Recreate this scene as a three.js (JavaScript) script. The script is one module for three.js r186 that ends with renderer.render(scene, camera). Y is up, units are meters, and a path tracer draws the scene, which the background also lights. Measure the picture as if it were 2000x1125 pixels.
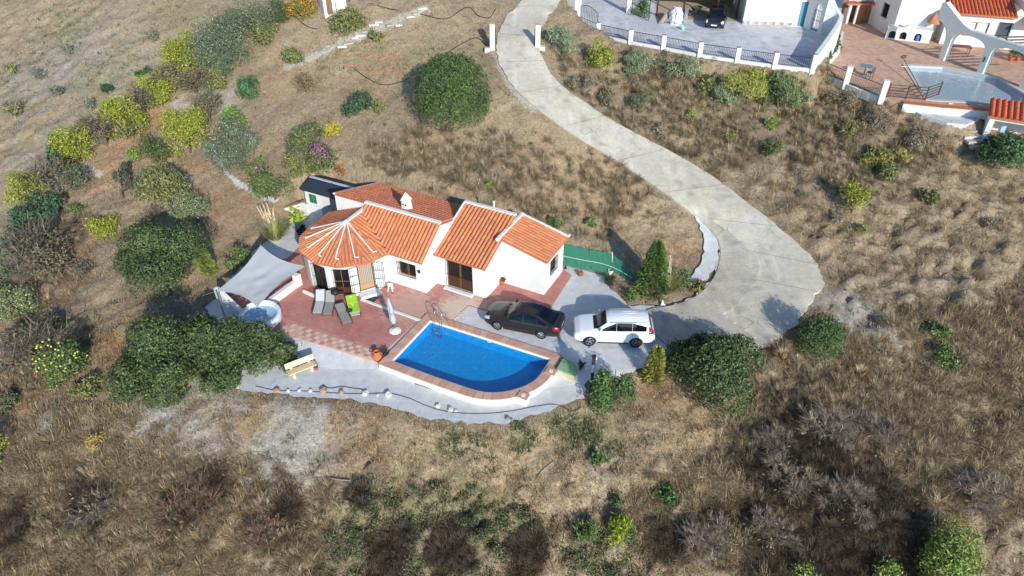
import * as THREE from 'three';
import { Sky } from 'three/addons/objects/Sky.js';
import { mergeGeometries, toCreasedNormals, mergeVertices } from 'three/addons/utils/BufferGeometryUtils.js';
import { RoundedBoxGeometry } from 'three/addons/geometries/RoundedBoxGeometry.js';
import { Brush, Evaluator, SUBTRACTION } from 'three-bvh-csg';
import { createNoise2D, createNoise3D } from 'simplex-noise';

// ------------------------------------------------------------------ camera, sky, sun, exposure
const scene = new THREE.Scene();
const FOCAL = 1380, PITCH = 36.5 * Math.PI / 180, EYE = 26.9;          // lens in pixels of the 2000 px wide photograph
const camera = new THREE.PerspectiveCamera(2 * Math.atan(562.5 / FOCAL) * 180 / Math.PI, 16 / 9, 0.5, 3000);
camera.position.set(0, EYE, 0); camera.rotation.x = -PITCH;
camera.updateMatrixWorld(true);
const SUN = new THREE.Vector3(0.36, 0.445, 0.94).normalize();
const sky = new Sky(); sky.name = 'sky'; sky.scale.setScalar(2000);
sky.material.uniforms.sunPosition.value.copy(SUN);
sky.material.uniforms.turbidity.value = 3; sky.material.uniforms.rayleigh.value = 1.6; sky.material.uniforms.mieCoefficient.value = 0.004;
sky.userData.kind = 'structure';
scene.add(sky); scene.environmentIntensity = 0.28;
const sun = new THREE.DirectionalLight(new THREE.Color(1, 0.945, 0.87), 4.7);
sun.position.copy(SUN).multiplyScalar(120).add(new THREE.Vector3(0, 0, -40)); sun.target.position.set(0, 0, -40);
sun.castShadow = true; sun.shadow.radius = 1; sun.shadow.mapSize.set(4096, 4096);
Object.assign(sun.shadow.camera, { left: -75, right: 75, top: 75, bottom: -75, near: 1, far: 320 });
sun.name = 'sun'; scene.add(sun, sun.target);
const renderer = new THREE.WebGLRenderer({ antialias: true });
renderer.toneMapping = THREE.LinearToneMapping; renderer.toneMappingExposure = 0.99;
renderer.shadowMap.enabled = true; renderer.shadowMap.type = THREE.PCFSoftShadowMap;

// ------------------------------------------------------------------ helpers
const V = (x, y, z) => new THREE.Vector3(x, y, z);
let rs = 12345;
const rnd = () => { rs = (rs + 0x6d2b79f5) | 0; let t = Math.imul(rs ^ (rs >>> 15), 1 | rs); t = (t + Math.imul(t ^ (t >>> 7), 61 | t)) ^ t; return ((t ^ (t >>> 14)) >>> 0) / 4294967296; };
const rr = (a, b) => a + (b - a) * rnd();
const n2 = createNoise2D(rnd), n3 = createNoise3D(rnd);
const { clamp, lerp, smoothstep } = THREE.MathUtils;
const CT = Math.cos(PITCH), ST = Math.sin(PITCH);
const rayOf = (u, v) => { const x = (u - 1000) / FOCAL, y = (562.5 - v) / FOCAL; return V(x, y * CT - ST, -CT - y * ST); };
const at = (u, v, h = 0) => { const d = rayOf(u, v), t = (h - EYE) / d.y; return V(d.x * t, h, d.z * t); };     // where the line of sight meets height h
const depthOf = (p) => -(p.z * CT) - (p.y - EYE) * ST;
const pxm = (p) => FOCAL / depthOf(p);                                   // photograph pixels per metre at a place
const lin = (r, g, b) => new THREE.Color().setRGB(r / 255, g / 255, b / 255, THREE.SRGBColorSpace);
const used = new Map();
function numbered(name) { const n = used.get(name) ?? 0; used.set(name, n + 1); return n ? name + '_' + String(n).padStart(3, '0') : name; }
function tag(o, label, category, group, kind) {
  if (label) o.userData.label = label;
  if (category) o.userData.category = category;
  if (group) o.userData.group = group;
  if (kind) o.userData.kind = kind;
  return o;
}
function thing(name, label, category, p = V(0, 0, 0), turn = 0, group) {
  const o = new THREE.Group(); o.name = numbered(name); scene.add(o); o.position.copy(p); o.rotation.y = turn;
  return tag(o, label, category, group);
}
function part(name, geo, mat, parent) {
  const g = Array.isArray(geo) ? merge(geo) : geo;
  const m = new THREE.Mesh(g, mat); m.name = name; m.castShadow = m.receiveShadow = true; parent.add(m); return m;
}
function solo(name, geo, mat, label, category, group, kind) { const m = part(numbered(name), geo, mat, scene); return tag(m, label, category, group, kind); }
function struct(name, geo, mat, label) { return solo(name, geo, mat, label, null, null, 'structure'); }
function merge(list) {
  list = list.filter(Boolean).map((g) => { const q = g.index ? g.toNonIndexed() : g; for (const k of Object.keys(q.attributes)) if (!['position', 'normal', 'uv', 'color'].includes(k)) q.deleteAttribute(k); return q; });
  const col = list.every((g) => g.attributes.color), uv = list.every((g) => g.attributes.uv);
  for (const g of list) { if (!col) g.deleteAttribute('color'); if (!uv) g.deleteAttribute('uv'); if (!g.attributes.normal) g.computeVertexNormals(); }
  return list.length === 1 ? list[0] : mergeGeometries(list);
}
const box = (w, h, d, x = 0, y = 0, z = 0, ry = 0) => { const g = new THREE.BoxGeometry(w, h, d); if (ry) g.rotateY(ry); return g.translate(x, y, z); };
const rbox = (w, h, d, r, x = 0, y = 0, z = 0, ry = 0, seg = 2) => { const g = new RoundedBoxGeometry(w, h, d, seg, r); if (ry) g.rotateY(ry); return g.translate(x, y, z); };
const cyl = (r0, r1, h, x = 0, y = 0, z = 0, seg = 12) => new THREE.CylinderGeometry(r1, r0, h, seg).translate(x, y + h / 2, z);
function bar(a, b, r, r2 = r, seg = 6) {                                 // a round bar from a to b
  const d = b.clone().sub(a), L = d.length(), g = new THREE.CylinderGeometry(r2, r, L, seg, 1, false).translate(0, L / 2, 0);
  return g.applyQuaternion(new THREE.Quaternion().setFromUnitVectors(V(0, 1, 0), d.normalize())).translate(a.x, a.y, a.z);
}
function beam(a, b, w, h) {                                              // a square bar
  const d = b.clone().sub(a), L = d.length(), g = new THREE.BoxGeometry(w, h, L).translate(0, 0, L / 2);
  const m = new THREE.Matrix4().lookAt(b, a, V(0, 1, 0)); return g.applyMatrix4(m).translate(a.x, a.y, a.z);
}
const tube = (pts, r, seg = 40, rad = 6, closed = false) => new THREE.TubeGeometry(new THREE.CatmullRomCurve3(pts, closed), seg, r, rad, closed);
const lathe = (prof, seg = 20) => new THREE.LatheGeometry(prof.map(([r, y]) => new THREE.Vector2(r, y)), seg);
function prism(poly, y0, y1) {                                           // poly: points with x, z; a slab between two heights
  const s = new THREE.Shape(poly.map((p) => new THREE.Vector2(p.x, -p.z)));
  return new THREE.ExtrudeGeometry(s, { depth: y1 - y0, bevelEnabled: false }).rotateX(-Math.PI / 2).translate(0, y0, 0);
}
function polyUV(g, sc = 1) { const p = g.attributes.position, uv = new Float32Array(p.count * 2); for (let i = 0; i < p.count; i++) { uv[2 * i] = p.getX(i) * sc; uv[2 * i + 1] = p.getZ(i) * sc; } g.setAttribute('uv', new THREE.BufferAttribute(uv, 2)); return g; }
function boxUV(g, sc = 1) {                                              // uv in metres by the way each face points
  if (g.index) g = g.toNonIndexed();
  const p = g.attributes.position, n = g.attributes.normal, uv = new Float32Array(p.count * 2);
  for (let i = 0; i < p.count; i++) {
    const ax = Math.abs(n.getX(i)), ay = Math.abs(n.getY(i)), az = Math.abs(n.getZ(i));
    uv[2 * i] = sc * (ay > ax && ay > az ? p.getX(i) : ax > az ? p.getZ(i) : p.getX(i)); uv[2 * i + 1] = sc * (ay > ax && ay > az ? p.getZ(i) : p.getY(i));
  }
  return g.setAttribute('uv', new THREE.BufferAttribute(uv, 2));
}
function inside(poly, x, z) { let c = false; for (let i = 0, j = poly.length - 1; i < poly.length; j = i++) { const a = poly[i], b = poly[j]; if ((a.z > z) !== (b.z > z) && x < (b.x - a.x) * (z - a.z) / (b.z - a.z) + a.x) c = !c; } return c; }
function segDist(x, z, a, b) { const dx = b.x - a.x, dz = b.z - a.z, t = clamp(((x - a.x) * dx + (z - a.z) * dz) / (dx * dx + dz * dz || 1), 0, 1); return [Math.hypot(x - a.x - dx * t, z - a.z - dz * t), t]; }
function sdist(poly, x, z) { let d = 1e9; for (let i = 0; i < poly.length; i++) d = Math.min(d, segDist(x, z, poly[i], poly[(i + 1) % poly.length])[0]); return inside(poly, x, z) ? -d : d; }
function tex(w, h, fn, srgb = true) {                                   // fn(x, y) -> [r, g, b] in 0..255 (sRGB when srgb)
  const d = new Uint8Array(w * h * 4);
  for (let y = 0; y < h; y++) for (let x = 0; x < w; x++) { const c = fn(x, y), i = (y * w + x) * 4; d[i] = clamp(c[0], 0, 255); d[i + 1] = clamp(c[1], 0, 255); d[i + 2] = clamp(c[2], 0, 255); d[i + 3] = 255; }
  const t = new THREE.DataTexture(d, w, h); t.wrapS = t.wrapT = THREE.RepeatWrapping; t.magFilter = THREE.LinearFilter; t.minFilter = THREE.LinearMipmapLinearFilter; t.generateMipmaps = true;
  if (srgb) t.colorSpace = THREE.SRGBColorSpace; t.needsUpdate = true; return t;
}
const torus2 = (x, y, s, f) => { const a = x / s * Math.PI * 2, b = y / s * Math.PI * 2, R = f / (Math.PI * 2); return [n3(Math.cos(a) * R + 3, Math.sin(a) * R, Math.cos(b) * R), n3(Math.cos(b) * R, Math.sin(b) * R + 7, Math.sin(a) * R)]; };
const tileNoise = (x, y, s, f) => { const [a, b] = torus2(x, y, s, f); return (a + b) * 0.6; };   // repeats every s texels
const M = (color, roughness = 0.9, extra = {}) => new THREE.MeshStandardMaterial({ color, roughness, side: THREE.DoubleSide, ...extra });

// house frame: a runs along the house to the right, w runs towards the front
const C27 = Math.cos(27 * Math.PI / 180), S27 = Math.sin(27 * Math.PI / 180);
const hw = (a, w, y = 0) => V(a * C27 - w * S27, y, a * S27 + w * C27);
const HROT = -27 * Math.PI / 180;

// ------------------------------------------------------------------ terrain: heights read at places seen in the photograph
const seen = [ // photograph pixel, height above the yard
  [0, 0, 7], [200, 0, 8.2], [450, 0, 9.2], [700, 0, 10.2], [900, 0, 10.4], [0, 130, 4], [200, 130, 5.2], [380, 110, 6], [0, 260, 1.6], [150, 260, 2.4], [280, 210, 3.4], [0, 420, -0.6],
  [150, 400, 0.2], [350, 200, 3.7], [480, 130, 6], [600, 130, 6.5], [750, 110, 7.3], [640, 25, 9.4], [900, 60, 9], [860, 230, 5.4], [700, 200, 5.2], [560, 260, 3.6], [470, 290, 2.6], [620, 320, 3],
  [540, 370, 1.6], [440, 420, 0.5], [300, 380, 0.7], [260, 300, 1.8], [350, 460, 0.1], [470, 490, 0.05], [200, 500, -0.5], [50, 560, -1.3], [250, 620, -0.7], [100, 680, -1.6], [300, 740, -0.7],
  [750, 330, 3.1], [900, 378, 3.2], [1020, 400, 2.8], [900, 310, 4.1], [1050, 300, 4.5], [1000, 240, 5.4], [1130, 420, 1.8], [1250, 400, 2.1], [1200, 340, 3.3], [1330, 440, 1.7], [1360, 500, 1],
  [1290, 560, 0.25], [1230, 480, 0.8], [1350, 570, 0.4], [960, 180, 6.8], [960, 100, 8], [940, 20, 9.8],
  [1150, 90, 8.2], [1250, 140, 7.1], [1400, 170, 6.4], [1550, 170, 6.3], [1180, 180, 6.1], [1300, 240, 4.9], [1450, 300, 3.9], [1600, 260, 4.9], [1700, 230, 5.5], [1550, 380, 2.8], [1650, 450, 1.9],
  [1780, 330, 4], [1900, 280, 5.2], [1960, 288, 5.3], [2000, 330, 4.5], [1800, 450, 2.1], [2000, 480, 2], [1700, 560, 0.8], [1850, 600, 0.4], [2000, 650, 0.2], [1640, 620, 0.4], [1700, 700, -0.2], [1600, 720, -0.2],
  [1850, 750, -0.9], [2000, 800, -1.2], [1550, 780, -0.5], [1400, 790, -0.5], [1300, 790, -0.7], [1200, 800, -0.8], [1000, 840, -0.6], [800, 830, -0.6], [650, 800, -0.45], [500, 790, -0.4], [360, 800, -0.7],
  [200, 840, -1.4], [0, 840, -2], [0, 1000, -3.2], [200, 1000, -3], [400, 930, -2.1], [600, 930, -1.9], [800, 930, -1.8], [1000, 930, -1.8], [1200, 920, -1.7], [1400, 900, -1.6], [1600, 900, -1.7], [1800, 900, -2], [2000, 950, -2.6],
  [0, 1125, -4.4], [250, 1125, -4.2], [500, 1125, -4], [750, 1125, -4], [1000, 1125, -4], [1250, 1125, -3.8], [1500, 1125, -3.8], [1750, 1125, -3.9], [2000, 1125, -4.2],
].map(([u, v, h]) => at(u, v, h));
seen.push(V(-110, 15, -150), V(0, 20, -150), V(110, 26, -150), V(-120, -10, -30), V(110, 2, -40), V(-120, -28, 20), V(0, -22, 20), V(110, -24, 20), V(60, 12, -75), V(-40, -10, -12), V(30, -10, -12), V(0, -10, -12));
const rbf = (() => {                                                     // a smooth surface through those points
  const n = seen.length, N = n + 3, A = [], phi = (r2) => (r2 < 1e-9 ? 0 : 0.5 * r2 * Math.log(r2));
  for (let i = 0; i < N; i++) A.push(new Float64Array(N + 1));
  for (let i = 0; i < n; i++) {
    for (let j = 0; j < n; j++) A[i][j] = phi((seen[i].x - seen[j].x) ** 2 + (seen[i].z - seen[j].z) ** 2) + (i === j ? 6 : 0);
    A[i][n] = A[n][i] = 1; A[i][n + 1] = A[n + 1][i] = seen[i].x; A[i][n + 2] = A[n + 2][i] = seen[i].z; A[i][N] = seen[i].y;
  }
  for (let c = 0; c < N; c++) {
    let p = c; for (let r = c + 1; r < N; r++) if (Math.abs(A[r][c]) > Math.abs(A[p][c])) p = r;
    [A[c], A[p]] = [A[p], A[c]];
    for (let r = c + 1; r < N; r++) { const f = A[r][c] / A[c][c]; if (f) for (let k = c; k <= N; k++) A[r][k] -= f * A[c][k]; }
  }
  const w = new Float64Array(N);
  for (let r = N - 1; r >= 0; r--) { let s = A[r][N]; for (let k = r + 1; k < N; k++) s -= A[r][k] * w[k]; w[r] = s / A[r][r]; }
  return (x, z) => { let s = w[n] + w[n + 1] * x + w[n + 2] * z; for (let i = 0; i < n; i++) s += w[i] * phi((x - seen[i].x) ** 2 + (z - seen[i].z) ** 2); return s; };
})();
const P0 = (list, h = 0) => list.map(([u, v]) => at(u, v, h));
const YARD = [...P0([[470, 752], [560, 762], [640, 768], [720, 776], [790, 795], [840, 808], [900, 816], [980, 818], [1050, 802], [1140, 768], [1150, 738], [1235, 726], [1300, 700], [1345, 655], [1345, 612], [1275, 598], [1225, 596], [1195, 565], [1180, 540], [1100, 515]]),
  hw(-14.2, -35.9), hw(-21.2, -36.1), hw(-29.6, -36.3), hw(-33.8, -36.2), hw(-35, -34.4), ...P0([[560, 450], [500, 485], [450, 545], [405, 600], [400, 690]])];
const poolArc = new THREE.CatmullRomCurve3(P0([[764, 705], [842, 734], [900, 754], [937, 765], [970, 767], [1006, 761], [1034, 750], [1053, 736], [1066, 718], [1077, 700]], 0.1));
const POOL = [...P0([[840, 625]], 0.1), ...poolArc.getSpacedPoints(26).map((p) => V(p.x, 0.1, p.z))];   // the water's edge: one straight side, one short side, one long bow
const roadRows = [ // left edge, right edge, height
  [1030, -60, 1120, -60, 11.6], [1018, 0, 1095, 0, 10.3], [990, 35, 1068, 35, 9.5], [971, 80, 1050, 88, 8.6], [975, 120, 1064, 118, 7.9], [1000, 165, 1082, 152, 7.05], [1042, 207, 1130, 192, 6.2],
  [1120, 262, 1200, 238, 5.1], [1200, 310, 1292, 287, 4.0], [1270, 357, 1380, 337, 3.1], [1330, 400, 1455, 392, 2.4], [1367, 432, 1535, 456, 1.75], [1400, 472, 1592, 512, 1.25], [1402, 512, 1607, 550, 0.9],
  [1385, 552, 1585, 592, 0.6], [1352, 582, 1540, 648, 0.32], [1310, 597, 1478, 682, 0.14], [1268, 604, 1395, 690, 0.03], [1240, 620, 1320, 690, 0.02]].map(([a, b, c, d, h]) => [at(a, b, h), at(c, d, h)]);
const roadCL = new THREE.CatmullRomCurve3(roadRows.map(([a]) => a)), roadCR = new THREE.CatmullRomCurve3(roadRows.map(([, b]) => b));
const roadL = [], roadR = []; for (let i = 0; i <= 120; i++) { roadL.push(roadCL.getPoint(i / 120)); roadR.push(roadCR.getPoint(i / 120)); }
const ROAD = [...roadL, ...roadR.slice().reverse()];
function roadH(x, z) {
  for (let i = 0; i < roadL.length - 1; i++) { const q = [roadL[i], roadR[i], roadR[i + 1], roadL[i + 1]]; if (Math.abs(x - q[0].x) > 12 || !inside(q, x, z)) continue; const d0 = segDist(x, z, q[0], q[1])[0], d1 = segDist(x, z, q[3], q[2])[0]; return lerp(q[0].y, q[3].y, d0 / (d0 + d1 + 1e-6)); }
  let b = 1e9, h = 0; for (let i = 0; i < roadL.length - 1; i++) for (const C of [roadL, roadR]) { const [d, t] = segDist(x, z, C[i], C[i + 1]); if (d < b) { b = d; h = lerp(C[i].y, C[i + 1].y, t); } } return h;
}
// the neighbour's forecourt and pool terrace
const FORE_H = 8.2, TILE_H = 7.0;
const FORE = P0([[1128, 48], [1168, 66], [1230, 84], [1300, 96], [1368, 108], [1440, 120], [1510, 128], [1588, 136], [1640, 40], [1660, -60], [1100, -60], [1090, -10]], FORE_H);
const TILE = P0([[1596, 118], [1648, 156], [1722, 190], [1765, 200], [2100, 224], [2300, 120], [2200, -80], [1660, -40], [1635, 20]], TILE_H);
const LOWER = P0([[1758, 203], [1800, 224], [1850, 240], [1888, 243], [1912, 234], [1925, 216]], 6.5);
const YA = at(530, 655), YB = at(1095, 700);                            // south of this line the gravel drops below the terrace and the pool rim
const yardH = (x, z) => -0.36 * smoothstep(((YB.x - YA.x) * (z - YA.z) - (YB.z - YA.z) * (x - YA.x)) / Math.hypot(YB.x - YA.x, YB.z - YA.z), 0.2, 2.2);
const pads = [[YARD, (x, z) => yardH(x, z) - 0.12, 1.1], [FORE, () => FORE_H - 0.12, 1.0, 0.42], [TILE, () => TILE_H - 0.12, 0.6], [LOWER, () => 6.4, 0.6]];
const GSTRIP = [[1358, 426, 1.78], [1372, 455, 1.5], [1376, 490, 1.12], [1364, 520, 0.8], [1346, 547, 0.5], [1374, 554, 0.56], [1404, 512, 0.9], [1403, 470, 1.26], [1372, 430, 1.76]].map(([u, v, h]) => at(u, v, h));
pads.push([GSTRIP, (x, z) => roadH(x, z) - 0.1, 2.0, 0.4]);
const bounds = new Map(); const bb = (poly) => { if (!bounds.has(poly)) bounds.set(poly, [Math.min(...poly.map((p) => p.x)), Math.max(...poly.map((p) => p.x)), Math.min(...poly.map((p) => p.z)), Math.max(...poly.map((p) => p.z))]); return bounds.get(poly); };
const near = (poly, x, z, m) => { const b = bb(poly); return x > b[0] - m && x < b[1] + m && z > b[2] - m && z < b[3] + m; };
const NPOOL = P0([[1770, 128], [1842, 131], [1950, 152], [2010, 188], [2010, 206], [1830, 196], [1812, 194]], TILE_H);
function rawH(x, z) {
  let h = rbf(x, z) + n2(x * 0.22, z * 0.22) * 0.16 + n2(x * 0.7 + 9, z * 0.7) * 0.07 + n2(x * 1.7, z * 1.7 + 5) * 0.03;
  { const e = n2(x * 0.9 + 40, z * 0.9) + 0.6 * n2(x * 1.9, z * 1.9 + 50), wild = Math.max(smoothstep(z, -24.6, -22.6), smoothstep(x, 11, 15) * smoothstep(z, -45, -41) * 0.8, smoothstep(x - z * 0.1, 9, 14) * 0.5, smoothstep(-x + z * 0.5, -6, 4) * 0.35); h += wild * (0.34 * e + 0.3 * n2(x * 0.42 + 11, z * 0.42)); }
  if (near(ROAD, x, z, 2)) { const d = sdist(ROAD, x, z); if (d < 1.3) h = lerp(roadH(x, z) - 0.09, h, smoothstep(d, 0.0, 1.3)); }
  for (const [poly, ph, m, m0] of pads) if (near(poly, x, z, m)) { const d = sdist(poly, x, z); if (d < m) h = lerp(ph(x, z), h, smoothstep(d, m0 ?? 0.02, m)); }
  if (near(POOL, x, z, 0.4) && sdist(POOL, x, z) < 0.35) h = -2.6;
  if (near(NPOOL, x, z, 0.4) && sdist(NPOOL, x, z) < 0.35) h = TILE_H - 2.4;
  return h;
}
const GX = [], GZ = [];
{ for (let x = -66; x <= 56.01; x += 0.4) GX.push(x); let s = 0.8; while (GX[GX.length - 1] < 700) { GX.push(GX[GX.length - 1] + s); GX.unshift(GX[0] - s); s *= 1.35; }
  for (let z = -100; z <= -12.01; z += 0.4) GZ.push(z); s = 0.8; while (GZ[GZ.length - 1] < 500) { GZ.push(GZ[GZ.length - 1] + s); GZ.unshift(GZ[0] - s); s *= 1.35; } }
const GH = GZ.map((z) => GX.map((x) => { const inner = x > -67 && x < 57 && z > -101 && z < -11; if (inner) return rawH(x, z); const k = clamp((Math.hypot(x, z + 40) - 90) / 150, 0, 1); return lerp(rbf(clamp(x, -140, 140), clamp(z, -170, 40)), z < -40 ? 18 : -26, k) + n2(x * 0.05, z * 0.05) * 1.2; }));
const findCell = (A, x) => { let lo = 0, hi = A.length - 2; while (lo < hi) { const m = (lo + hi + 1) >> 1; if (A[m] <= x) lo = m; else hi = m - 1; } return lo; };
function gy(x, z) { const i = findCell(GX, x), j = findCell(GZ, z), s = (x - GX[i]) / (GX[i + 1] - GX[i]), t = (z - GZ[j]) / (GZ[j + 1] - GZ[j]); const h00 = GH[j][i], h10 = GH[j][i + 1], h01 = GH[j + 1][i], h11 = GH[j + 1][i + 1]; return s + t < 1 ? h00 + (h10 - h00) * s + (h01 - h00) * t : h11 + (h01 - h11) * (1 - s) + (h10 - h11) * (1 - t); }
function hit(u, v) { const d = rayOf(u, v); let t0 = 15, t = 15; for (; t < 400; t += 0.6) { if (EYE + d.y * t < gy(d.x * t, d.z * t)) break; t0 = t; } let a = t0, b = t; for (let k = 0; k < 14; k++) { const m = (a + b) / 2; if (EYE + d.y * m < gy(d.x * m, d.z * m)) b = m; else a = m; } return V(d.x * b, gy(d.x * b, d.z * b), d.z * b); }

// ------------------------------------------------------------------ what lies on the ground where
const TX0 = -66, TX1 = 54, TZ0 = -98, TZ1 = -14, TS = 2048;
const spots = []; // world x, z, radius, colour, strength
const spot = (col, k, ...list) => { for (const [u, v, r, r2] of list) { const p = hit(u, v); spots.push([p.x, p.z, r, col, k, r2 ?? r]); } };
const lines = []; const line = (col, k, r, px) => { const q = px.map(([u, v]) => hit(u, v)); for (let i = 0; i < q.length - 1; i++) lines.push([q[i], q[i + 1], r, col, k]); };
const ORANGE = [172, 132, 96], PALE = [184, 178, 168], STRAW = [172, 150, 118], DARK = [118, 98, 76], GREENISH = [128, 126, 84], GREY = [158, 148, 134], RUST = [150, 98, 62], GRAVEL = [204, 206, 208];
spot(ORANGE, 0.42, [325, 205, 2.2], [280, 250, 2], [230, 310, 2.2], [190, 345, 2], [260, 275, 2], [430, 260, 1.6], [380, 320, 1.4], [140, 480, 2], [120, 560, 1.5], [280, 640, 2], [250, 690, 2], [480, 830, 1.6], [460, 850, 1.2], [1340, 805, 2], [1420, 800, 1.6], [1260, 770, 1.4], [60, 770, 2], [1320, 470, 1.8]);
spot(ORANGE, 0.28, [1130, 300, 4], [1020, 300, 3], [880, 290, 3], [1200, 400, 2.5], [560, 130, 3], [720, 130, 3], [470, 420, 2], [440, 390, 2], [1000, 900, 4], [700, 860, 3]);
spot(PALE, 0.5, [345, 193, 0.9], [350, 205, 0.8], [440, 190, 1.6], [400, 180, 1.2], [300, 830, 1.8], [250, 850, 1], [330, 812, 1], [545, 845, 1.6], [560, 880, 1.8], [600, 830, 1.3], [540, 915, 1.4], [620, 800, 0.9], [1665, 640, 1.4], [1700, 665, 1.6], [1610, 665, 0.9], [1160, 880, 0.5], [1175, 920, 0.6], [1165, 950, 0.5], [60, 860, 1], [1850, 920, 1.5], [1700, 70, 1], [440, 745, 1.6], [360, 760, 1.2], [250, 760, 0.9]);
spot(GREY, 0.5, [600, 890, 2.4], [520, 870, 2], [1640, 590, 2], [1660, 620, 2], [1720, 640, 2], [1800, 540, 3], [400, 840, 2], [330, 860, 2], [100, 130, 6], [250, 80, 7], [60, 330, 4]);
spot(STRAW, 0.6, [1000, 870, 3], [850, 850, 2.5], [1150, 850, 2.5], [1300, 870, 3], [1100, 260, 4], [950, 290, 3], [1330, 430, 2], [1900, 380, 4], [1750, 480, 4], [150, 950, 3], [100, 20, 6], [300, 30, 5], [800, 50, 5], [600, 60, 4], [1250, 430, 1.6]);
spot(DARK, 0.3, [1550, 850, 2.6], [1600, 920, 2.6], [1700, 1000, 2.8], [1500, 900, 1.6], [1600, 1050, 2.6], [1480, 1040, 2], [350, 1000, 2], [180, 990, 2], [60, 1050, 2], [900, 1040, 3], [700, 1060, 3], [1000, 1080, 2], [1400, 1080, 2], [60, 480, 3], [120, 520, 2], [1250, 210, 4], [1400, 230, 4], [1500, 250, 4], [1700, 280, 4], [100, 640, 3], [40, 620, 3]);
spot(GREENISH, 0.3, [860, 1000, 2], [740, 1020, 2], [950, 1030, 2], [1130, 830, 1.6], [1020, 850, 0.8], [880, 860, 0.6], [330, 30, 3], [130, 60, 3], [200, 160, 3], [700, 110, 2], [820, 130, 2], [900, 130, 2], [1820, 650, 1.2], [1840, 700, 1]);
line([214, 208, 198], 0.9, 0.16, [[412, 283], [425, 310], [445, 338], [470, 362], [500, 380], [540, 392]]);
line([206, 198, 186], 0.7, 0.28, [[165, 320], [190, 342]]);
line(GRAVEL, 0.4, 0.25, [[968, 98], [975, 125], [1000, 172], [1042, 214]]);
line([190, 182, 168], 0.7, 0.35, [[560, 130], [640, 95], [700, 70], [760, 48], [830, 18]]);
const covered = (x, z, m = 0) => (near(YARD, x, z, m) && sdist(YARD, x, z) < m) || (near(ROAD, x, z, m) && sdist(ROAD, x, z) < m) || (near(FORE, x, z, m) && sdist(FORE, x, z) < m) || (near(TILE, x, z, m) && sdist(TILE, x, z) < m) || (near(LOWER, x, z, m) && sdist(LOWER, x, z) < m);
function soil(x, z) {                                                    // colour of the earth and litter at a place
  const a = n2(x * 0.09, z * 0.09), b = n2(x * 0.33 + 4, z * 0.33), c = n2(x * 1.1, z * 1.1 + 8), d = n2(x * 3.3 + 2, z * 3.3);
  let r = 156, g = 136, bl = 108;
  let k = 0.5 + 0.35 * a + 0.3 * b; r = lerp(r, 162, k * 0.6); g = lerp(g, 140, k * 0.6); bl = lerp(bl, 110, k * 0.6);
  k = clamp(-0.2 + 0.5 * b - 0.5 * c, 0, 1); r = lerp(r, 130, k); g = lerp(g, 114, k); bl = lerp(bl, 90, k);
  for (const [sx, sz, rad, col, s] of spots) { const dx = x - sx, dz = z - sz, q = dx * dx + dz * dz; if (q > rad * rad * 2.6) continue; const e = 1 - Math.sqrt(q) / (rad * 1.25) + 0.45 * b + 0.25 * c + 0.15 * d; const t = clamp(e * 2.2, 0, 1) * s; if (t > 0) { r = lerp(r, col[0], t); g = lerp(g, col[1], t); bl = lerp(bl, col[2], t); } }
  for (const [p, q, rad, col, s] of lines) { if (Math.abs(x - p.x) > 6 && Math.abs(x - q.x) > 6) continue; const e = segDist(x, z, p, q)[0]; if (e > rad * 2) continue; const t = clamp((1.4 - e / rad + 0.5 * c + 0.5 * d) * 2, 0, 1) * s; r = lerp(r, col[0], t); g = lerp(g, col[1], t); bl = lerp(bl, col[2], t); }
  return [r, g, bl, d];
}
const soilMap = (() => {
  const small = 1024, S = new Float32Array(small * small * 3);             // the slow part at half size
  for (let j = 0; j < small; j++) for (let i = 0; i < small; i++) { const x = lerp(TX0, TX1, (i + 0.5) / small), z = lerp(TZ1, TZ0, (j + 0.5) / small), c = soil(x, z); S[(j * small + i) * 3] = c[0]; S[(j * small + i) * 3 + 1] = c[1]; S[(j * small + i) * 3 + 2] = c[2]; }
  const t = tex(TS, TS, (i, j) => {
    const o = ((j >> 1) * small + (i >> 1)) * 3, x = lerp(TX0, TX1, i / TS), z = lerp(TZ1, TZ0, j / TS);
    const f = n2(x * 7, z * 7) * 0.06 + n2(x * 2.4 + 30, z * 2.4) * 0.06 + (rnd() - 0.5) * 0.22, pebble = rnd() < 0.012 ? 0.3 : rnd() < 0.03 ? -0.28 : 0, w = 1 + f + pebble;
    return [S[o] * w, S[o + 1] * w, S[o + 2] * w * (1 + f * 0.2)];
  });
  t.wrapS = t.wrapT = THREE.MirroredRepeatWrapping; return t;
})();
const grainBump = tex(512, 512, (x, y) => { const q = 128 + 50 * tileNoise(x, y, 512, 14) + 40 * tileNoise(x + 100, y, 512, 48) + (rnd() - 0.5) * 70; return [q, q, q]; }, false);
const rep = (t, s) => { const c = t.clone(); c.repeat.set(s, s); c.needsUpdate = true; return c; };
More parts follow.
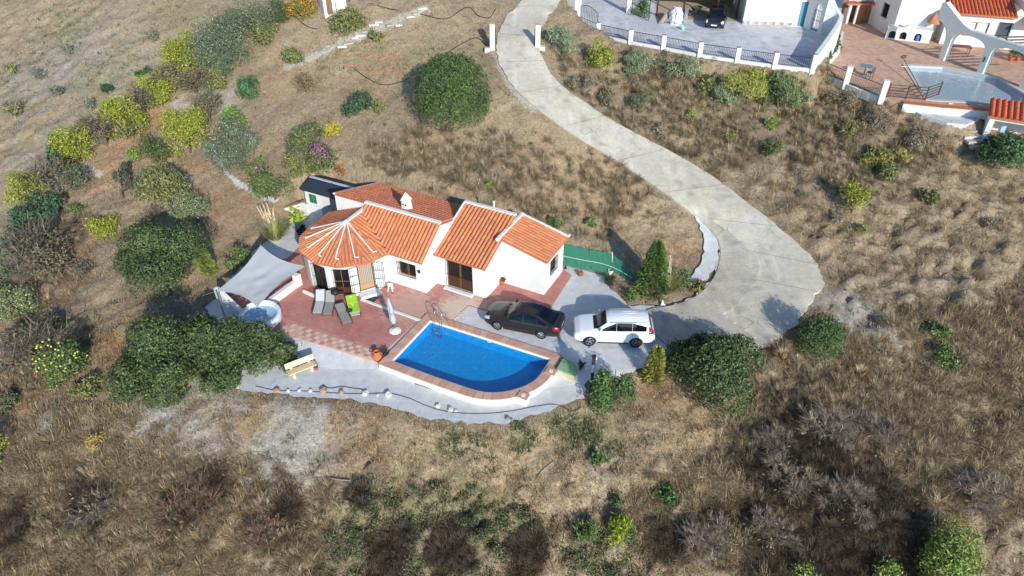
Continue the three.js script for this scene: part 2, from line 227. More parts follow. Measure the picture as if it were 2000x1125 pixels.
{
  const nx = GX.length, nz = GZ.length, pos = new Float32Array(nx * nz * 3), uv = new Float32Array(nx * nz * 2), idx = [];
  for (let j = 0; j < nz; j++) for (let i = 0; i < nx; i++) { const k = j * nx + i; pos.set([GX[i], GH[j][i], GZ[j]], k * 3); uv.set([(GX[i] - TX0) / (TX1 - TX0), (GZ[j] - TZ1) / (TZ0 - TZ1)], k * 2); }
  for (let j = 0; j < nz - 1; j++) for (let i = 0; i < nx - 1; i++) { const a = j * nx + i, b = a + 1, c = a + nx, d = c + 1; idx.push(a, c, b, b, c, d); }
  const g = new THREE.BufferGeometry(); g.setAttribute('position', new THREE.BufferAttribute(pos, 3)); g.setAttribute('uv', new THREE.BufferAttribute(uv, 2)); g.setIndex(idx); g.computeVertexNormals();
  struct('ground', g, M(0xffffff, 1, { map: soilMap, bumpMap: rep(grainBump, 26), bumpScale: 0.05 }), 'dry brown hillside earth sloping round the house');
}
function drape(poly, lift, step = 0.7, holes = []) {                     // a sheet that follows the ground
  const tri = THREE.ShapeUtils.triangulateShape(poly.map((p) => new THREE.Vector2(p.x, p.z)), holes.map((h) => h.map((p) => new THREE.Vector2(p.x, p.z)))), all = [...poly, ...holes.flat()], out = [];
  const split = (a, b, c) => { const ab = Math.hypot(a.x - b.x, a.z - b.z), bc = Math.hypot(b.x - c.x, b.z - c.z), ca = Math.hypot(c.x - a.x, c.z - a.z), m = Math.max(ab, bc, ca); if (m < step) { out.push(a, b, c); return; } const mid = (p, q) => V((p.x + q.x) / 2, 0, (p.z + q.z) / 2); if (m === ab) { const q = mid(a, b); split(a, q, c); split(q, b, c); } else if (m === bc) { const q = mid(b, c); split(a, b, q); split(a, q, c); } else { const q = mid(c, a); split(a, b, q); split(q, b, c); } };
  for (const [i, j, k] of tri) split(all[i], all[j], all[k]);
  const pos = new Float32Array(out.length * 3); out.forEach((p, i) => pos.set([p.x, typeof lift === 'function' ? lift(p.x, p.z) : gy(p.x, p.z) + lift, p.z], i * 3));
  for (let i = 0; i < pos.length; i += 9) { const ax = pos[i + 3] - pos[i], az = pos[i + 5] - pos[i + 2], bx = pos[i + 6] - pos[i], bz = pos[i + 8] - pos[i + 2]; if (az * bx - ax * bz < 0) for (let c = 0; c < 3; c++) { const t = pos[i + 3 + c]; pos[i + 3 + c] = pos[i + 6 + c]; pos[i + 6 + c] = t; } }
  let g = new THREE.BufferGeometry(); g.setAttribute('position', new THREE.BufferAttribute(pos, 3)); g = mergeVertices(g, 0.002); g.computeVertexNormals(); return polyUV(g);
}
function ragged(poly, amp, step = 0.35) { const o = []; poly.forEach((a, i) => { const b = poly[(i + 1) % poly.length], L = Math.hypot(b.x - a.x, b.z - a.z), n = Math.max(1, Math.round(L / step)); for (let k = 0; k < n; k++) { const t = k / n, x = lerp(a.x, b.x, t), z = lerp(a.z, b.z, t), e = amp * (n2(x * 1.3, z * 1.3) + 0.6 * n2(x * 4, z * 4)); o.push(V(x + (b.z - a.z) / L * e, 0, z - (b.x - a.x) / L * e)); } }); return o; }
const gravelMat = M(0xffffff, 0.95, { map: tex(1024, 1024, (x, y) => { const k = 211 + 10 * tileNoise(x, y, 1024, 9) + (rnd() - 0.5) * 56 + 6 * tileNoise(x + 40, y, 1024, 60), b = tileNoise(x, y + 50, 1024, 5) * 3; return [k + 2 - b, k, k - 5 + b]; }), bumpMap: rep(grainBump, 2), bumpScale: 0.02 });
gravelMat.map.repeat.set(0.2, 0.2);

// ------------------------------------------------------------------ yard, terrace, pool, drive
const WHITE = M(lin(234, 231, 224), 0.85, { map: tex(256, 256, (x, y) => { const k = 246 + 7 * tileNoise(x, y, 256, 6) + 4 * tileNoise(x, y + 90, 256, 30) + (rnd() - 0.5) * 6; return [k, k, k - 1]; }), bumpMap: rep(grainBump, 1), bumpScale: 0.004 });
const IRON = M(lin(40, 36, 34), 0.5, { metalness: 0.3 }), WOOD = M(lin(150, 96, 50), 0.6), DARKWOOD = M(lin(92, 58, 34), 0.6), GLASS = new THREE.MeshPhysicalMaterial({ color: lin(28, 34, 38), roughness: 0.06, specularIntensity: 1, side: THREE.DoubleSide });
const BLACK = M(lin(24, 24, 26), 0.6), GREYMETAL = M(lin(150, 152, 155), 0.35, { metalness: 0.8 }), TERRA = M(lin(196, 104, 66), 0.85), PLASTIC = M(lin(236, 236, 232), 0.45);
{
  const outer = ragged(YARD, 0.16);
  const g = drape(outer, (x, z) => yardH(x, z) + n2(x * 1.5, z * 1.5) * 0.012, 0.8, [POOL.map((p) => p.clone())]);
  struct('gravel_yard', g, gravelMat, 'pale grey gravel yard round the pool and the parked cars');
  struct('gravel_strip', drape(ragged(GSTRIP, 0.1), (x, z) => roadH(x, z) + 0.02, 0.4), gravelMat, 'strip of pale loose gravel inside the bend of the drive');
}
const HOUSE_FOOT = [hw(-29.7, -36), hw(-14.3, -35.6), hw(-14.3, -32.6), hw(-17.4, -32.6), hw(-17.4, -30.6), hw(-21, -30.6), hw(-21, -29.4), hw(-23.8, -29.4), hw(-24.4, -27.4), hw(-26.8, -26.6), hw(-29.2, -27.6), hw(-29.8, -29.5)];
const TERR = P0([[436, 566], [480, 520], [560, 505], [600, 470], [1060, 480], [1103, 528], [1117, 538], [1076, 602], [1000, 611], [945, 607], [915, 598], [884, 628], [832, 614], [822, 621], [744, 694], [735, 703], [537, 650], [470, 612]]);
{
  const terr = new THREE.Group(); terr.name = 'terrace'; scene.add(terr); tag(terr, 'terracotta paved terrace in front of the white house', null, null, 'structure');
  part('bed', boxUV(prism(TERR, -0.14, 0.02)), M(lin(186, 140, 122), 0.95), terr);
  // pavers: laid along the house, small, joined into one part
  const list = [], strip = P0([[566, 630], [748, 690], [735, 703], [537, 650]]), red = [];
  const A0 = -36, W0 = -36.6;
  for (let r = 0; r < 150; r++) for (let c = 0; c < 100; c++) {
    const a = A0 + c * 0.25 + (r % 2) * 0.125, w = W0 + r * 0.11 + 0.0, p = hw(a, w);
    if (!inside(TERR, p.x, p.z) || sdist(TERR, p.x, p.z) > -0.1 || inside(HOUSE_FOOT, p.x, p.z) || inside(strip, p.x, p.z) || (near(strip, p.x, p.z, 0.2) && sdist(strip, p.x, p.z) < 0.1)) continue;
    list.push(p);
  }
  const pav = new THREE.InstancedMesh(box(0.238, 0.03, 0.1), M(0xffffff, 0.9), list.length); pav.name = 'paver'; pav.userData.kind = 'stuff';
  const m4 = new THREE.Matrix4(), q = new THREE.Quaternion().setFromAxisAngle(V(0, 1, 0), HROT), one = V(1, 1, 1);
  const bleach = at(900, 603), bleach2 = at(800, 600);
  list.forEach((p, i) => { m4.compose(V(p.x, 0.03 + rnd() * 0.006, p.z), q, one); pav.setMatrixAt(i, m4); const b = 0.5 + 0.35 * n2(p.x * 0.5, p.z * 0.5) + 0.3 * n2(p.x * 1.4, p.z * 1.4); const c = lin(lerp(178, 196, b) + rr(-8, 8), lerp(116, 136, b) + rr(-7, 7), lerp(104, 122, b) + rr(-7, 7)); const f = Math.max(clamp(1.7 - Math.hypot(p.x - bleach.x, p.z - bleach.z) * 0.9 + 0.3 * n2(p.x * 2, p.z * 2), 0, 0.9), clamp(1.1 - Math.hypot(p.x - bleach2.x, p.z - bleach2.z) * 0.55 + 0.3 * n2(p.x * 2, p.z * 2), 0, 0.4)); c.lerp(lin(220, 196, 172), f); pav.setColorAt(i, c); });
  pav.castShadow = pav.receiveShadow = true; terr.add(pav);
  // the row of square tiles along the gravel
  const tm = [lin(214, 178, 160), lin(206, 160, 140), lin(190, 140, 122), lin(220, 190, 172)].map((c) => M(c, 0.85)), n = 23, tg = new Map();
  const [a, b, c, d] = strip;
  for (let r = 0; r < 3; r++) for (let k = 0; k < n; k++) {
    const P = (s, t) => V(lerp(lerp(a.x, b.x, s), lerp(d.x, c.x, s), t), 0, lerp(lerp(a.z, b.z, s), lerp(d.z, c.z, s), t)), g0 = 0.06;
    const p = [P((k + g0) / n, (r + g0) / 3), P((k + 1 - g0) / n, (r + g0) / 3), P((k + 1 - g0) / n, (r + 1 - g0) / 3), P((k + g0) / n, (r + 1 - g0) / 3)];
    part('tile', prism(p, 0.02, 0.042 + rnd() * 0.006), tm[(r + k) % 2 ? (rnd() < 0.5 ? 0 : 3) : rnd() < 0.6 ? 1 : 2], terr);
  }
  for (const [p, q2, w] of [[[705, 585], [821, 626], 0.16]]) part('kerb', beam(at(...p, 0.07), at(...q2, 0.07), w, 0.1), WHITE, terr);
}
{ // swimming pool
  const base = POOL[0].clone(); base.y = 0; const c0 = V(0, 0, 0); POOL.forEach((p) => c0.add(p)); c0.divideScalar(POOL.length); c0.y = 0;
  const pool = thing('swimming_pool', 'blue swimming pool with one bowed side and terracotta rim beside the terrace', 'swimming pool', c0);
  const loc = POOL.map((p) => p.clone().sub(c0)), N = loc.length;
  const off = (poly, e) => poly.map((p, i) => { const a = poly[(i + N - 1) % N], b = poly[(i + 1) % N]; const d1 = V(p.x - a.x, 0, p.z - a.z).normalize(), d2 = V(b.x - p.x, 0, b.z - p.z).normalize(), n1 = V(-d1.z, 0, d1.x), n2_ = V(-d2.z, 0, d2.x), s = n1.clone().add(n2_).normalize(); let k = e / Math.max(0.5, s.dot(n1)); const o = V(p.x + s.x * k, 0, p.z + s.z * k); return o; });
  const sgn = inside(loc, off(loc, 0.1)[4].x, off(loc, 0.1)[4].z) ? -1 : 1, O = (e) => off(loc, e * sgn);
  const ring = (e0, e1, y0, y1) => { const s = new THREE.Shape(O(e1).map((p) => new THREE.Vector2(p.x, -p.z))); s.holes.push(new THREE.Path(O(e0).map((p) => new THREE.Vector2(p.x, -p.z)))); return new THREE.ExtrudeGeometry(s, { depth: y1 - y0, bevelEnabled: false }).rotateX(-Math.PI / 2).translate(0, y0, 0); };
  const liner = M(0xffffff, 0.5, { map: tex(512, 512, (x, y) => { const g = (x % 16 < 1 || y % 16 < 1) ? -14 : 0, k = tileNoise(x, y, 512, 6) * 8 + (rnd() - 0.5) * 16; return [10 + k * 0.4, 156 + k + g, 204 + k + g]; }) });
  part('basin_wall', boxUV(ring(0, 0.28, -0.85, 0.0)), liner, pool);
  part('basin_floor', polyUV(prism(O(0.1), -1.0, -0.72)), liner, pool);
  part('waterline_border', ring(-0.06, 0.02, -0.05, 0.085), WHITE, pool);
  part('rim_wall', ring(0.29, 0.5, -0.6, 0.055), WHITE, pool);
  const rip = tex(512, 512, (x, y) => { const k = 128 + 70 * tileNoise(x, y, 512, 11) + 45 * tileNoise(x + 60, y, 512, 26); return [k, k, k]; }, false);
  const wat = new THREE.MeshPhysicalMaterial({ color: lin(206, 240, 252), roughness: 0.02, transmission: 1, thickness: 0, ior: 1.33, bumpMap: rep(rip, 0.35), bumpScale: 0.045, side: THREE.DoubleSide });
  part('water', (() => { const g = new THREE.ShapeGeometry(new THREE.Shape(O(-0.02).map((p) => new THREE.Vector2(p.x, -p.z)))).rotateX(-Math.PI / 2).translate(0, -0.03, 0); return polyUV(g); })(), wat, pool);
  // rim tiles, one by one
  const tone = [lin(206, 162, 136), lin(202, 156, 130), lin(210, 168, 142), lin(198, 150, 124)].map((c) => M(c, 0.85));
  const inn = O(0.0), out = O(0.52), bed = M(lin(190, 160, 140), 0.95);
  part('rim_bed', ring(0.0, 0.51, 0.056, 0.085), bed, pool);
  for (let i = 0; i < N; i++) {
    const j = (i + 1) % N, len = Math.hypot(inn[j].x - inn[i].x, inn[j].z - inn[i].z), k = Math.max(1, Math.round(len / 0.42));
    for (let s = 0; s < k; s++) { const P = (A, t) => V(lerp(A[i].x, A[j].x, t), 0, lerp(A[i].z, A[j].z, t)), t0 = (s + 0.03) / k, t1 = (s + 0.97) / k; part('rim_tile', prism([P(inn, t0), P(inn, t1), P(out, t1), P(out, t0)], 0.086, 0.112 + rnd() * 0.006), tone[Math.floor(rnd() * 4)], pool); }
  }
  // square corner blocks on the bow with a light in each
  for (const [u, v] of [[1076, 726], [1022, 773]]) { const p = at(u, v, 0.12).sub(c0); const b = part('corner_block', rbox(0.55, 0.62, 0.45, 0.03, p.x, -0.19, p.z, HROT), WHITE, pool); part('block_cap', rbox(0.62, 0.05, 0.52, 0.02, p.x, 0.145, p.z, HROT), tone[1], b); part('lamp_disc', cyl(0.12, 0.12, 0.03, p.x, 0.171, p.z, 16), WHITE, b); }
  for (const [u, v] of [[956, 673], [800, 676]]) { const p = at(u, v, -0.3).sub(c0); part('inlet', new THREE.TorusGeometry(0.1, 0.025, 8, 16).rotateX(Math.PI / 2).translate(p.x, -0.04, p.z), PLASTIC, pool); }
}
const concrete = (r, g, b) => tex(1024, 1024, (x, y) => { const st = clamp(tileNoise(x + 500, y, 1024, 7) * 1.6 - 0.5, 0, 1), cr = Math.abs(tileNoise(x + 11, y + 400, 1024, 6)) < 0.012 ? 0.16 : 0, k = 1 - 0.12 * st - cr + 0.06 * tileNoise(x, y, 1024, 5) + 0.045 * tileNoise(x + 77, y, 1024, 15) + 0.04 * tileNoise(x, y + 31, 1024, 50) + (rnd() - 0.5) * 0.09; return [r * k, g * k, b * k * (1 - 0.03 * tileNoise(x, y + 300, 1024, 4))]; });
const concMat = M(0xffffff, 0.92, { map: concrete(200, 190, 170), bumpMap: rep(grainBump, 1.2), bumpScale: 0.01 }); concMat.map.repeat.set(0.12, 0.12);
{
  const drive = new THREE.Group(); drive.name = 'driveway'; scene.add(drive); tag(drive, 'pale concrete driveway curving down the hill to the yard', null, null, 'structure');
  const cols = 10, rows = roadL.length, pos = [], idx = [];
  for (let i = 0; i < rows; i++) for (let j = -1; j <= cols + 1; j++) { const t = clamp(j / cols, 0, 1), p = roadL[i].clone().lerp(roadR[i], t); const e = (j < 0 || j > cols); const wob = j === 0 ? n2(i * 0.9, 3) * 0.16 : j === cols ? n2(i * 0.9, 9) * 0.16 : 0; pos.push(p.x + wob, e ? p.y - 0.4 : p.y + 0.035 + 0.012 * n2(p.x, p.z), p.z + wob); }
  const W = cols + 3; for (let i = 0; i < rows - 1; i++) for (let j = 0; j < W - 1; j++) { const a = i * W + j, b = a + 1, c = a + W, d = c + 1; idx.push(a, b, c, b, d, c); }
  let g = new THREE.BufferGeometry(); g.setAttribute('position', new THREE.Float32BufferAttribute(pos, 3)); g.setIndex(idx); g = toCreasedNormals(g, 0.6); polyUV(g); part('slab', g, concMat, drive);
  // grooved lower bend: raised bars of rougher concrete across the slope
  const rib = [], ribMat = M(0xffffff, 0.95, { map: concrete(186, 177, 160), bumpMap: rep(grainBump, 1.2), bumpScale: 0.012 }); ribMat.map.repeat.set(0.12, 0.12);
  const quad = (a, b, c, d, h) => { const o = []; const P = [a, b, c, d], T = P.map((p) => V(p.x, p.y + h, p.z)); const f = (p, q, r, s) => o.push(p, q, r, p, r, s); f(T[0], T[1], T[2], T[3]); for (let k = 0; k < 4; k++) f(P[k], P[(k + 1) % 4], T[(k + 1) % 4], T[k]); const gg = new THREE.BufferGeometry().setFromPoints(o); gg.computeVertexNormals(); return gg; };
  const curveAt = (s, t) => { const f = s * (rows - 1), i = Math.min(rows - 2, Math.floor(f)), e = f - i, p = roadL[i].clone().lerp(roadL[i + 1], e).lerp(roadR[i].clone().lerp(roadR[i + 1], e), t); p.y += 0.03; return p; };
  for (let i = 9; i < rows - 24; i += 9) { const q = [0, 0.25, 0.5, 0.75, 1].map((t) => { const p = roadL[i].clone().lerp(roadR[i], 0.01 + 0.98 * t); p.y += 0.046 + 0.012 * n2(p.x, p.z); return p; }); for (let k = 0; k < 4; k++) if (k === 0) part('joint', tube(q, 0.012, 16, 4), M(lin(120, 112, 102), 1), drive); }
  const nb = 74, s0 = 10.6 / 18, s1 = 18 / 18;
  for (let k = 0; k < nb; k++) { const s = lerp(s0, s1, k / nb), e = lerp(s0, s1, (k + 0.8) / nb), q = k / nb, wide = q < 0.62 ? lerp(0.16, 0.4, smoothstep(q, 0, 0.3)) + 0.012 * n2(k, 2) : lerp(0.4, 0.985, smoothstep(q, 0.62, 0.7)), wide2 = wide; for (let c = 0; c < 5; c++) rib.push(quad(curveAt(s, 0.015 + (wide - 0.015) * c / 5), curveAt(s, 0.015 + (wide - 0.015) * (c + 1) / 5), curveAt(e, 0.015 + (wide2 - 0.015) * (c + 1) / 5), curveAt(e, 0.015 + (wide2 - 0.015) * c / 5), 0.045)); }
  const ribs = part('grooved_bar', polyUV(merge(rib)), ribMat, drive); ribs.userData.kind = 'stuff'; ribs.userData.label = 'grooved darker concrete bars on the lower bend of the driveway';
}
const tilePave = M(0xffffff, 0.9, { map: tex(1024, 1024, (x, y) => { const row = Math.floor(y / 32), xx = x + (row % 2) * 32, j = xx % 64 < 3 || y % 32 < 3, h = Math.sin(row * 12.9 + Math.floor((xx % 1024) / 64) * 78.2) * 43758.5, k = 10 * tileNoise(x, y, 1024, 5) + (h - Math.floor(h) - 0.5) * 26 + (rnd() - 0.5) * 12; return j ? [196 + k, 168 + k, 148 + k] : [200 + k, 158 + k, 130 + k]; }) }); tilePave.map.repeat.set(0.25, 0.25);
const foreMat = M(0xffffff, 0.92, { map: concrete(206, 204, 202) }); foreMat.map.repeat.set(0.1, 0.1);
struct('forecourt', polyUV(prism(FORE, FORE_H - 0.5, FORE_H)), foreMat, 'pale concrete forecourt of the upper house behind the white fence');
{
  const s = new THREE.Shape(TILE.map((p) => new THREE.Vector2(p.x, -p.z))); s.holes.push(new THREE.Path(NPOOL.map((p) => new THREE.Vector2(p.x, -p.z))));
  struct('pool_terrace', polyUV(new THREE.ExtrudeGeometry(s, { depth: 0.5, bevelEnabled: false }).rotateX(-Math.PI / 2).translate(0, TILE_H - 0.5, 0)), tilePave, 'terracotta tiled terrace round the upper pool');
  struct('lower_platform', polyUV(prism(LOWER, 5.4, 6.5)), foreMat, 'pale concrete platform below the upper pool');
}

// ------------------------------------------------------------------ roofs, walls and openings
const TILEMAT = M(0xffffff, 0.82, { vertexColors: true });
const ROOFBED = M(lin(190, 112, 76), 0.9);
function tintGeo(g, c) { const n = g.attributes.position.count, a = new Float32Array(n * 3); for (let i = 0; i < n; i++) a.set([c.r, c.g, c.b], i * 3); g.setAttribute('color', new THREE.BufferAttribute(a, 3)); return g; }
function roofTiles(poly, down, pitch = 0.26, len = 0.42, tone = [206, 112, 66], rad = 0.095) {   // rows of barrel tiles laid down a flat roof face
  const n = poly[1].clone().sub(poly[0]).cross(poly[2].clone().sub(poly[0])).normalize(); if (n.y < 0) n.negate();
  const d = down.clone().sub(n.clone().multiplyScalar(down.dot(n))).normalize(), e = n.clone().cross(d).normalize(), o = poly[0];
  const P = poly.map((p) => { const q = p.clone().sub(o); return [q.dot(e), q.dot(d)]; });
  const e0 = Math.min(...P.map((p) => p[0])), e1 = Math.max(...P.map((p) => p[0])), pos = [], col = [];
  const cols = Math.max(1, Math.round((e1 - e0) / pitch)), pw = (e1 - e0) / cols, SEG = 5;
  for (let c = 0; c < cols; c++) {
    const ec = e0 + (c + 0.5) * pw, hits = [];
    for (let i = 0; i < P.length; i++) { const a = P[i], b = P[(i + 1) % P.length]; if ((a[0] <= ec) !== (b[0] <= ec)) hits.push(a[1] + (b[1] - a[1]) * (ec - a[0]) / (b[0] - a[0])); }
    if (hits.length < 2) continue; const d0 = Math.min(...hits), d1 = Math.max(...hits); if (d1 - d0 < 0.08) continue;
    const k = Math.max(1, Math.round((d1 - d0) / len)), L = (d1 - d0) / k;
    for (let s = 0; s < k; s++) {
      const f = rr(0.94, 1.05), cc = lin(tone[0] * f + rr(-5, 5), tone[1] * f + rr(-6, 6), tone[2] * f + rr(-6, 6)), y0 = d0 + s * L, y1 = d0 + (s + 1) * L + 0.03, R = Math.min(rad, pw * 0.42), j = rr(-0.006, 0.006);
      const ringP = (yy, r, lift) => { const o2 = []; for (let q = 0; q <= SEG; q++) { const t = Math.PI * q / SEG; o2.push(o.clone().addScaledVector(e, ec + j - Math.cos(t) * r).addScaledVector(d, yy).addScaledVector(n, Math.sin(t) * r * 0.95 + lift)); } return o2; };
      const A = ringP(y0, R * 0.9, 0.012), B = ringP(y1, R * 1.04, 0.035);
      for (let q = 0; q < SEG; q++) for (const p of [A[q], B[q], A[q + 1], A[q + 1], B[q], B[q + 1]]) { pos.push(p.x, p.y, p.z); col.push(cc.r, cc.g, cc.b); }
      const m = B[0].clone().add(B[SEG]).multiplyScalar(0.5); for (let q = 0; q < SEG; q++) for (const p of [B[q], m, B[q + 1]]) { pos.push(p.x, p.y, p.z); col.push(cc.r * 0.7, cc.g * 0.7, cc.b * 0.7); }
    }
  }
  const g = new THREE.BufferGeometry(); g.setAttribute('position', new THREE.Float32BufferAttribute(pos, 3)); g.setAttribute('color', new THREE.Float32BufferAttribute(col, 3)); g.computeVertexNormals(); return g;
}
function slabOf(poly, th) {                                              // a flat face given thickness downwards
  const out = [], n = poly.length, B = poly.map((p) => V(p.x, p.y - th, p.z)), tri = THREE.ShapeUtils.triangulateShape(poly.map((p) => new THREE.Vector2(p.x, p.z)), []);
  for (const [i, j, k] of tri) out.push(poly[i], poly[j], poly[k], B[i], B[k], B[j]);
  for (let i = 0; i < n; i++) { const j = (i + 1) % n; out.push(poly[i], B[i], B[j], poly[i], B[j], poly[j]); }
  const g = new THREE.BufferGeometry().setFromPoints(out); g.computeVertexNormals(); return g;
}
function roof(parent, faces, tone, opts = {}) {                          // faces: [polygon, downhill direction]
  const r = part('roof', merge(faces.map(([p]) => slabOf(p, opts.th ?? 0.12))), opts.bed ?? ROOFBED, parent);
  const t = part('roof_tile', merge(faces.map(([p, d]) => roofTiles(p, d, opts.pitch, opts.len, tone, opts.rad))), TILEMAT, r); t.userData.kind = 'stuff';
  return r;
}
function wallPanel(A, B, outline, holes, th = 0.22) {                    // a wall from A to B (its outer face), outline and holes in metres along and up, thickness to its inside
  const x0_ = Math.min(...outline.map((p) => p[0])), x1_ = Math.max(...outline.map((p) => p[0]));   // ends held 3 mm back so that crossing walls share no plane
  const s = new THREE.Shape(outline.map(([x, y]) => new THREE.Vector2(clamp(x, x0_ + 0.003, x1_ - 0.003), y)));
  for (const [x0, y0, x1, y1] of holes) s.holes.push(new THREE.Path([[x0, y0], [x0, y1], [x1, y1], [x1, y0]].map(([x, y]) => new THREE.Vector2(x, y))));
  const g = new THREE.ExtrudeGeometry(s, { depth: th, bevelEnabled: false }).translate(0, 0, -th), d = B.clone().sub(A); d.y = 0; d.normalize();
  const m = new THREE.Matrix4().makeBasis(d, V(0, 1, 0), d.clone().cross(V(0, 1, 0))); m.setPosition(A); return boxUV(g, 0.5).applyMatrix4(m);
}
const frameOf = (A, B) => { const d = B.clone().sub(A); d.y = 0; d.normalize(); const n = d.clone().cross(V(0, 1, 0)); return (x, y, z = 0) => A.clone().addScaledVector(d, x).addScaledVector(n, z).add(V(0, y, 0)); };
function opening(parent, name, A, B, [x0, y0, x1, y1], o = {}) {        // window or door set in a hole: frame, panes, bars
  const F = frameOf(A, B), dep = o.depth ?? -0.14, fr = o.frame ?? WOOD, fw = 0.055, ang = Math.atan2(-(B.z - A.z), B.x - A.x);
  const bx = (ax, ay, bx_, by, z, th) => { const c = F((ax + bx_) / 2, (ay + by) / 2, z); return box(Math.abs(bx_ - ax), Math.abs(by - ay), th, 0, 0, 0).rotateY(ang).translate(c.x, c.y, c.z); };
  const g = [bx(x0, y0, x0 + fw, y1, dep, 0.07), bx(x1 - fw, y0, x1, y1, dep, 0.07), bx(x0 + fw, y0, x1 - fw, y0 + fw, dep, 0.07), bx(x0 + fw, y1 - fw, x1 - fw, y1, dep, 0.07)];
  const w = part(name, g, fr, parent);
  const L = o.leaves ?? 1, mid = (x1 - x0) / L;
  for (let i = 0; i < L; i++) { const a = x0 + i * mid + fw, b = x0 + (i + 1) * mid - fw; if (i) part('mullion', bx(x0 + i * mid - fw, y0 + fw, x0 + i * mid + fw, y1 - fw, dep, 0.06), fr, w); part('pane', bx(a, y0 + fw, b, y1 - fw, dep - 0.02, 0.012), o.glass ?? GLASS, w); if (o.panel) part('panel', bx(a, y0 + fw, b, y0 + fw + o.panel, dep, 0.04), o.panelMat ?? fr, w); if (o.cross) part('glazing_bar', merge([bx(a, (y0 + y1) / 2 - 0.025, b, (y0 + y1) / 2 + 0.025, dep - 0.0, 0.03), bx((a + b) / 2 - 0.02, y0 + fw, (a + b) / 2 + 0.02, (y0 + y1) / 2 - 0.026, dep, 0.03), bx((a + b) / 2 - 0.02, (y0 + y1) / 2 + 0.026, (a + b) / 2 + 0.02, y1 - fw, dep, 0.03)]), fr, w); }
  if (o.grille) {
    const z = o.gz ?? 0.03, bars = [], e = 0.04, n = Math.round((x1 - x0) / 0.125);
    for (let i = 0; i <= n; i++) { const x = lerp(x0 - e, x1 + e, i / n); bars.push(bar(F(x, y0, z), F(x, y1, z), 0.011, 0.011, 5)); }
    for (const y of [y0 + 0.04, (y0 + y1) / 2, y1 - 0.04]) bars.push(bar(F(x0 - e, y, z + 0.012), F(x1 + e, y, z + 0.012), 0.014, 0.014, 5));
    part('window_grille', bars, IRON, w);
  }
  return w;
}
function leafGrille(parent, F, x0, y0, x1, y1, ang) {                    // an open wrought-iron door leaf hinged at x0
  const P = (t, y) => F(x0, y, 0.04).add(F(x0 + Math.cos(ang) * t * (x1 - x0), 0, Math.sin(ang) * t * Math.abs(x1 - x0)).sub(F(x0, 0, 0))), g = [];
  for (let i = 0; i <= 5; i++) g.push(bar(P(i / 5, y0), P(i / 5, y1), i % 5 ? 0.009 : 0.02, undefined, 5));
  for (const y of [y0 + 0.02, y0 + 0.7, y0 + 1.35, y1 - 0.02]) g.push(bar(P(0, y), P(1, y), 0.014, undefined, 5));
  part('door_grille', g, IRON, parent);
}

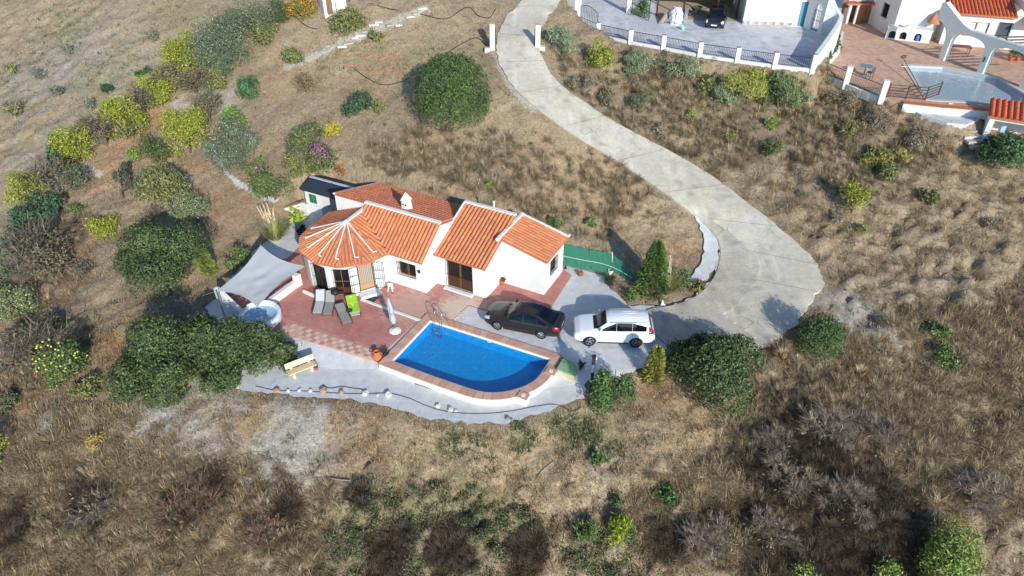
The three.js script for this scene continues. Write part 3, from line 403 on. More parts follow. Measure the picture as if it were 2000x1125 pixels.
// ------------------------------------------------------------------ the white house
const OA = -22, OW = -32, house = thing('white_house', 'white house with terracotta roofs and a round tower room beside the blue pool', 'house', hw(OA, OW), HROT);
const H3 = (a, w, y = 0) => V(a - OA, y, w - OW);
{
  const C = [-26.77, -29.5], R = 2.95, RE = 3.16, tp = (deg, r, y = 0) => H3(C[0] + r * Math.cos(deg * Math.PI / 180), C[1] + r * Math.sin(deg * Math.PI / 180), y);
  const walls = [];
  // tower room: flat sides 30 degrees apart; three of them have openings
  const fw = 2 * R * Math.tan(Math.PI / 12), hD = [fw / 2 - 0.48, 0.06, fw / 2 + 0.48, 2.06], hG = [fw / 2 - 0.55, 0.1, fw / 2 + 0.55, 2.08], hF = [fw / 2 - 0.5, 0.26, fw / 2 + 0.5, 2.3];
  const side = (deg) => [tp(deg + 15, R / Math.cos(Math.PI / 12)), tp(deg - 15, R / Math.cos(Math.PI / 12))];
  for (let deg = 5; deg <= 185; deg += 30) { const [A, B] = side(deg), h = deg === 95 ? [hG] : deg === 65 ? [hD] : deg === 35 ? [hF] : []; walls.push(wallPanel(A, B, [[0, -0.1], [fw, -0.1], [fw, 2.46], [0, 2.46]], h, 0.2)); }
  walls.push(wallPanel(H3(-29.72, -31.6), H3(-29.72, -29.3), [[0, -0.1], [2.3, -0.1], [2.3, 2.46], [0, 2.46]], [], 0.2));
  // front wing
  const mA = H3(-23.82, -29.4), mB = H3(-21.04, -29.4), hM = [0.82, 0.95, 2.1, 1.95];
  walls.push(wallPanel(mA, mB, [[0, -0.1], [2.78, -0.1], [2.78, 2.42], [0, 2.42]], [hM]));
  walls.push(wallPanel(H3(-21.04, -29.4), H3(-21.04, -36), [[0, -0.1], [6.6, -0.1], [6.6, 2.5], [2.2, 3.86], [0, 2.38]], []));
  walls.push(wallPanel(H3(-29.35, -31.6), H3(-21.27, -31.6), [[0, -0.1], [8.08, -0.1], [8.08, 3.86], [0, 3.86]], []));
  walls.push(wallPanel(H3(-29.35, -36), H3(-29.35, -31.6), [[0, -0.1], [4.4, -0.1], [4.4, 3.8], [0, 2.46]], []));
  walls.push(wallPanel(H3(-21.26, -36), H3(-29.34, -36), [[0, -0.1], [8.08, -0.1], [8.08, 2.46], [0, 2.46]], []));
  // gabled block
  const bA = H3(-21.04, -30.62), bB = H3(-17.4, -30.62), hB = [0.82, 0.1, 2.66, 2.14];
  walls.push(wallPanel(bA, bB, [[0.003, -0.1], [3.64, -0.1], [3.64, 2.46], [0.003, 2.46]], [hB]));
  walls.push(wallPanel(H3(-17.4, -30.62), H3(-17.4, -34.5), [[0, -0.1], [3.88, -0.1], [3.88, 3.9], [0, 2.42]], []));
  walls.push(wallPanel(H3(-17.62, -34.5), H3(-20.82, -34.5), [[0, -0.1], [3.2, -0.1], [3.2, 3.9], [0, 3.9]], []));
  walls.push(wallPanel(H3(-20.82, -34.52), H3(-20.82, -31.6), [[0, 2], [2.92, 2], [2.92, 2.8], [0, 3.88]], []));
  // right room
  const rA = H3(-14.35, -32.6), rB = H3(-14.35, -35.5), hR = [0.85, 1.0, 1.85, 2.05];
  walls.push(wallPanel(H3(-17.4, -32.6), H3(-14.35, -32.6), [[0.003, -0.1], [3.05, -0.1], [3.05, 2.68], [0.003, 3.4]], []));
  walls.push(wallPanel(rA, rB, [[0, -0.1], [2.9, -0.1], [2.9, 2.66], [0, 2.66]], [hR]));
  walls.push(wallPanel(H3(-14.57, -35.5), H3(-17.4, -35.5), [[0, -0.1], [2.83, -0.1], [2.83, 3.4], [0, 2.68]], []));
  part('wall', walls, WHITE, house);
  // dark rooms behind the openings: floor and inner partition
  part('interior', [box(2.2, 0.02, 2.6, -4.6, 0.02, 3), box(6.5, 0.02, 4, 2.8, 0.03, -1)], M(lin(120, 96, 80), 0.9), house);
  // roofs
  const va = H3(-26.8, -31.08, 3.6), apex = H3(-26.8, -29.5, 3.62);
  const tone = [212, 134, 90], dn = V(0, 0, 1);
  roof(house, [[[H3(-26.8, -31.6, 3.95), H3(-21.12, -31.6, 3.95), H3(-21.12, -29.28, 2.38), H3(-23.66, -29.28, 2.38), va], dn], [[apex, va, H3(-23.66, -29.28, 2.38), H3(-23.62, -29.2, 2.4)], V(1, 0, 0)]], tone);
  const cone = []; for (let deg = 5; deg < 176; deg += 30) { const m = (deg + 15) * Math.PI / 180; cone.push([[apex, tp(deg, RE / Math.cos(0.13), 2.4), tp(deg + 15, RE, 2.42), tp(deg + 30, RE / Math.cos(0.13), 2.4)], V(Math.cos(m), 0, Math.sin(m))]); }
  roof(house, cone.map(([p, d]) => [[p[0], p[1], p[3]], d]), tone, { pitch: 0.25 });
  roof(house, [[[apex, H3(-26.8, -31.62, 3.62), H3(-29.95, -31.62, 2.4), H3(-29.95, -29.4, 2.4)], V(-1, 0, 0)]], [196, 120, 86]);
  roof(house, [[[H3(-29.45, -31.62, 3.95), H3(-21.05, -31.62, 3.95), H3(-21.05, -36.2, 2.52), H3(-29.45, -36.2, 2.52)], V(0, 0, -1)]], [208, 126, 90]);
  roof(house, [[[H3(-21.0, -34.55, 4.0), H3(-17.34, -34.55, 4.0), H3(-17.34, -30.42, 2.4), H3(-21.0, -30.42, 2.4)], dn]], tone);
  roof(house, [[[H3(-17.42, -35.62, 3.46), H3(-14.15, -35.62, 2.66), H3(-14.15, -32.45, 2.66), H3(-17.42, -32.45, 3.46)], V(1, 0, 0)]], tone);
  // white mortar ridges and verges
  const rdg = (n, a, b, w = 0.16, h = 0.1) => part(n, beam(a, b, w, h), WHITE, house);
  rdg('ridge_cap', H3(-26.85, -31.62, 4.02), H3(-21.1, -31.62, 4.02), 0.22, 0.14); rdg('ridge_cap', H3(-26.8, -29.5, 3.68), H3(-26.8, -31.5, 3.7), 0.2, 0.13);
  rdg('ridge_cap', H3(-21.05, -34.55, 4.06), H3(-17.3, -34.55, 4.06), 0.22, 0.14); rdg('verge', H3(-21.02, -34.5, 4.04), H3(-21.02, -30.5, 2.48), 0.14, 0.12);
  rdg('verge', H3(-29.42, -31.6, 4.0), H3(-29.42, -36.2, 2.58), 0.12, 0.1); rdg('verge', H3(-17.4, -35.66, 3.56), H3(-17.4, -32.3, 3.56), 0.18, 0.16); rdg('verge', H3(-17.4, -35.62, 3.54), H3(-14.1, -35.62, 2.76), 0.12, 0.12);
  part('verge_end', new THREE.CylinderGeometry(0.13, 0.13, 0.2, 14).rotateX(Math.PI / 2).translate(-17.4 - OA, 3.52, -32.26 - OW), WHITE, house);
  part('verge_end', new THREE.CylinderGeometry(0.09, 0.09, 0.16, 14).rotateX(Math.PI / 2).translate(-14.1 - OA, 2.8, -35.66 - OW), WHITE, house);
  part('valley_gutter', beam(va.clone().add(V(0, 0.03, 0)), H3(-23.64, -29.24, 2.45), 0.1, 0.03), M(lin(96, 60, 44), 0.8), house);
  for (let deg = 20; deg <= 170; deg += 25) {                            // mortar ribs down the cone, each with a hooked end
    const k = (r) => tp(deg, r, 3.62 - (3.62 - 2.42) * r / RE + 0.12), a = k(0.12), b = k(2.72), hook = tp(deg + (deg > 100 ? 5 : -5), 2.75, k(2.75).y - 0.01);
    part('hip_rib', [beam(a, b, 0.065, 0.07), beam(b, hook, 0.065, 0.068)], WHITE, house);
  }
  part('apex_cap', new THREE.SphereGeometry(0.2, 14, 8).scale(1, 0.6, 1).translate(apex.x, apex.y + 0.07, apex.z), WHITE, house);
  // chimney with a pointed cap and round smoke holes
  { const p = H3(-24.25, -32.55, 3.4), g = new THREE.CylinderGeometry(0.3, 0.4, 0.95, 4, 1).rotateY(Math.PI / 4).translate(p.x, p.y + 0.48, p.z);
    const ch = part('chimney', [toCreasedNormals(g, 0.3), rbox(0.56, 0.08, 0.56, 0.03, p.x, p.y + 0.98, p.z)], WHITE, house);
    part('chimney_cap', toCreasedNormals(new THREE.CylinderGeometry(0.03, 0.36, 0.46, 4, 1).rotateY(Math.PI / 4).translate(p.x, p.y + 1.26, p.z), 0.3), WHITE, ch);
    for (const s of [-1, 1]) part('smoke_hole', new THREE.CylinderGeometry(0.055, 0.055, 0.06, 12).rotateX(Math.PI / 2).translate(p.x + s * 0.1, p.y + 0.72, p.z + 0.235), BLACK, ch); }
  part('vent_pipe', [cyl(0.05, 0.05, 0.55, -19.0 - OA, 3.9, -34.75 - OW), cyl(0.09, 0.09, 0.06, -19 - OA, 4.45, -34.75 - OW)], WHITE, house);
  // openings
  { const [A, B] = side(95); opening(house, 'glass_door', A, B, hG, { frame: M(lin(52, 46, 42), 0.5), leaves: 2, grille: true, cross: true }); }
  { const [A, B] = side(65); opening(house, 'window_door', A, B, hD, { frame: WOOD, leaves: 1, grille: true, panel: 0.5, panelMat: DARKWOOD, cross: true }); }
  { const [A, B] = side(35); const F = frameOf(A, B); const d = opening(house, 'front_door', A, B, hF, { frame: DARKWOOD, leaves: 1, depth: -0.12, panel: 0.4, panelMat: M(lin(176, 138, 96), 0.7), glass: M(0xffffff, 0.9, { map: (() => { const t = tex(64, 8, (x) => { const k = x % 8 < 2 ? 40 : 0; return [168 - k, 150 - k, 132 - k]; }); t.repeat.set(1, 1); return t; })() }) });
    leafGrille(d, F, hF[0] - 0.02, 0.26, hF[0] - 0.62, 2.25, 0.12); leafGrille(d, F, hF[2] + 0.02, 0.26, hF[2] + 0.62, 2.25, 0.5);
    part('doorstep', (() => { const c = F(fw / 2, 0.1, 0.3); return rbox(1.35, 0.22, 0.62, 0.03).rotateY(Math.atan2(-(B.z - A.z), B.x - A.x)).translate(c.x, c.y + 0.02, c.z); })(), WHITE, house); }
  opening(house, 'window', mA, mB, hM, { leaves: 2, grille: true, frame: WOOD, gz: 0.1 });
  opening(house, 'patio_door', bA, bB, hB, { leaves: 2, grille: true, frame: WOOD, panel: 0.75, panelMat: DARKWOOD, gz: 0.04 });
  part('door_sill', rbox(2.1, 0.14, 0.4, 0.03, bA.x + 1.74, 0.06, bA.z + 0.16), WHITE, house);
  opening(house, 'side_window', rA, rB, hR, { leaves: 2, grille: true, frame: DARKWOOD, gz: 0.05 });
  { const l = part('wall_lamp', [box(0.05, 0.24, 0.05, mA.x + 2.42, 1.6, mA.z + 0.03), rbox(0.12, 0.16, 0.12, 0.02, mA.x + 2.42, 1.66, mA.z + 0.11)], BLACK, house); }
  // low planter with a tiled top below the tower window, and the plinth stains
  { const [A, B] = side(95), F = frameOf(A, B), ang = Math.atan2(-(B.z - A.z), B.x - A.x), q = (x, z, w, d, h, m, n) => { const c = F(x, h / 2, z); return part(n, rbox(w, h, d, 0.02).rotateY(ang).translate(c.x, c.y, c.z), m, house); }; q(fw / 2 - 0.1, 0.72, 1.7, 0.13, 0.26, WHITE, 'planter_kerb'); q(fw / 2 - 0.1, 0.36, 1.5, 0.56, 0.12, M(lin(176, 100, 84), 0.9), 'planter_bed'); }
}
// shed with a dark sheet roof behind the house
{
  const o = hw(-32.6, -34.6), sh = thing('roofed_shed', 'small white shed with dark blue sheet roof and green window behind the house', 'shed', o, HROT), S = (a, w, y) => V(a + 32.6, y, w + 34.6);
  const dark = M(lin(56, 64, 76), 0.6, { map: tex(64, 64, (x, y) => { const k = y % 16 < 2 ? 190 : 250; return [k, k, k]; }) });
  part('wall', [wallPanel(S(-34.4, -33.95, 0), S(-33.0, -33.95, 0), [[0, -0.1], [1.4, -0.1], [1.4, 1.98], [0, 1.98]], [[0.35, 0.95, 1.05, 1.7]], 0.15), wallPanel(S(-34.4, -36, 0), S(-34.4, -33.95, 0), [[0, -0.1], [2.05, -0.1], [2.05, 2], [1.1, 2.4], [0, 2]], [], 0.15), wallPanel(S(-29.6, -36, 0), S(-34.25, -36, 0), [[0, -0.1], [4.65, -0.1], [4.65, 2], [0, 2]], [], 0.15), wallPanel(S(-33, -33.95, 0), S(-33, -35.8, 0), [[0, -0.1], [1.85, -0.1], [1.85, 2], [0, 2]], [], 0.15)], WHITE, sh);
  const w = opening(sh, 'shutter_window', S(-34.4, -33.95, 0), S(-33.0, -33.95, 0), [0.35, 0.95, 1.05, 1.7], { frame: M(lin(60, 140, 110), 0.6), leaves: 2, depth: -0.05, cross: true });
  const rf = part('roof', [slabOf([S(-34.6, -34.9, 2.5), S(-29.7, -34.9, 2.5), S(-29.7, -33.75, 2.02), S(-34.6, -33.75, 2.02)], 0.06), slabOf([S(-34.6, -34.9, 2.5), S(-34.6, -36.1, 2.1), S(-29.5, -36.1, 2.1), S(-29.7, -34.9, 2.5)], 0.06)], dark, sh);
  part('ridge_cap', [beam(S(-34.5, -34.9, 2.54), S(-32.5, -34.9, 2.54), 0.2, 0.05), beam(S(-32.4, -34.9, 2.54), S(-29.8, -34.9, 2.54), 0.2, 0.05)], M(lin(190, 196, 204), 0.6), rf);
}
{
  const g = thing('garden_wall', 'low white garden wall with dry tile coping left of the shed', 'wall', hw(-35.2, -33.9), HROT);
  part('wall', [rbox(0.25, 1.0, 1.6, 0.03, 0.3, 0.4, 0.7, -0.5), rbox(0.9, 1.1, 0.22, 0.03, 0.85, 0.45, 0.35)], WHITE, g); part('coping', rbox(0.34, 0.1, 1.7, 0.03, 0.28, 0.95, 0.7, -0.5), M(lin(150, 122, 96), 0.9), g);
}

// ------------------------------------------------------------------ plants
const LEAFMAT = new THREE.MeshStandardMaterial({ color: 0xffffff, roughness: 0.72, vertexColors: true, side: THREE.DoubleSide });
const BARK = M(lin(104, 90, 76), 0.95), PALEBARK = M(lin(150, 138, 124), 0.95);
class Sheet {                                                            // collects small faces with a colour each
  constructor() { this.p = []; this.c = []; this.i = []; }
  leaf(c, d, n, l, w, col) {                                             // a folded lozenge
    const s = d.clone().cross(n).normalize().multiplyScalar(w / 2), k = this.p.length / 3, t = c.clone().addScaledVector(d, l), m = c.clone().addScaledVector(d, l * 0.45).addScaledVector(n, w * 0.16);
    this.p.push(c.x, c.y, c.z, m.x + s.x, m.y + s.y, m.z + s.z, t.x, t.y, t.z, m.x - s.x, m.y - s.y, m.z - s.z);
    for (let q = 0; q < 4; q++) this.c.push(col.r, col.g, col.b); this.i.push(k, k + 1, k + 2, k, k + 2, k + 3);
  }
  blade(a, dir, len, w, droop, col, seg = 3) {                           // a grass blade that bends over
    const side = V(dir.z, 0, -dir.x); if (side.lengthSq() < 1e-4) side.set(1, 0, 0); side.normalize().multiplyScalar(w / 2); let p = a.clone(), v = dir.clone().normalize(); const k0 = this.p.length / 3;
    for (let s = 0; s <= seg; s++) { const e = s === seg ? 0.05 : 1 - 0.5 * s / seg; this.p.push(p.x - side.x * e, p.y - side.y * e, p.z - side.z * e, p.x + side.x * e, p.y + side.y * e, p.z + side.z * e); for (let q = 0; q < 2; q++) this.c.push(col.r, col.g, col.b); if (s < seg) { const k = k0 + s * 2; this.i.push(k, k + 1, k + 2, k + 1, k + 3, k + 2); p = p.clone().addScaledVector(v, len / seg); v.y -= droop / seg; v.normalize(); } }
  }
  geo() { const g = new THREE.BufferGeometry(); g.setAttribute('position', new THREE.Float32BufferAttribute(this.p, 3)); g.setAttribute('color', new THREE.Float32BufferAttribute(this.c, 3)); g.setIndex(this.i); g.computeVertexNormals(); return g; }
}
const rdir = () => { const y = rr(-1, 1), a = rr(0, 6.2832), r = Math.sqrt(1 - y * y); return V(r * Math.cos(a), y, r * Math.sin(a)); };
const tintOf = (cols, f = 0.14) => { const c = cols[Math.floor(rnd() * cols.length)], k = rr(1 - f, 1 + f); return lin(c[0] * k, c[1] * k, c[2] * k); };
function crown(rx, ry, rz, o) {                                          // leaves through the volume of a few overlapping lobes; y from 0 to 2 ry
  const S = new Sheet(), lobes = [], L = o.lobes ?? 6;
  if (L === 1) lobes.push([V(0, 0, 0), 1]); else for (let i = 0; i < L; i++) { const d = rdir(); d.y = d.y * 0.75; lobes.push([d.multiplyScalar(rr(0.3, 0.6)), rr(0.34, 0.56)]); }
  if (L > 1) for (const ax of ['x', 'z', 'y']) { const lo = Math.min(...lobes.map(([c, R]) => c[ax] - R)), hi = Math.max(...lobes.map(([c, R]) => c[ax] + R)), m = (lo + hi) / 2, k = 2 / (hi - lo); for (const l of lobes) l[0][ax] = (l[0][ax] - m) * Math.min(k, 1.5); }
  const area = 4 * Math.PI * rx * rz * 0.6, n = Math.min(34000, Math.round(area * (o.dens ?? 260)));
  for (let i = 0; i < n; i++) {
    const [c, R] = lobes[Math.floor(rnd() * lobes.length)], d = rdir(); if (d.y < -0.55) d.y = -d.y;
    const b = 1 + (o.rough ?? 0.16) * (n3(d.x * 2.6 + c.x * 9 + rx, d.y * 2.6, d.z * 2.6 + c.z * 9) + 0.6 * n3(d.x * 6 + rz, d.y * 6, d.z * 6)), r = R * b * (1 - Math.pow(rnd(), 2.2) * (o.deep ?? 0.4));
    const q = c.clone().addScaledVector(d, r), out = d.clone(), p = V(q.x * rx, o.tree ? ry + q.y * ry : ry * (0.72 + 1.28 * q.y), q.z * rz); if (p.y < 0.03) p.y = 0.03 + rnd() * 0.18;
    const nn = out.clone().addScaledVector(rdir(), o.mess ?? 0.9).normalize(); let dd = rdir(); dd.addScaledVector(nn, -dd.dot(nn)); if (o.up) dd.y += o.up; if (dd.lengthSq() < 0.01) continue; dd.normalize();
    if (n3(p.x * 1.5 + 40, p.y * 1.5, p.z * 1.5 + rx * 7) > (o.gap ?? 0.5)) continue;
    const k = rr(0.6, 1.4), f = clamp(0.5 + 0.55 * n3(p.x * 1.1, p.y * 1.1 + rx * 3, p.z * 1.1) + rr(-0.38, 0.38), 0, 0.999), cc = o.cols[Math.floor(f * o.cols.length)], v = rr(1 - (o.var ?? 0.16), 1 + (o.var ?? 0.16)); if (rnd() < 0.06) p.addScaledVector(out, rr(0.05, 0.22)); S.leaf(p, dd, nn, o.leaf[0] * k, o.leaf[1] * k, lin(cc[0] * v, cc[1] * v, cc[2] * v));
  }
  return S.geo();
}
function spray(h, r, o) {                                                // bare limbs and twigs; returns [branches, twigs]
  const wood = [], S = new Sheet();
  const grow = (a, d, len, rad, lvl) => {
    const b = a.clone().addScaledVector(d, len); wood.push(bar(a, b, rad, rad * 0.62, lvl < 2 ? 6 : 4));
    if (lvl >= (o.levels ?? 3)) { for (let k = 0; k < (o.twigs ?? 7); k++) { const e = d.clone().addScaledVector(rdir(), 0.9); e.y += 0.1; S.blade(a.clone().lerp(b, rnd()), e.normalize(), rr(0.3, 0.75) * r * (o.twigLen ?? 0.42), o.twigW ?? 0.022, rr(-0.2, 0.4), tintOf(o.twigCols ?? [[124, 110, 96], [104, 92, 78], [142, 126, 110]], 0.12), 2); } return; }
    const n = lvl === 0 ? o.first ?? 4 : 3; for (let k = 0; k < n; k++) { const e = d.clone().multiplyScalar(0.75).addScaledVector(rdir(), 0.72); e.y = Math.max(e.y, -0.05) + 0.12; grow(b, e.normalize(), len * rr(0.62, 0.95), rad * 0.6, lvl + 1); }
  };
  grow(V(0, -0.1, 0), V(rr(-0.15, 0.15), 1, rr(-0.15, 0.15)).normalize(), h * 0.3, o.rad ?? 0.09, 0);
  return [merge(wood), S];
}
const ZSWAY = 0;
const KIND = {
  carob: { cols: [[58, 74, 38], [74, 92, 46], [90, 106, 56], [50, 64, 36], [100, 112, 66]], leaf: [0.14, 0.07], dens: 480, mess: 0.8, rough: 0.13, lobes: 9, trunk: 0.16 },
  clipped: { cols: [[66, 88, 44], [82, 106, 52], [98, 120, 60], [54, 74, 38]], leaf: [0.13, 0.06], dens: 520, mess: 0.8, rough: 0.08, lobes: 1, trunk: 0.14 },
  spiky: { cols: [[64, 92, 44], [84, 112, 54], [52, 76, 38]], leaf: [0.2, 0.05], dens: 340, mess: 0.7, up: 0.6, rough: 0.14, lobes: 5 },
  yellow: { cols: [[158, 158, 54], [138, 144, 52], [172, 168, 66], [110, 124, 46]], leaf: [0.18, 0.06], dens: 240, mess: 1, rough: 0.24, lobes: 7, deep: 0.6 },
  lime: { cols: [[120, 140, 58], [140, 156, 70], [98, 122, 50], [158, 164, 88]], leaf: [0.15, 0.07], dens: 230, mess: 1, rough: 0.25, lobes: 8, deep: 0.6 },
  citrus: { cols: [[92, 112, 54], [112, 128, 66], [74, 94, 48], [130, 140, 84]], leaf: [0.15, 0.075], dens: 240, mess: 1, rough: 0.24, lobes: 8, deep: 0.55 },
  olive: { cols: [[104, 114, 84], [120, 128, 100], [86, 98, 70], [132, 138, 112]], leaf: [0.15, 0.05], dens: 230, mess: 1.1, rough: 0.26, lobes: 8, deep: 0.6 },
  bluish: { cols: [[66, 92, 60], [84, 110, 76], [54, 76, 50]], leaf: [0.2, 0.09], dens: 220, mess: 0.9, rough: 0.2, lobes: 6, deep: 0.5 },
  loquat: { cols: [[132, 130, 74], [112, 116, 62], [92, 104, 58], [150, 140, 90]], leaf: [0.2, 0.08], dens: 210, mess: 1, rough: 0.25, lobes: 7, deep: 0.6 },
  dry: { cols: [[150, 118, 88], [132, 102, 76], [120, 112, 76], [160, 134, 104]], leaf: [0.16, 0.04], dens: 200, mess: 1.2, rough: 0.3, lobes: 7, deep: 0.7 },
  silver: { cols: [[132, 142, 106], [150, 156, 122], [112, 124, 88]], leaf: [0.26, 0.04], dens: 240, mess: 0.8, up: 0.9, rough: 0.25, lobes: 6, deep: 0.5 },
};
function place(u, v, w, asp) {                                           // a plant seen w pixels wide round pixel (u, v)
  let p = hit(u, v); const s0 = pxm(p), D0 = w / s0, H0 = D0 * asp, d = rayOf(u, v).normalize(), c = Math.sqrt(1 - d.y * d.y);
  p = hit(u, v + H0 * 0.54 * s0 * c); return { p, D: D0, H: H0 };
}
function shrub(name, kind, u, v, w, asp, label, o = {}) {
  if (u < 520 && v < 480) w *= 1.2;
  const K = { tree: (o.lift ?? 0) > 0.09, ...KIND[kind], ...o }, { p, D, H } = place(u, v, w, asp), cat = o.cat ?? (name.includes('tree') ? 'tree' : 'bush');
  const g = thing(name, label, cat, p.clone().add(V(0, -0.05, 0)), rr(0, 6));
  g.rotation.y = 0; const lift = o.lift ?? 0.04;
  const cg = crown(D / 2, H * (1 - lift) / 2, D / 2 * (o.depthK ?? 1), K).translate(0, H * lift, 0); part('crown', cg, LEAFMAT, g);
  const wood = [bar(V(0, -0.2, 0), V(rr(-0.1, 0.1) * D, H * 0.55, rr(-0.1, 0.1) * D), K.trunk ?? 0.05 + D * 0.015, 0.03, 7)]; for (let k = 0; k < 4; k++) { const a = k * 1.57 + rnd(); wood.push(bar(V(0, H * rr(0.1, 0.3), 0), V(Math.cos(a) * D * 0.3, H * rr(0.5, 0.75), Math.sin(a) * D * 0.3), 0.04, 0.015, 5)); }
  part('trunk', wood, BARK, g);
  if (o.fruit) { const S = []; for (let k = 0; k < o.fruit[0]; k++) { const d = rdir(); d.y = Math.abs(d.y) * 0.9; d.z = Math.abs(d.z); S.push(new THREE.IcosahedronGeometry(o.fruit[2] ?? 0.07, 1).translate(d.x * D * 0.47, H * 0.5 + d.y * H * 0.46, d.z * D * 0.47)); } const f = part(o.fruit[3] ?? 'fruit', S, M(o.fruit[1], 0.6), g); f.userData.kind = 'stuff'; }
  if (o.bloom) { const S = new Sheet(); for (let k = 0; k < o.bloom[0]; k++) { const c = V(o.bloom[2] * D * 0.4 + rr(-0.16, 0.16) * D, 0, D * 0.3 + rr(-0.1, 0.12) * D); c.y = H * rr(0.35, 0.7); S.leaf(c, rdir(), rdir(), 0.16, 0.12, tintOf([o.bloom[1]], 0.2)); } const f = part('blossom', S.geo(), LEAFMAT, g); f.userData.kind = 'stuff'; }
  return g;
}
function bareTree(u, v, w, asp, label, o = {}) {
  const { p, D, H } = place(u, v, w, asp), g = thing(o.name ?? 'bare_tree', label, 'tree', p.clone()), [wd, S] = spray(H, D * 0.62, { rad: 0.05 + D * 0.018, ...o });
  const sc = V(1, 1, 1); wd.computeBoundingBox(); const b = wd.boundingBox, fx = D * 0.9 / Math.max(0.5, b.max.x - b.min.x), fy = H / Math.max(0.5, b.max.y), fz = D * 0.9 / Math.max(0.5, b.max.z - b.min.z); sc.set(fx, fy, fz);
  part('trunk', wd.scale(sc.x, sc.y, sc.z), o.bark ?? PALEBARK, g);
  const n = Math.round(o.leaves ?? 260); for (let k = 0; k < n; k++) { const d = rdir(), r = Math.cbrt(rnd()); S.leaf(V(d.x * r * D * 0.46 / sc.x, (H * 0.6 + d.y * r * H * 0.38) / sc.y, d.z * r * D * 0.46 / sc.z), rdir(), rdir(), 0.13, 0.055, tintOf(o.leafCols ?? [[122, 112, 84], [138, 118, 88], [100, 104, 72]], 0.15)); }
  part('twigs', S.geo().scale(sc.x, sc.y, sc.z), LEAFMAT, g).userData.kind = 'stuff'; return g;
}
function conifer(u, v, w, asp, label, cols, o = {}) {
  const { p, D, H } = place(u, v, w, asp), g = thing(o.name ?? 'conifer_tree', label, 'tree', p), S = new Sheet(), n = Math.round(2200 + D * H * 620), lean = o.lean ?? [0, 0];
  for (let i = 0; i < n; i++) { const t = Math.pow(rnd(), 0.8), a = rr(0, 6.2832), tier = 0.78 + 0.34 * n2(Math.cos(a) * 2 + t * 9, Math.sin(a) * 2), R = D / 2 * Math.pow(1 - t, o.pow ?? 0.75) * tier * (1 - Math.pow(rnd(), 2) * 0.5) + 0.04, d = V(Math.cos(a), 0.45, Math.sin(a)).normalize(); S.leaf(V(Math.cos(a) * R + lean[0] * t * H, 0.06 + t * H, Math.sin(a) * R + lean[1] * t * H), d.clone().addScaledVector(rdir(), 0.6).normalize(), d.clone().cross(rdir()).normalize(), 0.22, 0.06, tintOf(cols, 0.18)); }
  part('crown', S.geo(), LEAFMAT, g); part('trunk', bar(V(0, -0.2, 0), V(lean[0] * H * 0.8, H * 0.8, lean[1] * H * 0.8), 0.07, 0.02, 7), BARK, g); return g;
}
function pampas(u, v, w, h, label, plumes, o = {}) {                      // a clump of arching grass with tall plumes
  const p = hit(u, v), s = pxm(p), R = w / s / 2, Hh = h / s * 1.15, g = thing('pampas_grass', label, 'grass clump', p), S = new Sheet();
  for (let i = 0; i < 420; i++) { const a = rr(0, 6.28), e = rr(0.1, 0.8); S.blade(V(Math.cos(a) * R * 0.15, 0, Math.sin(a) * R * 0.15), V(Math.cos(a) * e, 1, Math.sin(a) * e), Hh * rr(0.4, 0.75), 0.03, rr(0.4, 1.5), tintOf(o.cols ?? [[150, 150, 92], [128, 138, 84], [170, 160, 104]], 0.15), 4); }
  part('blades', S.geo(), LEAFMAT, g);
  for (let k = 0; k < plumes; k++) { const T = new Sheet(), a = rr(2.4, 5.4), e = rr(0.05, 0.34), d = V(Math.cos(a) * e * 1.2, 1, Math.sin(a) * e).normalize(), top = d.clone().multiplyScalar(Hh * rr(0.85, 1.05)), b = top.clone().multiplyScalar(0.62); T.blade(V(0, 0, 0), d, b.length(), 0.025, 0, lin(190, 176, 130), 2); for (let q = 0; q < 110; q++) { const t = rnd(), c = b.clone().lerp(top, t); T.blade(c.addScaledVector(rdir(), 0.07 * (1 - t) + 0.01), d.clone().addScaledVector(rdir(), 0.35).normalize(), 0.22, 0.018, 0.1, tintOf([[222, 200, 160], [206, 180, 138], [232, 214, 180]], 0.08), 1); } part('plume', T.geo(), LEAFMAT, g); }
  return g;
}
// large dark trees and clipped bushes near the yard
shrub('evergreen_tree', 'carob', 333, 505, 186, 0.8, 'dense dark rounded evergreen tree behind the pointed corner of the grey sail', { lift: 0.1 });
{ // the spreading dark tree: one trunk group, a crown of several domes
  const p = hit(390, 715), g = thing('spreading_tree', 'wide dark evergreen tree hiding the left end of the terrace and the hot tub', 'tree', p), parts = [];
  for (const [u, v, w, a] of [[300, 690, 150, 0.85], [368, 650, 165, 0.85], [455, 665, 150, 0.85], [505, 672, 120, 0.7], [556, 688, 84, 0.6], [345, 722, 150, 0.6], [436, 728, 100, 0.65], [272, 738, 84, 0.7], [440, 752, 44, 0.8]]) { const q = place(u, v, w, a); parts.push(crown(q.D / 2, q.H / 2, q.D / 2, { ...KIND.carob, lobes: 6, dens: 430 }).translate(q.p.x - p.x, q.p.y - p.y + 0.15, q.p.z - p.z)); }
  part('crown', parts, LEAFMAT, g); const wd = [bar(V(0, -0.3, 0), V(0.1, 1.6, 0), 0.24, 0.16, 8)]; for (const [x, z] of [[-2, 0.4], [-0.6, -1.6], [1.8, -0.8], [1.2, 0.6], [-1.4, 1]]) wd.push(bar(V(0.1, rr(0.7, 1.5), 0), V(x, 2.4, z), 0.12, 0.04, 6)); part('trunk', wd, BARK, g);
}
shrub('round_bush', 'clipped', 886, 172, 140, 0.86, 'large rounded mid-green bush beside the upper bend of the driveway', { depthK: 1 });
shrub('round_bush', 'carob', 1392, 704, 206, 0.58, 'large dark bush below the grooved bend behind the white off-road car', { rough: 0.12, lobes: 7, dens: 480 });
shrub('spiky_bush', 'spiky', 1593, 652, 84, 0.9, 'compact spiky green bush at the lower tip of the concrete turning area', { lobes: 1, rough: 0.18, gap: 0.8 });
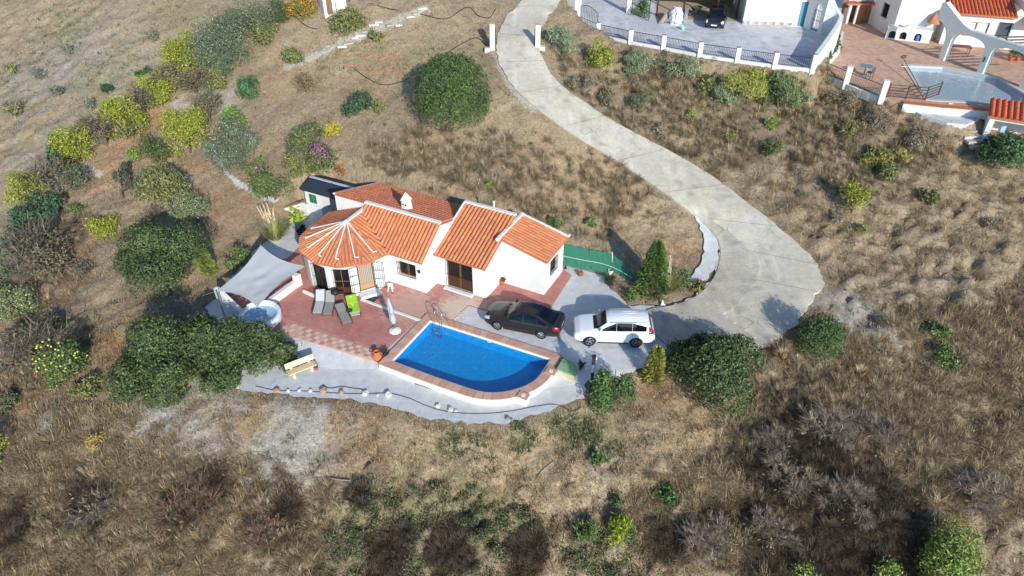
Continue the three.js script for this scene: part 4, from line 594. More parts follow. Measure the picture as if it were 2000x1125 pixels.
shrub('green_bush', 'citrus', 1193, 752, 82, 1.6, 'upright green bush beside the dark lamp post by the gravel edge', { cols: [[72, 98, 48], [92, 120, 58], [60, 84, 42]], dens: 420, gap: 0.8, lobes: 4 });
shrub('green_bush', 'citrus', 1230, 572, 30, 0.8, 'small green bush at the foot of the conifer by the parked cars', { cols: [[82, 108, 50], [100, 128, 60]] });
shrub('green_bush', 'citrus', 1326, 541, 46, 0.95, 'soft green bush between the conifer and the gravel strip', { cols: [[100, 116, 68], [118, 132, 82], [84, 104, 58]] });
shrub('succulent_bush', 'loquat', 1365, 556, 34, 0.7, 'low reddish and yellow bush at the inner corner of the grooved drive', { cols: [[112, 76, 66], [134, 120, 60], [150, 146, 70], [92, 60, 56]] });
conifer(1271, 524, 66, 1.75, 'bright green conical conifer beside the green screen and the white off-road car', [[86, 112, 52], [104, 130, 64], [68, 92, 44]], { pow: 0.62 });
conifer(1274, 713, 36, 2.3, 'slim yellow-green conifer at the left edge of the large dark bush', [[140, 140, 62], [120, 126, 56], [156, 150, 74]], { name: 'slim_conifer', pow: 0.4 });
conifer(412, 492, 26, 3.6, 'slim yellowish cypress leaning beside the dark evergreen tree', [[126, 140, 60], [146, 154, 70], [104, 120, 54]], { name: 'slim_cypress', pow: 0.3, lean: [-0.2, 0] });
shrub('spiky_bush', 'bluish', 1190, 546, 27, 0.9, 'small blackish spiky plant at the end of the green screen', { cols: [[48, 50, 44], [62, 62, 54], [40, 42, 38]], leaf: [0.24, 0.05] });
pampas(540, 470, 80, 64, 'tall pampas grass with pale plumes behind the grey sail', 9);
pampas(1302, 575, 46, 66, 'pampas grass with two pale plumes between the conifer and the soft bush', 4);
shrub('green_bush', 'citrus', 552, 436, 28, 0.8, 'small leafy green bush right of the plumed grass', {});
shrub('banana_plant', 'lime', 583, 418, 26, 1.3, 'bright yellow-green broad-leaved plant beside the white shed wall', { leaf: [0.5, 0.16], dens: 60, cols: [[168, 186, 70], [146, 168, 60]] });
shrub('green_bush', 'citrus', 476, 500, 46, 1, 'loose green bush just above the peak of the grey sail', {});
shrub('green_bush', 'citrus', 455, 515, 30, 1, 'small ragged bush between the slim cypress and the sail', { cols: [[120, 128, 74], [96, 110, 60]] });
// yellow-green row along the upper left
for (const [u, v, w, a, l] of [[367, 104, 74, 0.85, 'highest of the bright yellow-green bushes by the upper left field'], [312, 168, 58, 0.8, 'yellow-green bush with an orange tinge second from the top of the row'], [244, 218, 74, 0.75, 'round yellow-green bush left of the grey bare trees in the middle of the row'], [153, 272, 62, 1, 'tall yellow-green bush next to the largest grey bare tree'], [371, 250, 80, 0.8, 'round yellow-green bush standing alone below the orange path'], [64, 366, 66, 0.9, 'fading yellow-green bush at the lower end of the field edge'], [205, 437, 56, 0.5, 'low yellow bush alone on the left slope above the dark evergreen tree'], [2, 862, 46, 1.6, 'yellow-green bush cut by the left edge of the picture'], [1172, 102, 54, 0.85, 'yellow-green bush below the first panel of the white fence'], [463, 221, 38, 0.9, 'small bright green bush beside the bare trees']]) shrub('yellow_bush', u === 463 ? 'lime' : 'yellow', u, v, w * 1.1, a * 1.12, l, u === 463 ? { cols: [[116, 150, 60], [100, 134, 52]] } : {});
for (const [u, v, w, a, l] of [[206, 250, 82, 0.75, 'grey bare tree left of the orange path in the upper left row'], [283, 195, 66, 0.85, 'grey bare tree between two yellow-green bushes on the field edge'], [345, 145, 60, 0.8, 'brownish bare tree under the highest yellow-green bush'], [385, 160, 64, 0.8, 'greyish bare tree right of the brownish one under the olive trees'], [410, 208, 62, 0.95, 'grey bare tree with a forked trunk above the lone yellow-green bush'], [120, 352, 110, 0.85, 'wide grey bare tree with dark limbs on the left slope'], [85, 480, 120, 0.5, 'low spreading bare tree on the left slope below the wide one'], [105, 515, 90, 0.7, 'dark-limbed bare tree above the orange soil at the left'], [60, 680, 130, 0.7, 'tangled bare tree left of the lemon tree'], [240, 365, 50, 0.9, 'small bare sapling on the left slope with a dark stump'], [300, 425, 50, 0.9, 'thin bare sapling right of the low yellow bush']]) bareTree(u, v, w, a, l, { leaves: u === 300 || u === 240 ? 80 : 1100, bark: BARK });
// mixed trees and bushes on the left and behind the house
shrub('olive_tree', 'olive', 440, 75, 104, 0.85, 'grey-green tree with pale specks in the upper row beside the yellow-green bush', { fruit: [40, lin(190, 184, 120), 0.04, 'flower'] });
shrub('olive_tree', 'olive', 441, 122, 52, 0.9, 'grey-green tree lower right of the speckled one', { cols: [[92, 112, 80], [110, 128, 96]] });
shrub('olive_tree', 'olive', 505, 30, 80, 0.8, 'grey-green tree at the top edge left of the small white hut', {});
shrub('olive_tree', 'olive', 548, 15, 60, 0.8, 'dark leafy tree at the top edge touching the vine', { cols: [[74, 90, 52], [94, 108, 64]] });
shrub('vine_bush', 'lime', 592, 14, 66, 0.75, 'orange and green vine beside the small white hut', { cols: [[176, 140, 56], [120, 134, 60], [196, 124, 52], [98, 116, 54]] });
shrub('olive_bush', 'loquat', 683, 36, 76, 0.62, 'olive-yellow bush in front of the small white hut', {});
shrub('green_bush', 'loquat', 736, 66, 34, 0.75, 'small olive bush beside the stone steps', {});
shrub('green_bush', 'loquat', 574, 104, 48, 0.7, 'spreading olive bush left of the stone steps', {});
shrub('dry_bush', 'dry', 598, 156, 58, 0.75, 'reddish brown dry bush on the terrace above the dark green bush', {});
shrub('dark_bush', 'bluish', 702, 192, 74, 0.75, 'dark bluish-green bush left of the large rounded one', {});
shrub('green_bush', 'olive', 738, 205, 34, 0.9, 'thin olive bush touching the dark bluish-green one', { cols: [[140, 140, 80], [112, 118, 70]] });
shrub('dark_bush', 'bluish', 489, 164, 44, 0.85, 'compact dark green bush right of the grey-green trees', { cols: [[84, 116, 74], [66, 94, 58]] });
shrub('olive_tree', 'olive', 468, 272, 108, 0.8, 'broad grey-green tree with pale blossoms above the pale path line', { fruit: [34, lin(200, 196, 160), 0.04, 'flower'] });
shrub('green_bush', 'citrus', 310, 282, 50, 1.1, 'upright dark green bush left of the lone yellow-green bush', { cols: [[84, 96, 52], [104, 112, 62], [70, 82, 46]] });
shrub('green_bush', 'lime', 264, 300, 30, 0.8, 'small light green bush in the dry grass below the orange path', {});
shrub('green_bush', 'lime', 346, 296, 24, 0.7, 'tiny light green bush below the lone yellow-green bush', {});
shrub('dark_bush', 'bluish', 243, 332, 32, 0.9, 'small dark bush above the sapling with the stump', { cols: [[62, 80, 50], [78, 96, 60]] });
shrub('dark_bush', 'bluish', 120, 300, 56, 0.8, 'bluish-green bush below the tall yellow-green one', {});
shrub('dark_bush', 'bluish', 65, 420, 66, 0.75, 'bluish-green bush below the fading yellow-green one', {});
shrub('green_bush', 'citrus', 150, 405, 26, 0.8, 'little green bush under the wide bare tree', {});
shrub('dark_bush', 'bluish', 290, 348, 46, 0.9, 'dark green bush touching the left side of the loquat tree', { cols: [[76, 104, 70], [92, 120, 84]] });
shrub('loquat_tree', 'loquat', 338, 366, 98, 0.85, 'brownish-green tree with a pale trunk above the dark evergreen tree', { lift: 0.22 });
shrub('pale_tree', 'olive', 388, 400, 80, 0.75, 'pale leafy tree lower right of the brownish-green one', { cols: [[128, 138, 92], [148, 154, 112], [106, 118, 76]], lift: 0.15 });
shrub('garden_bush', 'citrus', 614, 282, 108, 0.85, 'large green garden bush with pink blossom at its lower right', { bloom: [150, [150, 92, 128], 0.6], cols: [[98, 106, 62], [116, 124, 76], [82, 94, 54]] });
shrub('yellow_bush', 'yellow', 649, 250, 40, 0.9, 'small yellow bush at the upper right of the garden bush with blossom', { cols: [[186, 170, 60], [170, 150, 60]] });
shrub('green_bush', 'citrus', 537, 357, 82, 0.82, 'rounded green bush left of the dark shed roof', { cols: [[96, 110, 60], [114, 126, 72], [80, 96, 52]] });
shrub('green_bush', 'citrus', 510, 322, 44, 0.8, 'pinkish green bush between the broad grey-green tree and the rounded one', { bloom: [50, [160, 104, 132], 0.2] });
shrub('dry_bush', 'dry', 670, 328, 34, 0.6, 'small orange-brown dry bush right of the garden bush', { cols: [[176, 128, 80], [156, 112, 70]] });
shrub('lemon_tree', 'citrus', 143, 690, 100, 1.05, 'lemon tree with yellow fruit at the lower left', { fruit: [34, lin(206, 196, 80), 0.055, 'lemon'] });
shrub('pale_tree', 'olive', 42, 585, 92, 0.8, 'pale leafy tree at the left edge beside the bright bush', { cols: [[132, 140, 90], [152, 156, 112], [104, 116, 70]], fruit: [12, lin(210, 204, 170), 0.045, 'flower'] });
shrub('yellow_bush', 'yellow', 12, 570, 56, 1, 'yellowish green bush behind the pale leafy tree at the left edge', { cols: [[134, 146, 56], [112, 128, 50]] });
shrub('green_bush', 'citrus', 20, 780, 50, 0.7, 'ragged green bush at the left edge below the bare tree', { cols: [[86, 94, 60], [104, 108, 72]] });
for (const [u, v, w, l] of [[210, 170, 22, 'lowest of three tiny dark green shrubs on the upper left field'], [272, 143, 13, 'left one of two close tiny dark shrubs on the upper left field'], [289, 136, 15, 'right one of two close tiny dark shrubs on the upper left field'], [107, 267, 18, 'tiny dark shrub left of the tall yellow-green bush']]) shrub('tiny_shrub', 'bluish', u, v, w, 0.7, l, { cols: [[48, 78, 46], [60, 92, 54]], dens: 420 });
for (const [u, v, w, a, l] of [[28, 134, 22, 1, 'wispy green sapling at the left of the field'], [80, 145, 30, 1, 'grey-green wispy sapling right of the first one on the field'], [30, 216, 40, 0.8, 'yellow and grey wispy bush low on the field at the left'], [136, 98, 26, 1.2, 'thin grey sapling in the middle of the field'], [115, 178, 26, 1, 'thin bare sapling low on the field'], [179, 205, 22, 1.4, 'upright bare sapling above the grey bare tree'], [303, 70, 26, 1.3, 'bare sapling left of the highest yellow-green bush']]) bareTree(u, v, w, a, l, { name: 'young_sapling', levels: 2, twigs: 9, rad: 0.025, leaves: 160, leafCols: u < 60 ? [[140, 146, 80], [120, 128, 72]] : [[116, 122, 96], [130, 132, 104]] });
// right slope
shrub('silver_bush', 'silver', 1098, 76, 66, 0.85, 'silvery grass-like bush at the foot of the gate pillar', {});
shrub('pampas_bush', 'silver', 1445, 158, 90, 0.7, 'yellow-green feathery bush on the slope below the white fence, left half of the pair', { cols: [[160, 162, 72], [140, 148, 64], [176, 168, 92]] });
shrub('pampas_bush', 'silver', 1520, 175, 96, 0.7, 'grey-green feathery bush on the slope below the white fence, right half of the pair', { cols: [[122, 134, 84], [140, 148, 98], [104, 118, 72]] });
shrub('green_bush', 'citrus', 1185, 185, 46, 0.7, 'grey-brown bush beside the drive below the fence', { cols: [[112, 110, 80], [126, 118, 90]] });
shrub('green_bush', 'citrus', 1508, 284, 44, 0.8, 'dark green bush in the middle of the right slope', { cols: [[92, 108, 62], [76, 92, 54]] });
shrub('green_bush', 'lime', 1506, 238, 34, 0.8, 'light green bush above the dark one on the right slope', {});
shrub('green_bush', 'lime', 1350, 220, 24, 0.8, 'small green bush on the slope left of the feathery pair', {});
shrub('green_bush', 'lime', 1424, 266, 24, 0.7, 'tiny green bush halfway down the right slope', {});
shrub('yellow_bush', 'yellow', 1700, 298, 60, 0.8, 'upper yellow-green bush on the right slope', { cols: [[160, 152, 62], [136, 136, 56], [120, 116, 70]] });
shrub('yellow_bush', 'yellow', 1664, 378, 62, 1.15, 'lower and taller yellow-green bush on the right slope', { cols: [[166, 160, 58], [144, 146, 54], [110, 122, 50]] });
shrub('yellow_bush', 'yellow', 1752, 302, 40, 0.7, 'faded yellow-green bush right of the upper one', { cols: [[158, 152, 76], [132, 128, 72]] });
shrub('green_bush', 'lime', 1682, 442, 24, 0.7, 'small green bush below the taller yellow-green one', {});
shrub('green_hedge', 'bluish', 1958, 290, 110, 0.6, 'dark green hedge in front of the small tiled hut at the right edge', { cols: [[72, 100, 58], [88, 116, 66], [58, 84, 50]] });
shrub('green_bush', 'citrus', 1085, 432, 34, 0.75, 'green bush on the slope behind the right end of the house', { cols: [[110, 130, 66], [92, 112, 58]] });
shrub('green_bush', 'citrus', 1154, 432, 26, 0.8, 'smaller green bush on the slope left of the conifer shadow', { cols: [[120, 136, 66], [100, 118, 58]] });
shrub('green_bush', 'lime', 960, 360, 24, 0.7, 'little green bush on the slope behind the house roof', {});
for (const [u, v, w, a, k, l] of [[1135, 150, 60, 0.6, 'dry', 'grey-brown dry bush beside the upper drive under the silvery bush'], [1250, 118, 70, 0.5, 'silver', 'low grey-green bush under the second fence panel'], [1330, 128, 80, 0.45, 'silver', 'long low grey-green bush under the third fence panel'], [1380, 160, 60, 0.6, 'loquat', 'olive bush left of the feathery pair'], [1480, 150, 70, 0.7, 'yellow', 'yellow-topped bush between the feathery pair and the fence'], [1420, 185, 60, 0.6, 'silver', 'grey-green bush in front of the left feathery bush'], [1560, 190, 50, 0.7, 'silver', 'grey-green bush at the right of the feathery pair'], [1640, 190, 70, 0.6, 'dry', 'grey-brown bush below the terrace fence posts'], [1655, 250, 40, 0.9, 'loquat', 'olive bush above the upper yellow-green bush'], [1710, 225, 70, 0.6, 'dry', 'brown bush under the corner railing of the upper pool'], [1790, 262, 80, 0.5, 'dry', 'brown bush below the concrete platform'], [1250, 190, 44, 0.8, 'olive', 'small grey olive bush right of the drive'], [1730, 330, 50, 0.7, 'loquat', 'olive bush between the two groups of yellow-green bushes'], [1630, 420, 40, 0.7, 'dry', 'brown bush left of the small green one below the yellow pair'], [1560, 330, 46, 0.6, 'dry', 'brown bush in the centre of the right slope'], [1290, 250, 46, 0.6, 'dry', 'brown bush on the bank right of the drive'], [1830, 640, 50, 0.5, 'citrus', 'low green bush at the top of the green strip on the right'], [1838, 690, 60, 0.7, 'citrus', 'dark green bush at the bottom of the green strip on the right'], [1815, 380, 44, 0.7, 'loquat', 'faint olive bush on the far right slope'], [1925, 430, 50, 0.5, 'dry', 'straw-brown bush on the far right slope']]) shrub(k === 'dry' ? 'dry_bush' : 'slope_bush', k, u, v, w, a, l, k === 'dry' ? { cols: [[150, 134, 110], [132, 116, 94], [166, 148, 122], [120, 116, 86]] } : {});
for (const [u, v, w, a, k, l] of [[420, 150, 50, 0.8, 'loquat', 'olive bush between the grey-green trees and the bare trees'], [330, 150, 50, 0.8, 'loquat', 'olive bush right of the orange-tinged yellow bush'], [180, 250, 50, 0.8, 'dry', 'brown leafless bush left of the round yellow-green one'], [255, 240, 60, 0.7, 'loquat', 'brownish olive bush below the round yellow-green one'], [150, 340, 60, 0.8, 'olive', 'grey olive bush beside the wide bare tree'], [95, 400, 60, 0.8, 'bluish', 'dark bush between the fading yellow bush and the low bare tree'], [30, 470, 80, 0.6, 'olive', 'grey olive bush at the left edge above the low bare tree'], [20, 520, 60, 0.6, 'olive', 'lower grey olive bush at the left edge'], [160, 520, 60, 0.5, 'dry', 'dry bush below the low bare tree'], [100, 630, 60, 0.7, 'loquat', 'olive bush above the lemon tree'], [30, 650, 60, 0.8, 'dry', 'dry tangled bush at the left edge beside the bare tree'], [175, 750, 60, 0.5, 'loquat', 'yellowish low bush below the lemon tree'], [455, 45, 70, 0.8, 'olive', 'grey-green tree at the top edge above the speckled one'], [520, 60, 60, 0.7, 'loquat', 'olive bush below the dark leafy tree at the top edge'], [505, 345, 44, 0.7, 'loquat', 'yellowish olive bush left of the rounded green one'], [590, 320, 70, 0.6, 'loquat', 'olive bush below the garden bush with blossom']]) shrub(k === 'dry' ? 'dry_bush' : 'slope_bush', k, u, v, w, a, l, k === 'dry' ? { cols: [[128, 112, 92], [112, 98, 80], [146, 128, 106]] } : {});
// foreground
shrub('willow_bush', 'lime', 1845, 1082, 176, 0.75, 'large feathery yellow-green bush at the lower right', { leaf: [0.16, 0.05], dens: 300 });
shrub('willow_bush', 'lime', 1728, 1110, 70, 0.7, 'small feathery bush left of the large yellow-green one at the bottom', { leaf: [0.14, 0.05] });
shrub('willow_bush', 'lime', 1568, 1114, 64, 0.8, 'bright green bush at the bottom edge in the brown scrub', { leaf: [0.14, 0.05] });
shrub('broom_bush', 'silver', 1205, 1032, 72, 0.75, 'bright yellow-green tufted bush at the bottom centre', { cols: [[160, 168, 50], [134, 150, 48], [116, 138, 52]] });
shrub('broom_bush', 'silver', 1145, 1030, 60, 0.85, 'dark green tufted bush left of the bright yellow-green one', { cols: [[96, 120, 60], [78, 102, 52], [116, 132, 72]] });
shrub('bramble_bush', 'bluish', 1310, 965, 44, 0.7, 'dark leafy bush on the front slope right of the pale stream bed', { cols: [[74, 100, 50], [92, 118, 58]] });
shrub('bramble_bush', 'bluish', 1280, 960, 36, 0.6, 'lighter leafy bush beside the dark one on the front slope', { cols: [[96, 116, 58], [112, 130, 66]] });
shrub('bramble_bush', 'bluish', 1205, 978, 28, 0.9, 'upright dark leafy bush below the pale stream bed', { cols: [[66, 90, 46], [84, 108, 56]] });
shrub('bramble_bush', 'bluish', 1165, 895, 28, 0.6, 'green leafy clump at the head of the pale stream bed', { cols: [[96, 126, 62], [80, 108, 54]] });
pampas(1678, 738, 70, 34, 'heap of golden dry straw leaves below the compact spiky bush', 0, { cols: [[190, 160, 112], [170, 140, 96], [206, 178, 130]] });
pampas(1527, 702, 46, 30, 'small clump of straw-coloured grass at the right edge of the large dark bush', 0, { cols: [[200, 176, 126], [180, 154, 108]] });
{ const br = (label, pts, r) => solo('fallen_branch', tube(pts.map(([u, v]) => hit(u, v).add(V(0, 0.06, 0))), r, 24, 5), PALEBARK, label, 'branch'); br('pale fallen branch on the bare ground below the grey soil patch', [[640, 934], [660, 938], [684, 940]], 0.035); br('thin fallen branch on the front slope left of the pale stream bed', [[1045, 940], [1060, 920], [1078, 905]], 0.03); br('long thin branch lying in the grass at the lower left edge', [[5, 1076], [40, 1078], [75, 1066]], 0.03); br('pale branch lying across the scrub right of the feathery bush', [[1885, 1030], [1900, 1042], [1915, 1050]], 0.03); }
shrub('yellow_bush', 'dry', 190, 858, 46, 0.7, 'golden dry bush on the bare slope at the lower left', { cols: [[196, 166, 92], [176, 142, 74]] });
for (const [u, v, w, a, l] of [[1500, 870, 90, 0.6, 'dark tangled dead shrub left of the brown thicket'], [1530, 930, 110, 0.6, 'pale-stemmed dead shrub in the brown thicket'], [1640, 985, 120, 0.6, 'broad dead shrub in the middle of the brown thicket'], [1600, 840, 110, 0.55, 'dead shrub at the top of the brown thicket'], [1720, 860, 110, 0.55, 'dead shrub at the upper right of the brown thicket'], [1490, 1040, 90, 0.6, 'dead shrub at the bottom left of the brown thicket'], [370, 1000, 130, 0.4, 'fallen pale branches over rusty brush at the lower left'], [170, 985, 80, 0.5, 'dark dead shrub in the long dry grass at the lower left'], [520, 1040, 90, 0.5, 'rusty dead shrub left of the green brambles'], [1900, 960, 110, 0.5, 'dead shrub at the right above the feathery bush'], [1400, 1050, 110, 0.6, 'grey dead shrub at the bottom right of the centre']]) bareTree(u, v, w, a, l, { name: 'dead_shrub', levels: 4, first: 5, twigs: 11, twigLen: 0.26, twigW: 0.014, rad: 0.02, leaves: 60, bark: u % 100 > 50 || u > 1450 ? BARK : PALEBARK, twigCols: u === 370 || u === 520 ? [[134, 100, 74], [114, 86, 64], [158, 130, 102]] : [[136, 120, 102], [114, 98, 82], [156, 138, 116]] });

// ------------------------------------------------------------------ grass, scrub and brambles that nobody could count
const zone = (list) => { const q = list.map(([u, v, r]) => { const p = hit(u, v); return [p.x, p.z, r]; }); return (x, z) => { let m = 0; for (const [a, b, r] of q) { const d = Math.hypot(x - a, z - b); if (d < r * 1.4) m = Math.max(m, clamp((1 - d / r) * 1.3 + 0.35 + 0.8 * n2(x * 0.7 + a, z * 0.7) + 0.4 * n2(x * 2 + b, z * 2), 0, 1) * clamp((1.4 - d / r) * 4, 0, 1)); } return m; }; };
const zLong = zone([[60, 920, 3], [160, 900, 2.5], [130, 960, 3], [250, 960, 3], [60, 1010, 3], [300, 1030, 3], [200, 1060, 3], [80, 1090, 3], [450, 960, 2], [450, 1060, 2.5], [600, 1080, 2.5], [1750, 380, 4], [1850, 440, 4], [1950, 420, 4], [1700, 470, 4], [1800, 540, 3.5], [1930, 560, 4], [1880, 660, 3.5], [1960, 720, 3.5], [1650, 330, 3.5], [1560, 330, 3], [1500, 400, 2], [1450, 340, 2], [1600, 420, 3], [1700, 720, 2], [1680, 700, 1.5], [1780, 800, 3], [1850, 860, 3], [1950, 900, 3], [1880, 340, 3], [1980, 360, 3], [1350, 1000, 2.5], [1300, 1060, 2.5], [1450, 1000, 2.5], [1530, 690, 0.9]]);
const zScrub = zone([[1500, 880, 2], [1560, 850, 2.5], [1640, 880, 2.5], [1600, 950, 2.5], [1700, 920, 2.5], [1650, 1010, 3], [1540, 1000, 2], [1720, 990, 2.5], [1800, 960, 2], [1480, 960, 1.4], [1700, 800, 2.5], [1620, 780, 1.8], [1480, 1070, 2], [1250, 180, 3], [1330, 200, 4], [1250, 230, 3.5], [1400, 260, 3.5], [1330, 290, 2.5], [1600, 220, 4], [1680, 250, 3.5], [1780, 270, 3], [1150, 150, 2.5], [1640, 330, 3], [350, 1000, 2], [170, 990, 2], [550, 1010, 2], [1000, 390, 2], [850, 330, 3], [1080, 360, 3], [1180, 380, 3], [950, 330, 3], [780, 310, 3], [100, 450, 3], [60, 560, 3], [60, 700, 3]]);
const zBramble = zone([[720, 985, 0.9], [780, 990, 0.9], [840, 1000, 1], [900, 1010, 1.1], [960, 1020, 1], [1010, 1035, 0.9], [700, 1060, 1.8], [800, 1070, 2], [900, 1080, 1.8], [960, 1095, 1.4], [1020, 1000, 0.5], [1045, 1030, 0.6], [1000, 1080, 1], [1150, 1090, 1.2], [1220, 1090, 1.4], [1120, 1040, 0.8], [1260, 1050, 0.8], [1800, 620, 0.8], [1825, 665, 0.9], [1845, 700, 0.8], [1170, 120, 1.6], [1230, 108, 1.2], [1300, 118, 1.4], [1400, 130, 1.2], [640, 1080, 1]]);
const zDark = zone([[1690, 1000, 2.1], [1720, 1050, 2.3], [1650, 1070, 2.2], [1700, 1090, 2], [1570, 850, 1.6], [1600, 900, 1.7], [1540, 890, 1.3], [1510, 930, 1.3], [1640, 940, 1.4], [1560, 960, 1.2], [1500, 1090, 1.2], [1460, 1010, 0.6], [1400, 1010, 0.7], [420, 965, 0.8], [360, 1000, 0.8], [560, 1000, 0.8], [700, 975, 0.5], [160, 990, 1], [30, 1040, 1.2], [1310, 1060, 0.8], [1030, 1080, 0.8], [880, 1070, 1], [760, 1085, 1]]);
const zWeed = zone([[870, 862, 0.5], [900, 860, 0.5], [930, 865, 0.5], [1020, 855, 0.6], [1130, 845, 0.8], [1155, 862, 0.5], [1090, 830, 0.6], [1150, 840, 0.6], [1180, 900, 0.4], [960, 905, 0.3], [130, 60, 4], [220, 120, 4], [330, 40, 4], [60, 120, 4], [700, 110, 2], [850, 120, 2], [620, 130, 2], [1200, 880, 0.5], [470, 180, 2]]);
const zBare = zone([[560, 860, 2.2], [580, 910, 1.8], [300, 830, 1.6], [330, 860, 1.4], [1640, 600, 1.6], [1660, 650, 1.6], [1720, 650, 1.4], [330, 205, 1.8], [240, 300, 1.8], [345, 195, 1], [420, 185, 1.4]]);
const field = P0([[-200, -100], [470, -100], [450, 60], [330, 100], [260, 170], [130, 250], [40, 360], [-200, 460]], 4);
function tuft(n, h0, h1, rad, w, lean, droop, cols, seg) { const S = new Sheet(); for (let i = 0; i < n; i++) { const a = rr(0, 6.28), r = rad * Math.sqrt(rnd()), b = a + rr(-1, 1), e = rr(0.1, lean); S.blade(V(Math.cos(a) * r, -0.03, Math.sin(a) * r), V(Math.cos(b) * e, 1, Math.sin(b) * e), rr(h0, h1), w, rr(0.2, droop), tintOf(cols, 0.14), seg); } return S.geo(); }
function twigBall(n, r, cols) { const S = new Sheet(); for (let i = 0; i < n; i++) { const d = rdir(); d.y = Math.abs(d.y); S.blade(V(d.x * r * rr(0, 0.5), d.y * r * 0.4 * rnd(), d.z * r * rr(0, 0.5)), d.clone().addScaledVector(rdir(), 0.7).normalize(), r * rr(0.5, 1), 0.022, rr(-0.3, 0.8), tintOf(cols, 0.2), 2); } return S.geo(); }
function leafBall(n, r, cols, l, w) { const S = new Sheet(); for (let i = 0; i < n; i++) { const d = rdir(); d.y = Math.abs(d.y) * 0.8; S.leaf(d.clone().multiplyScalar(r * rr(0.4, 1)), rdir(), V(d.x, d.y + 0.8, d.z).addScaledVector(rdir(), 0.6).normalize(), l * rr(0.7, 1.2), w, tintOf(cols, 0.2)); } return S.geo(); }
const W1 = [[255, 255, 255], [232, 230, 226], [246, 240, 228], [214, 212, 208]];
const COVER = [
  ['short_dry_grass', 'short dry straw grass scattered over the brown slopes', [tuft(16, 0.08, 0.26, 0.26, 0.022, 1, 1.2, W1, 2), tuft(12, 0.06, 0.2, 0.3, 0.026, 1.4, 1.6, W1, 2)]],
  ['long_dry_grass', 'long arching dry grass in thick swathes', [tuft(34, 0.3, 0.72, 0.3, 0.022, 2.6, 2.2, W1, 4), tuft(30, 0.3, 0.85, 0.36, 0.022, 3.4, 2.6, W1, 4)]],
  ['dead_scrub', 'grey-brown twiggy scrub tangled over the banks', [twigBall(110, 0.5, W1), twigBall(90, 0.62, W1)]],
  ['bramble', 'low green brambles and weeds trailing over the slope', [leafBall(34, 0.3, W1, 0.1, 0.06), leafBall(30, 0.36, W1, 0.11, 0.06)]],
  ['weed', 'sparse small green weeds dotted over the dry ground', [tuft(14, 0.08, 0.24, 0.16, 0.03, 1.3, 1.2, W1, 2)]],
];
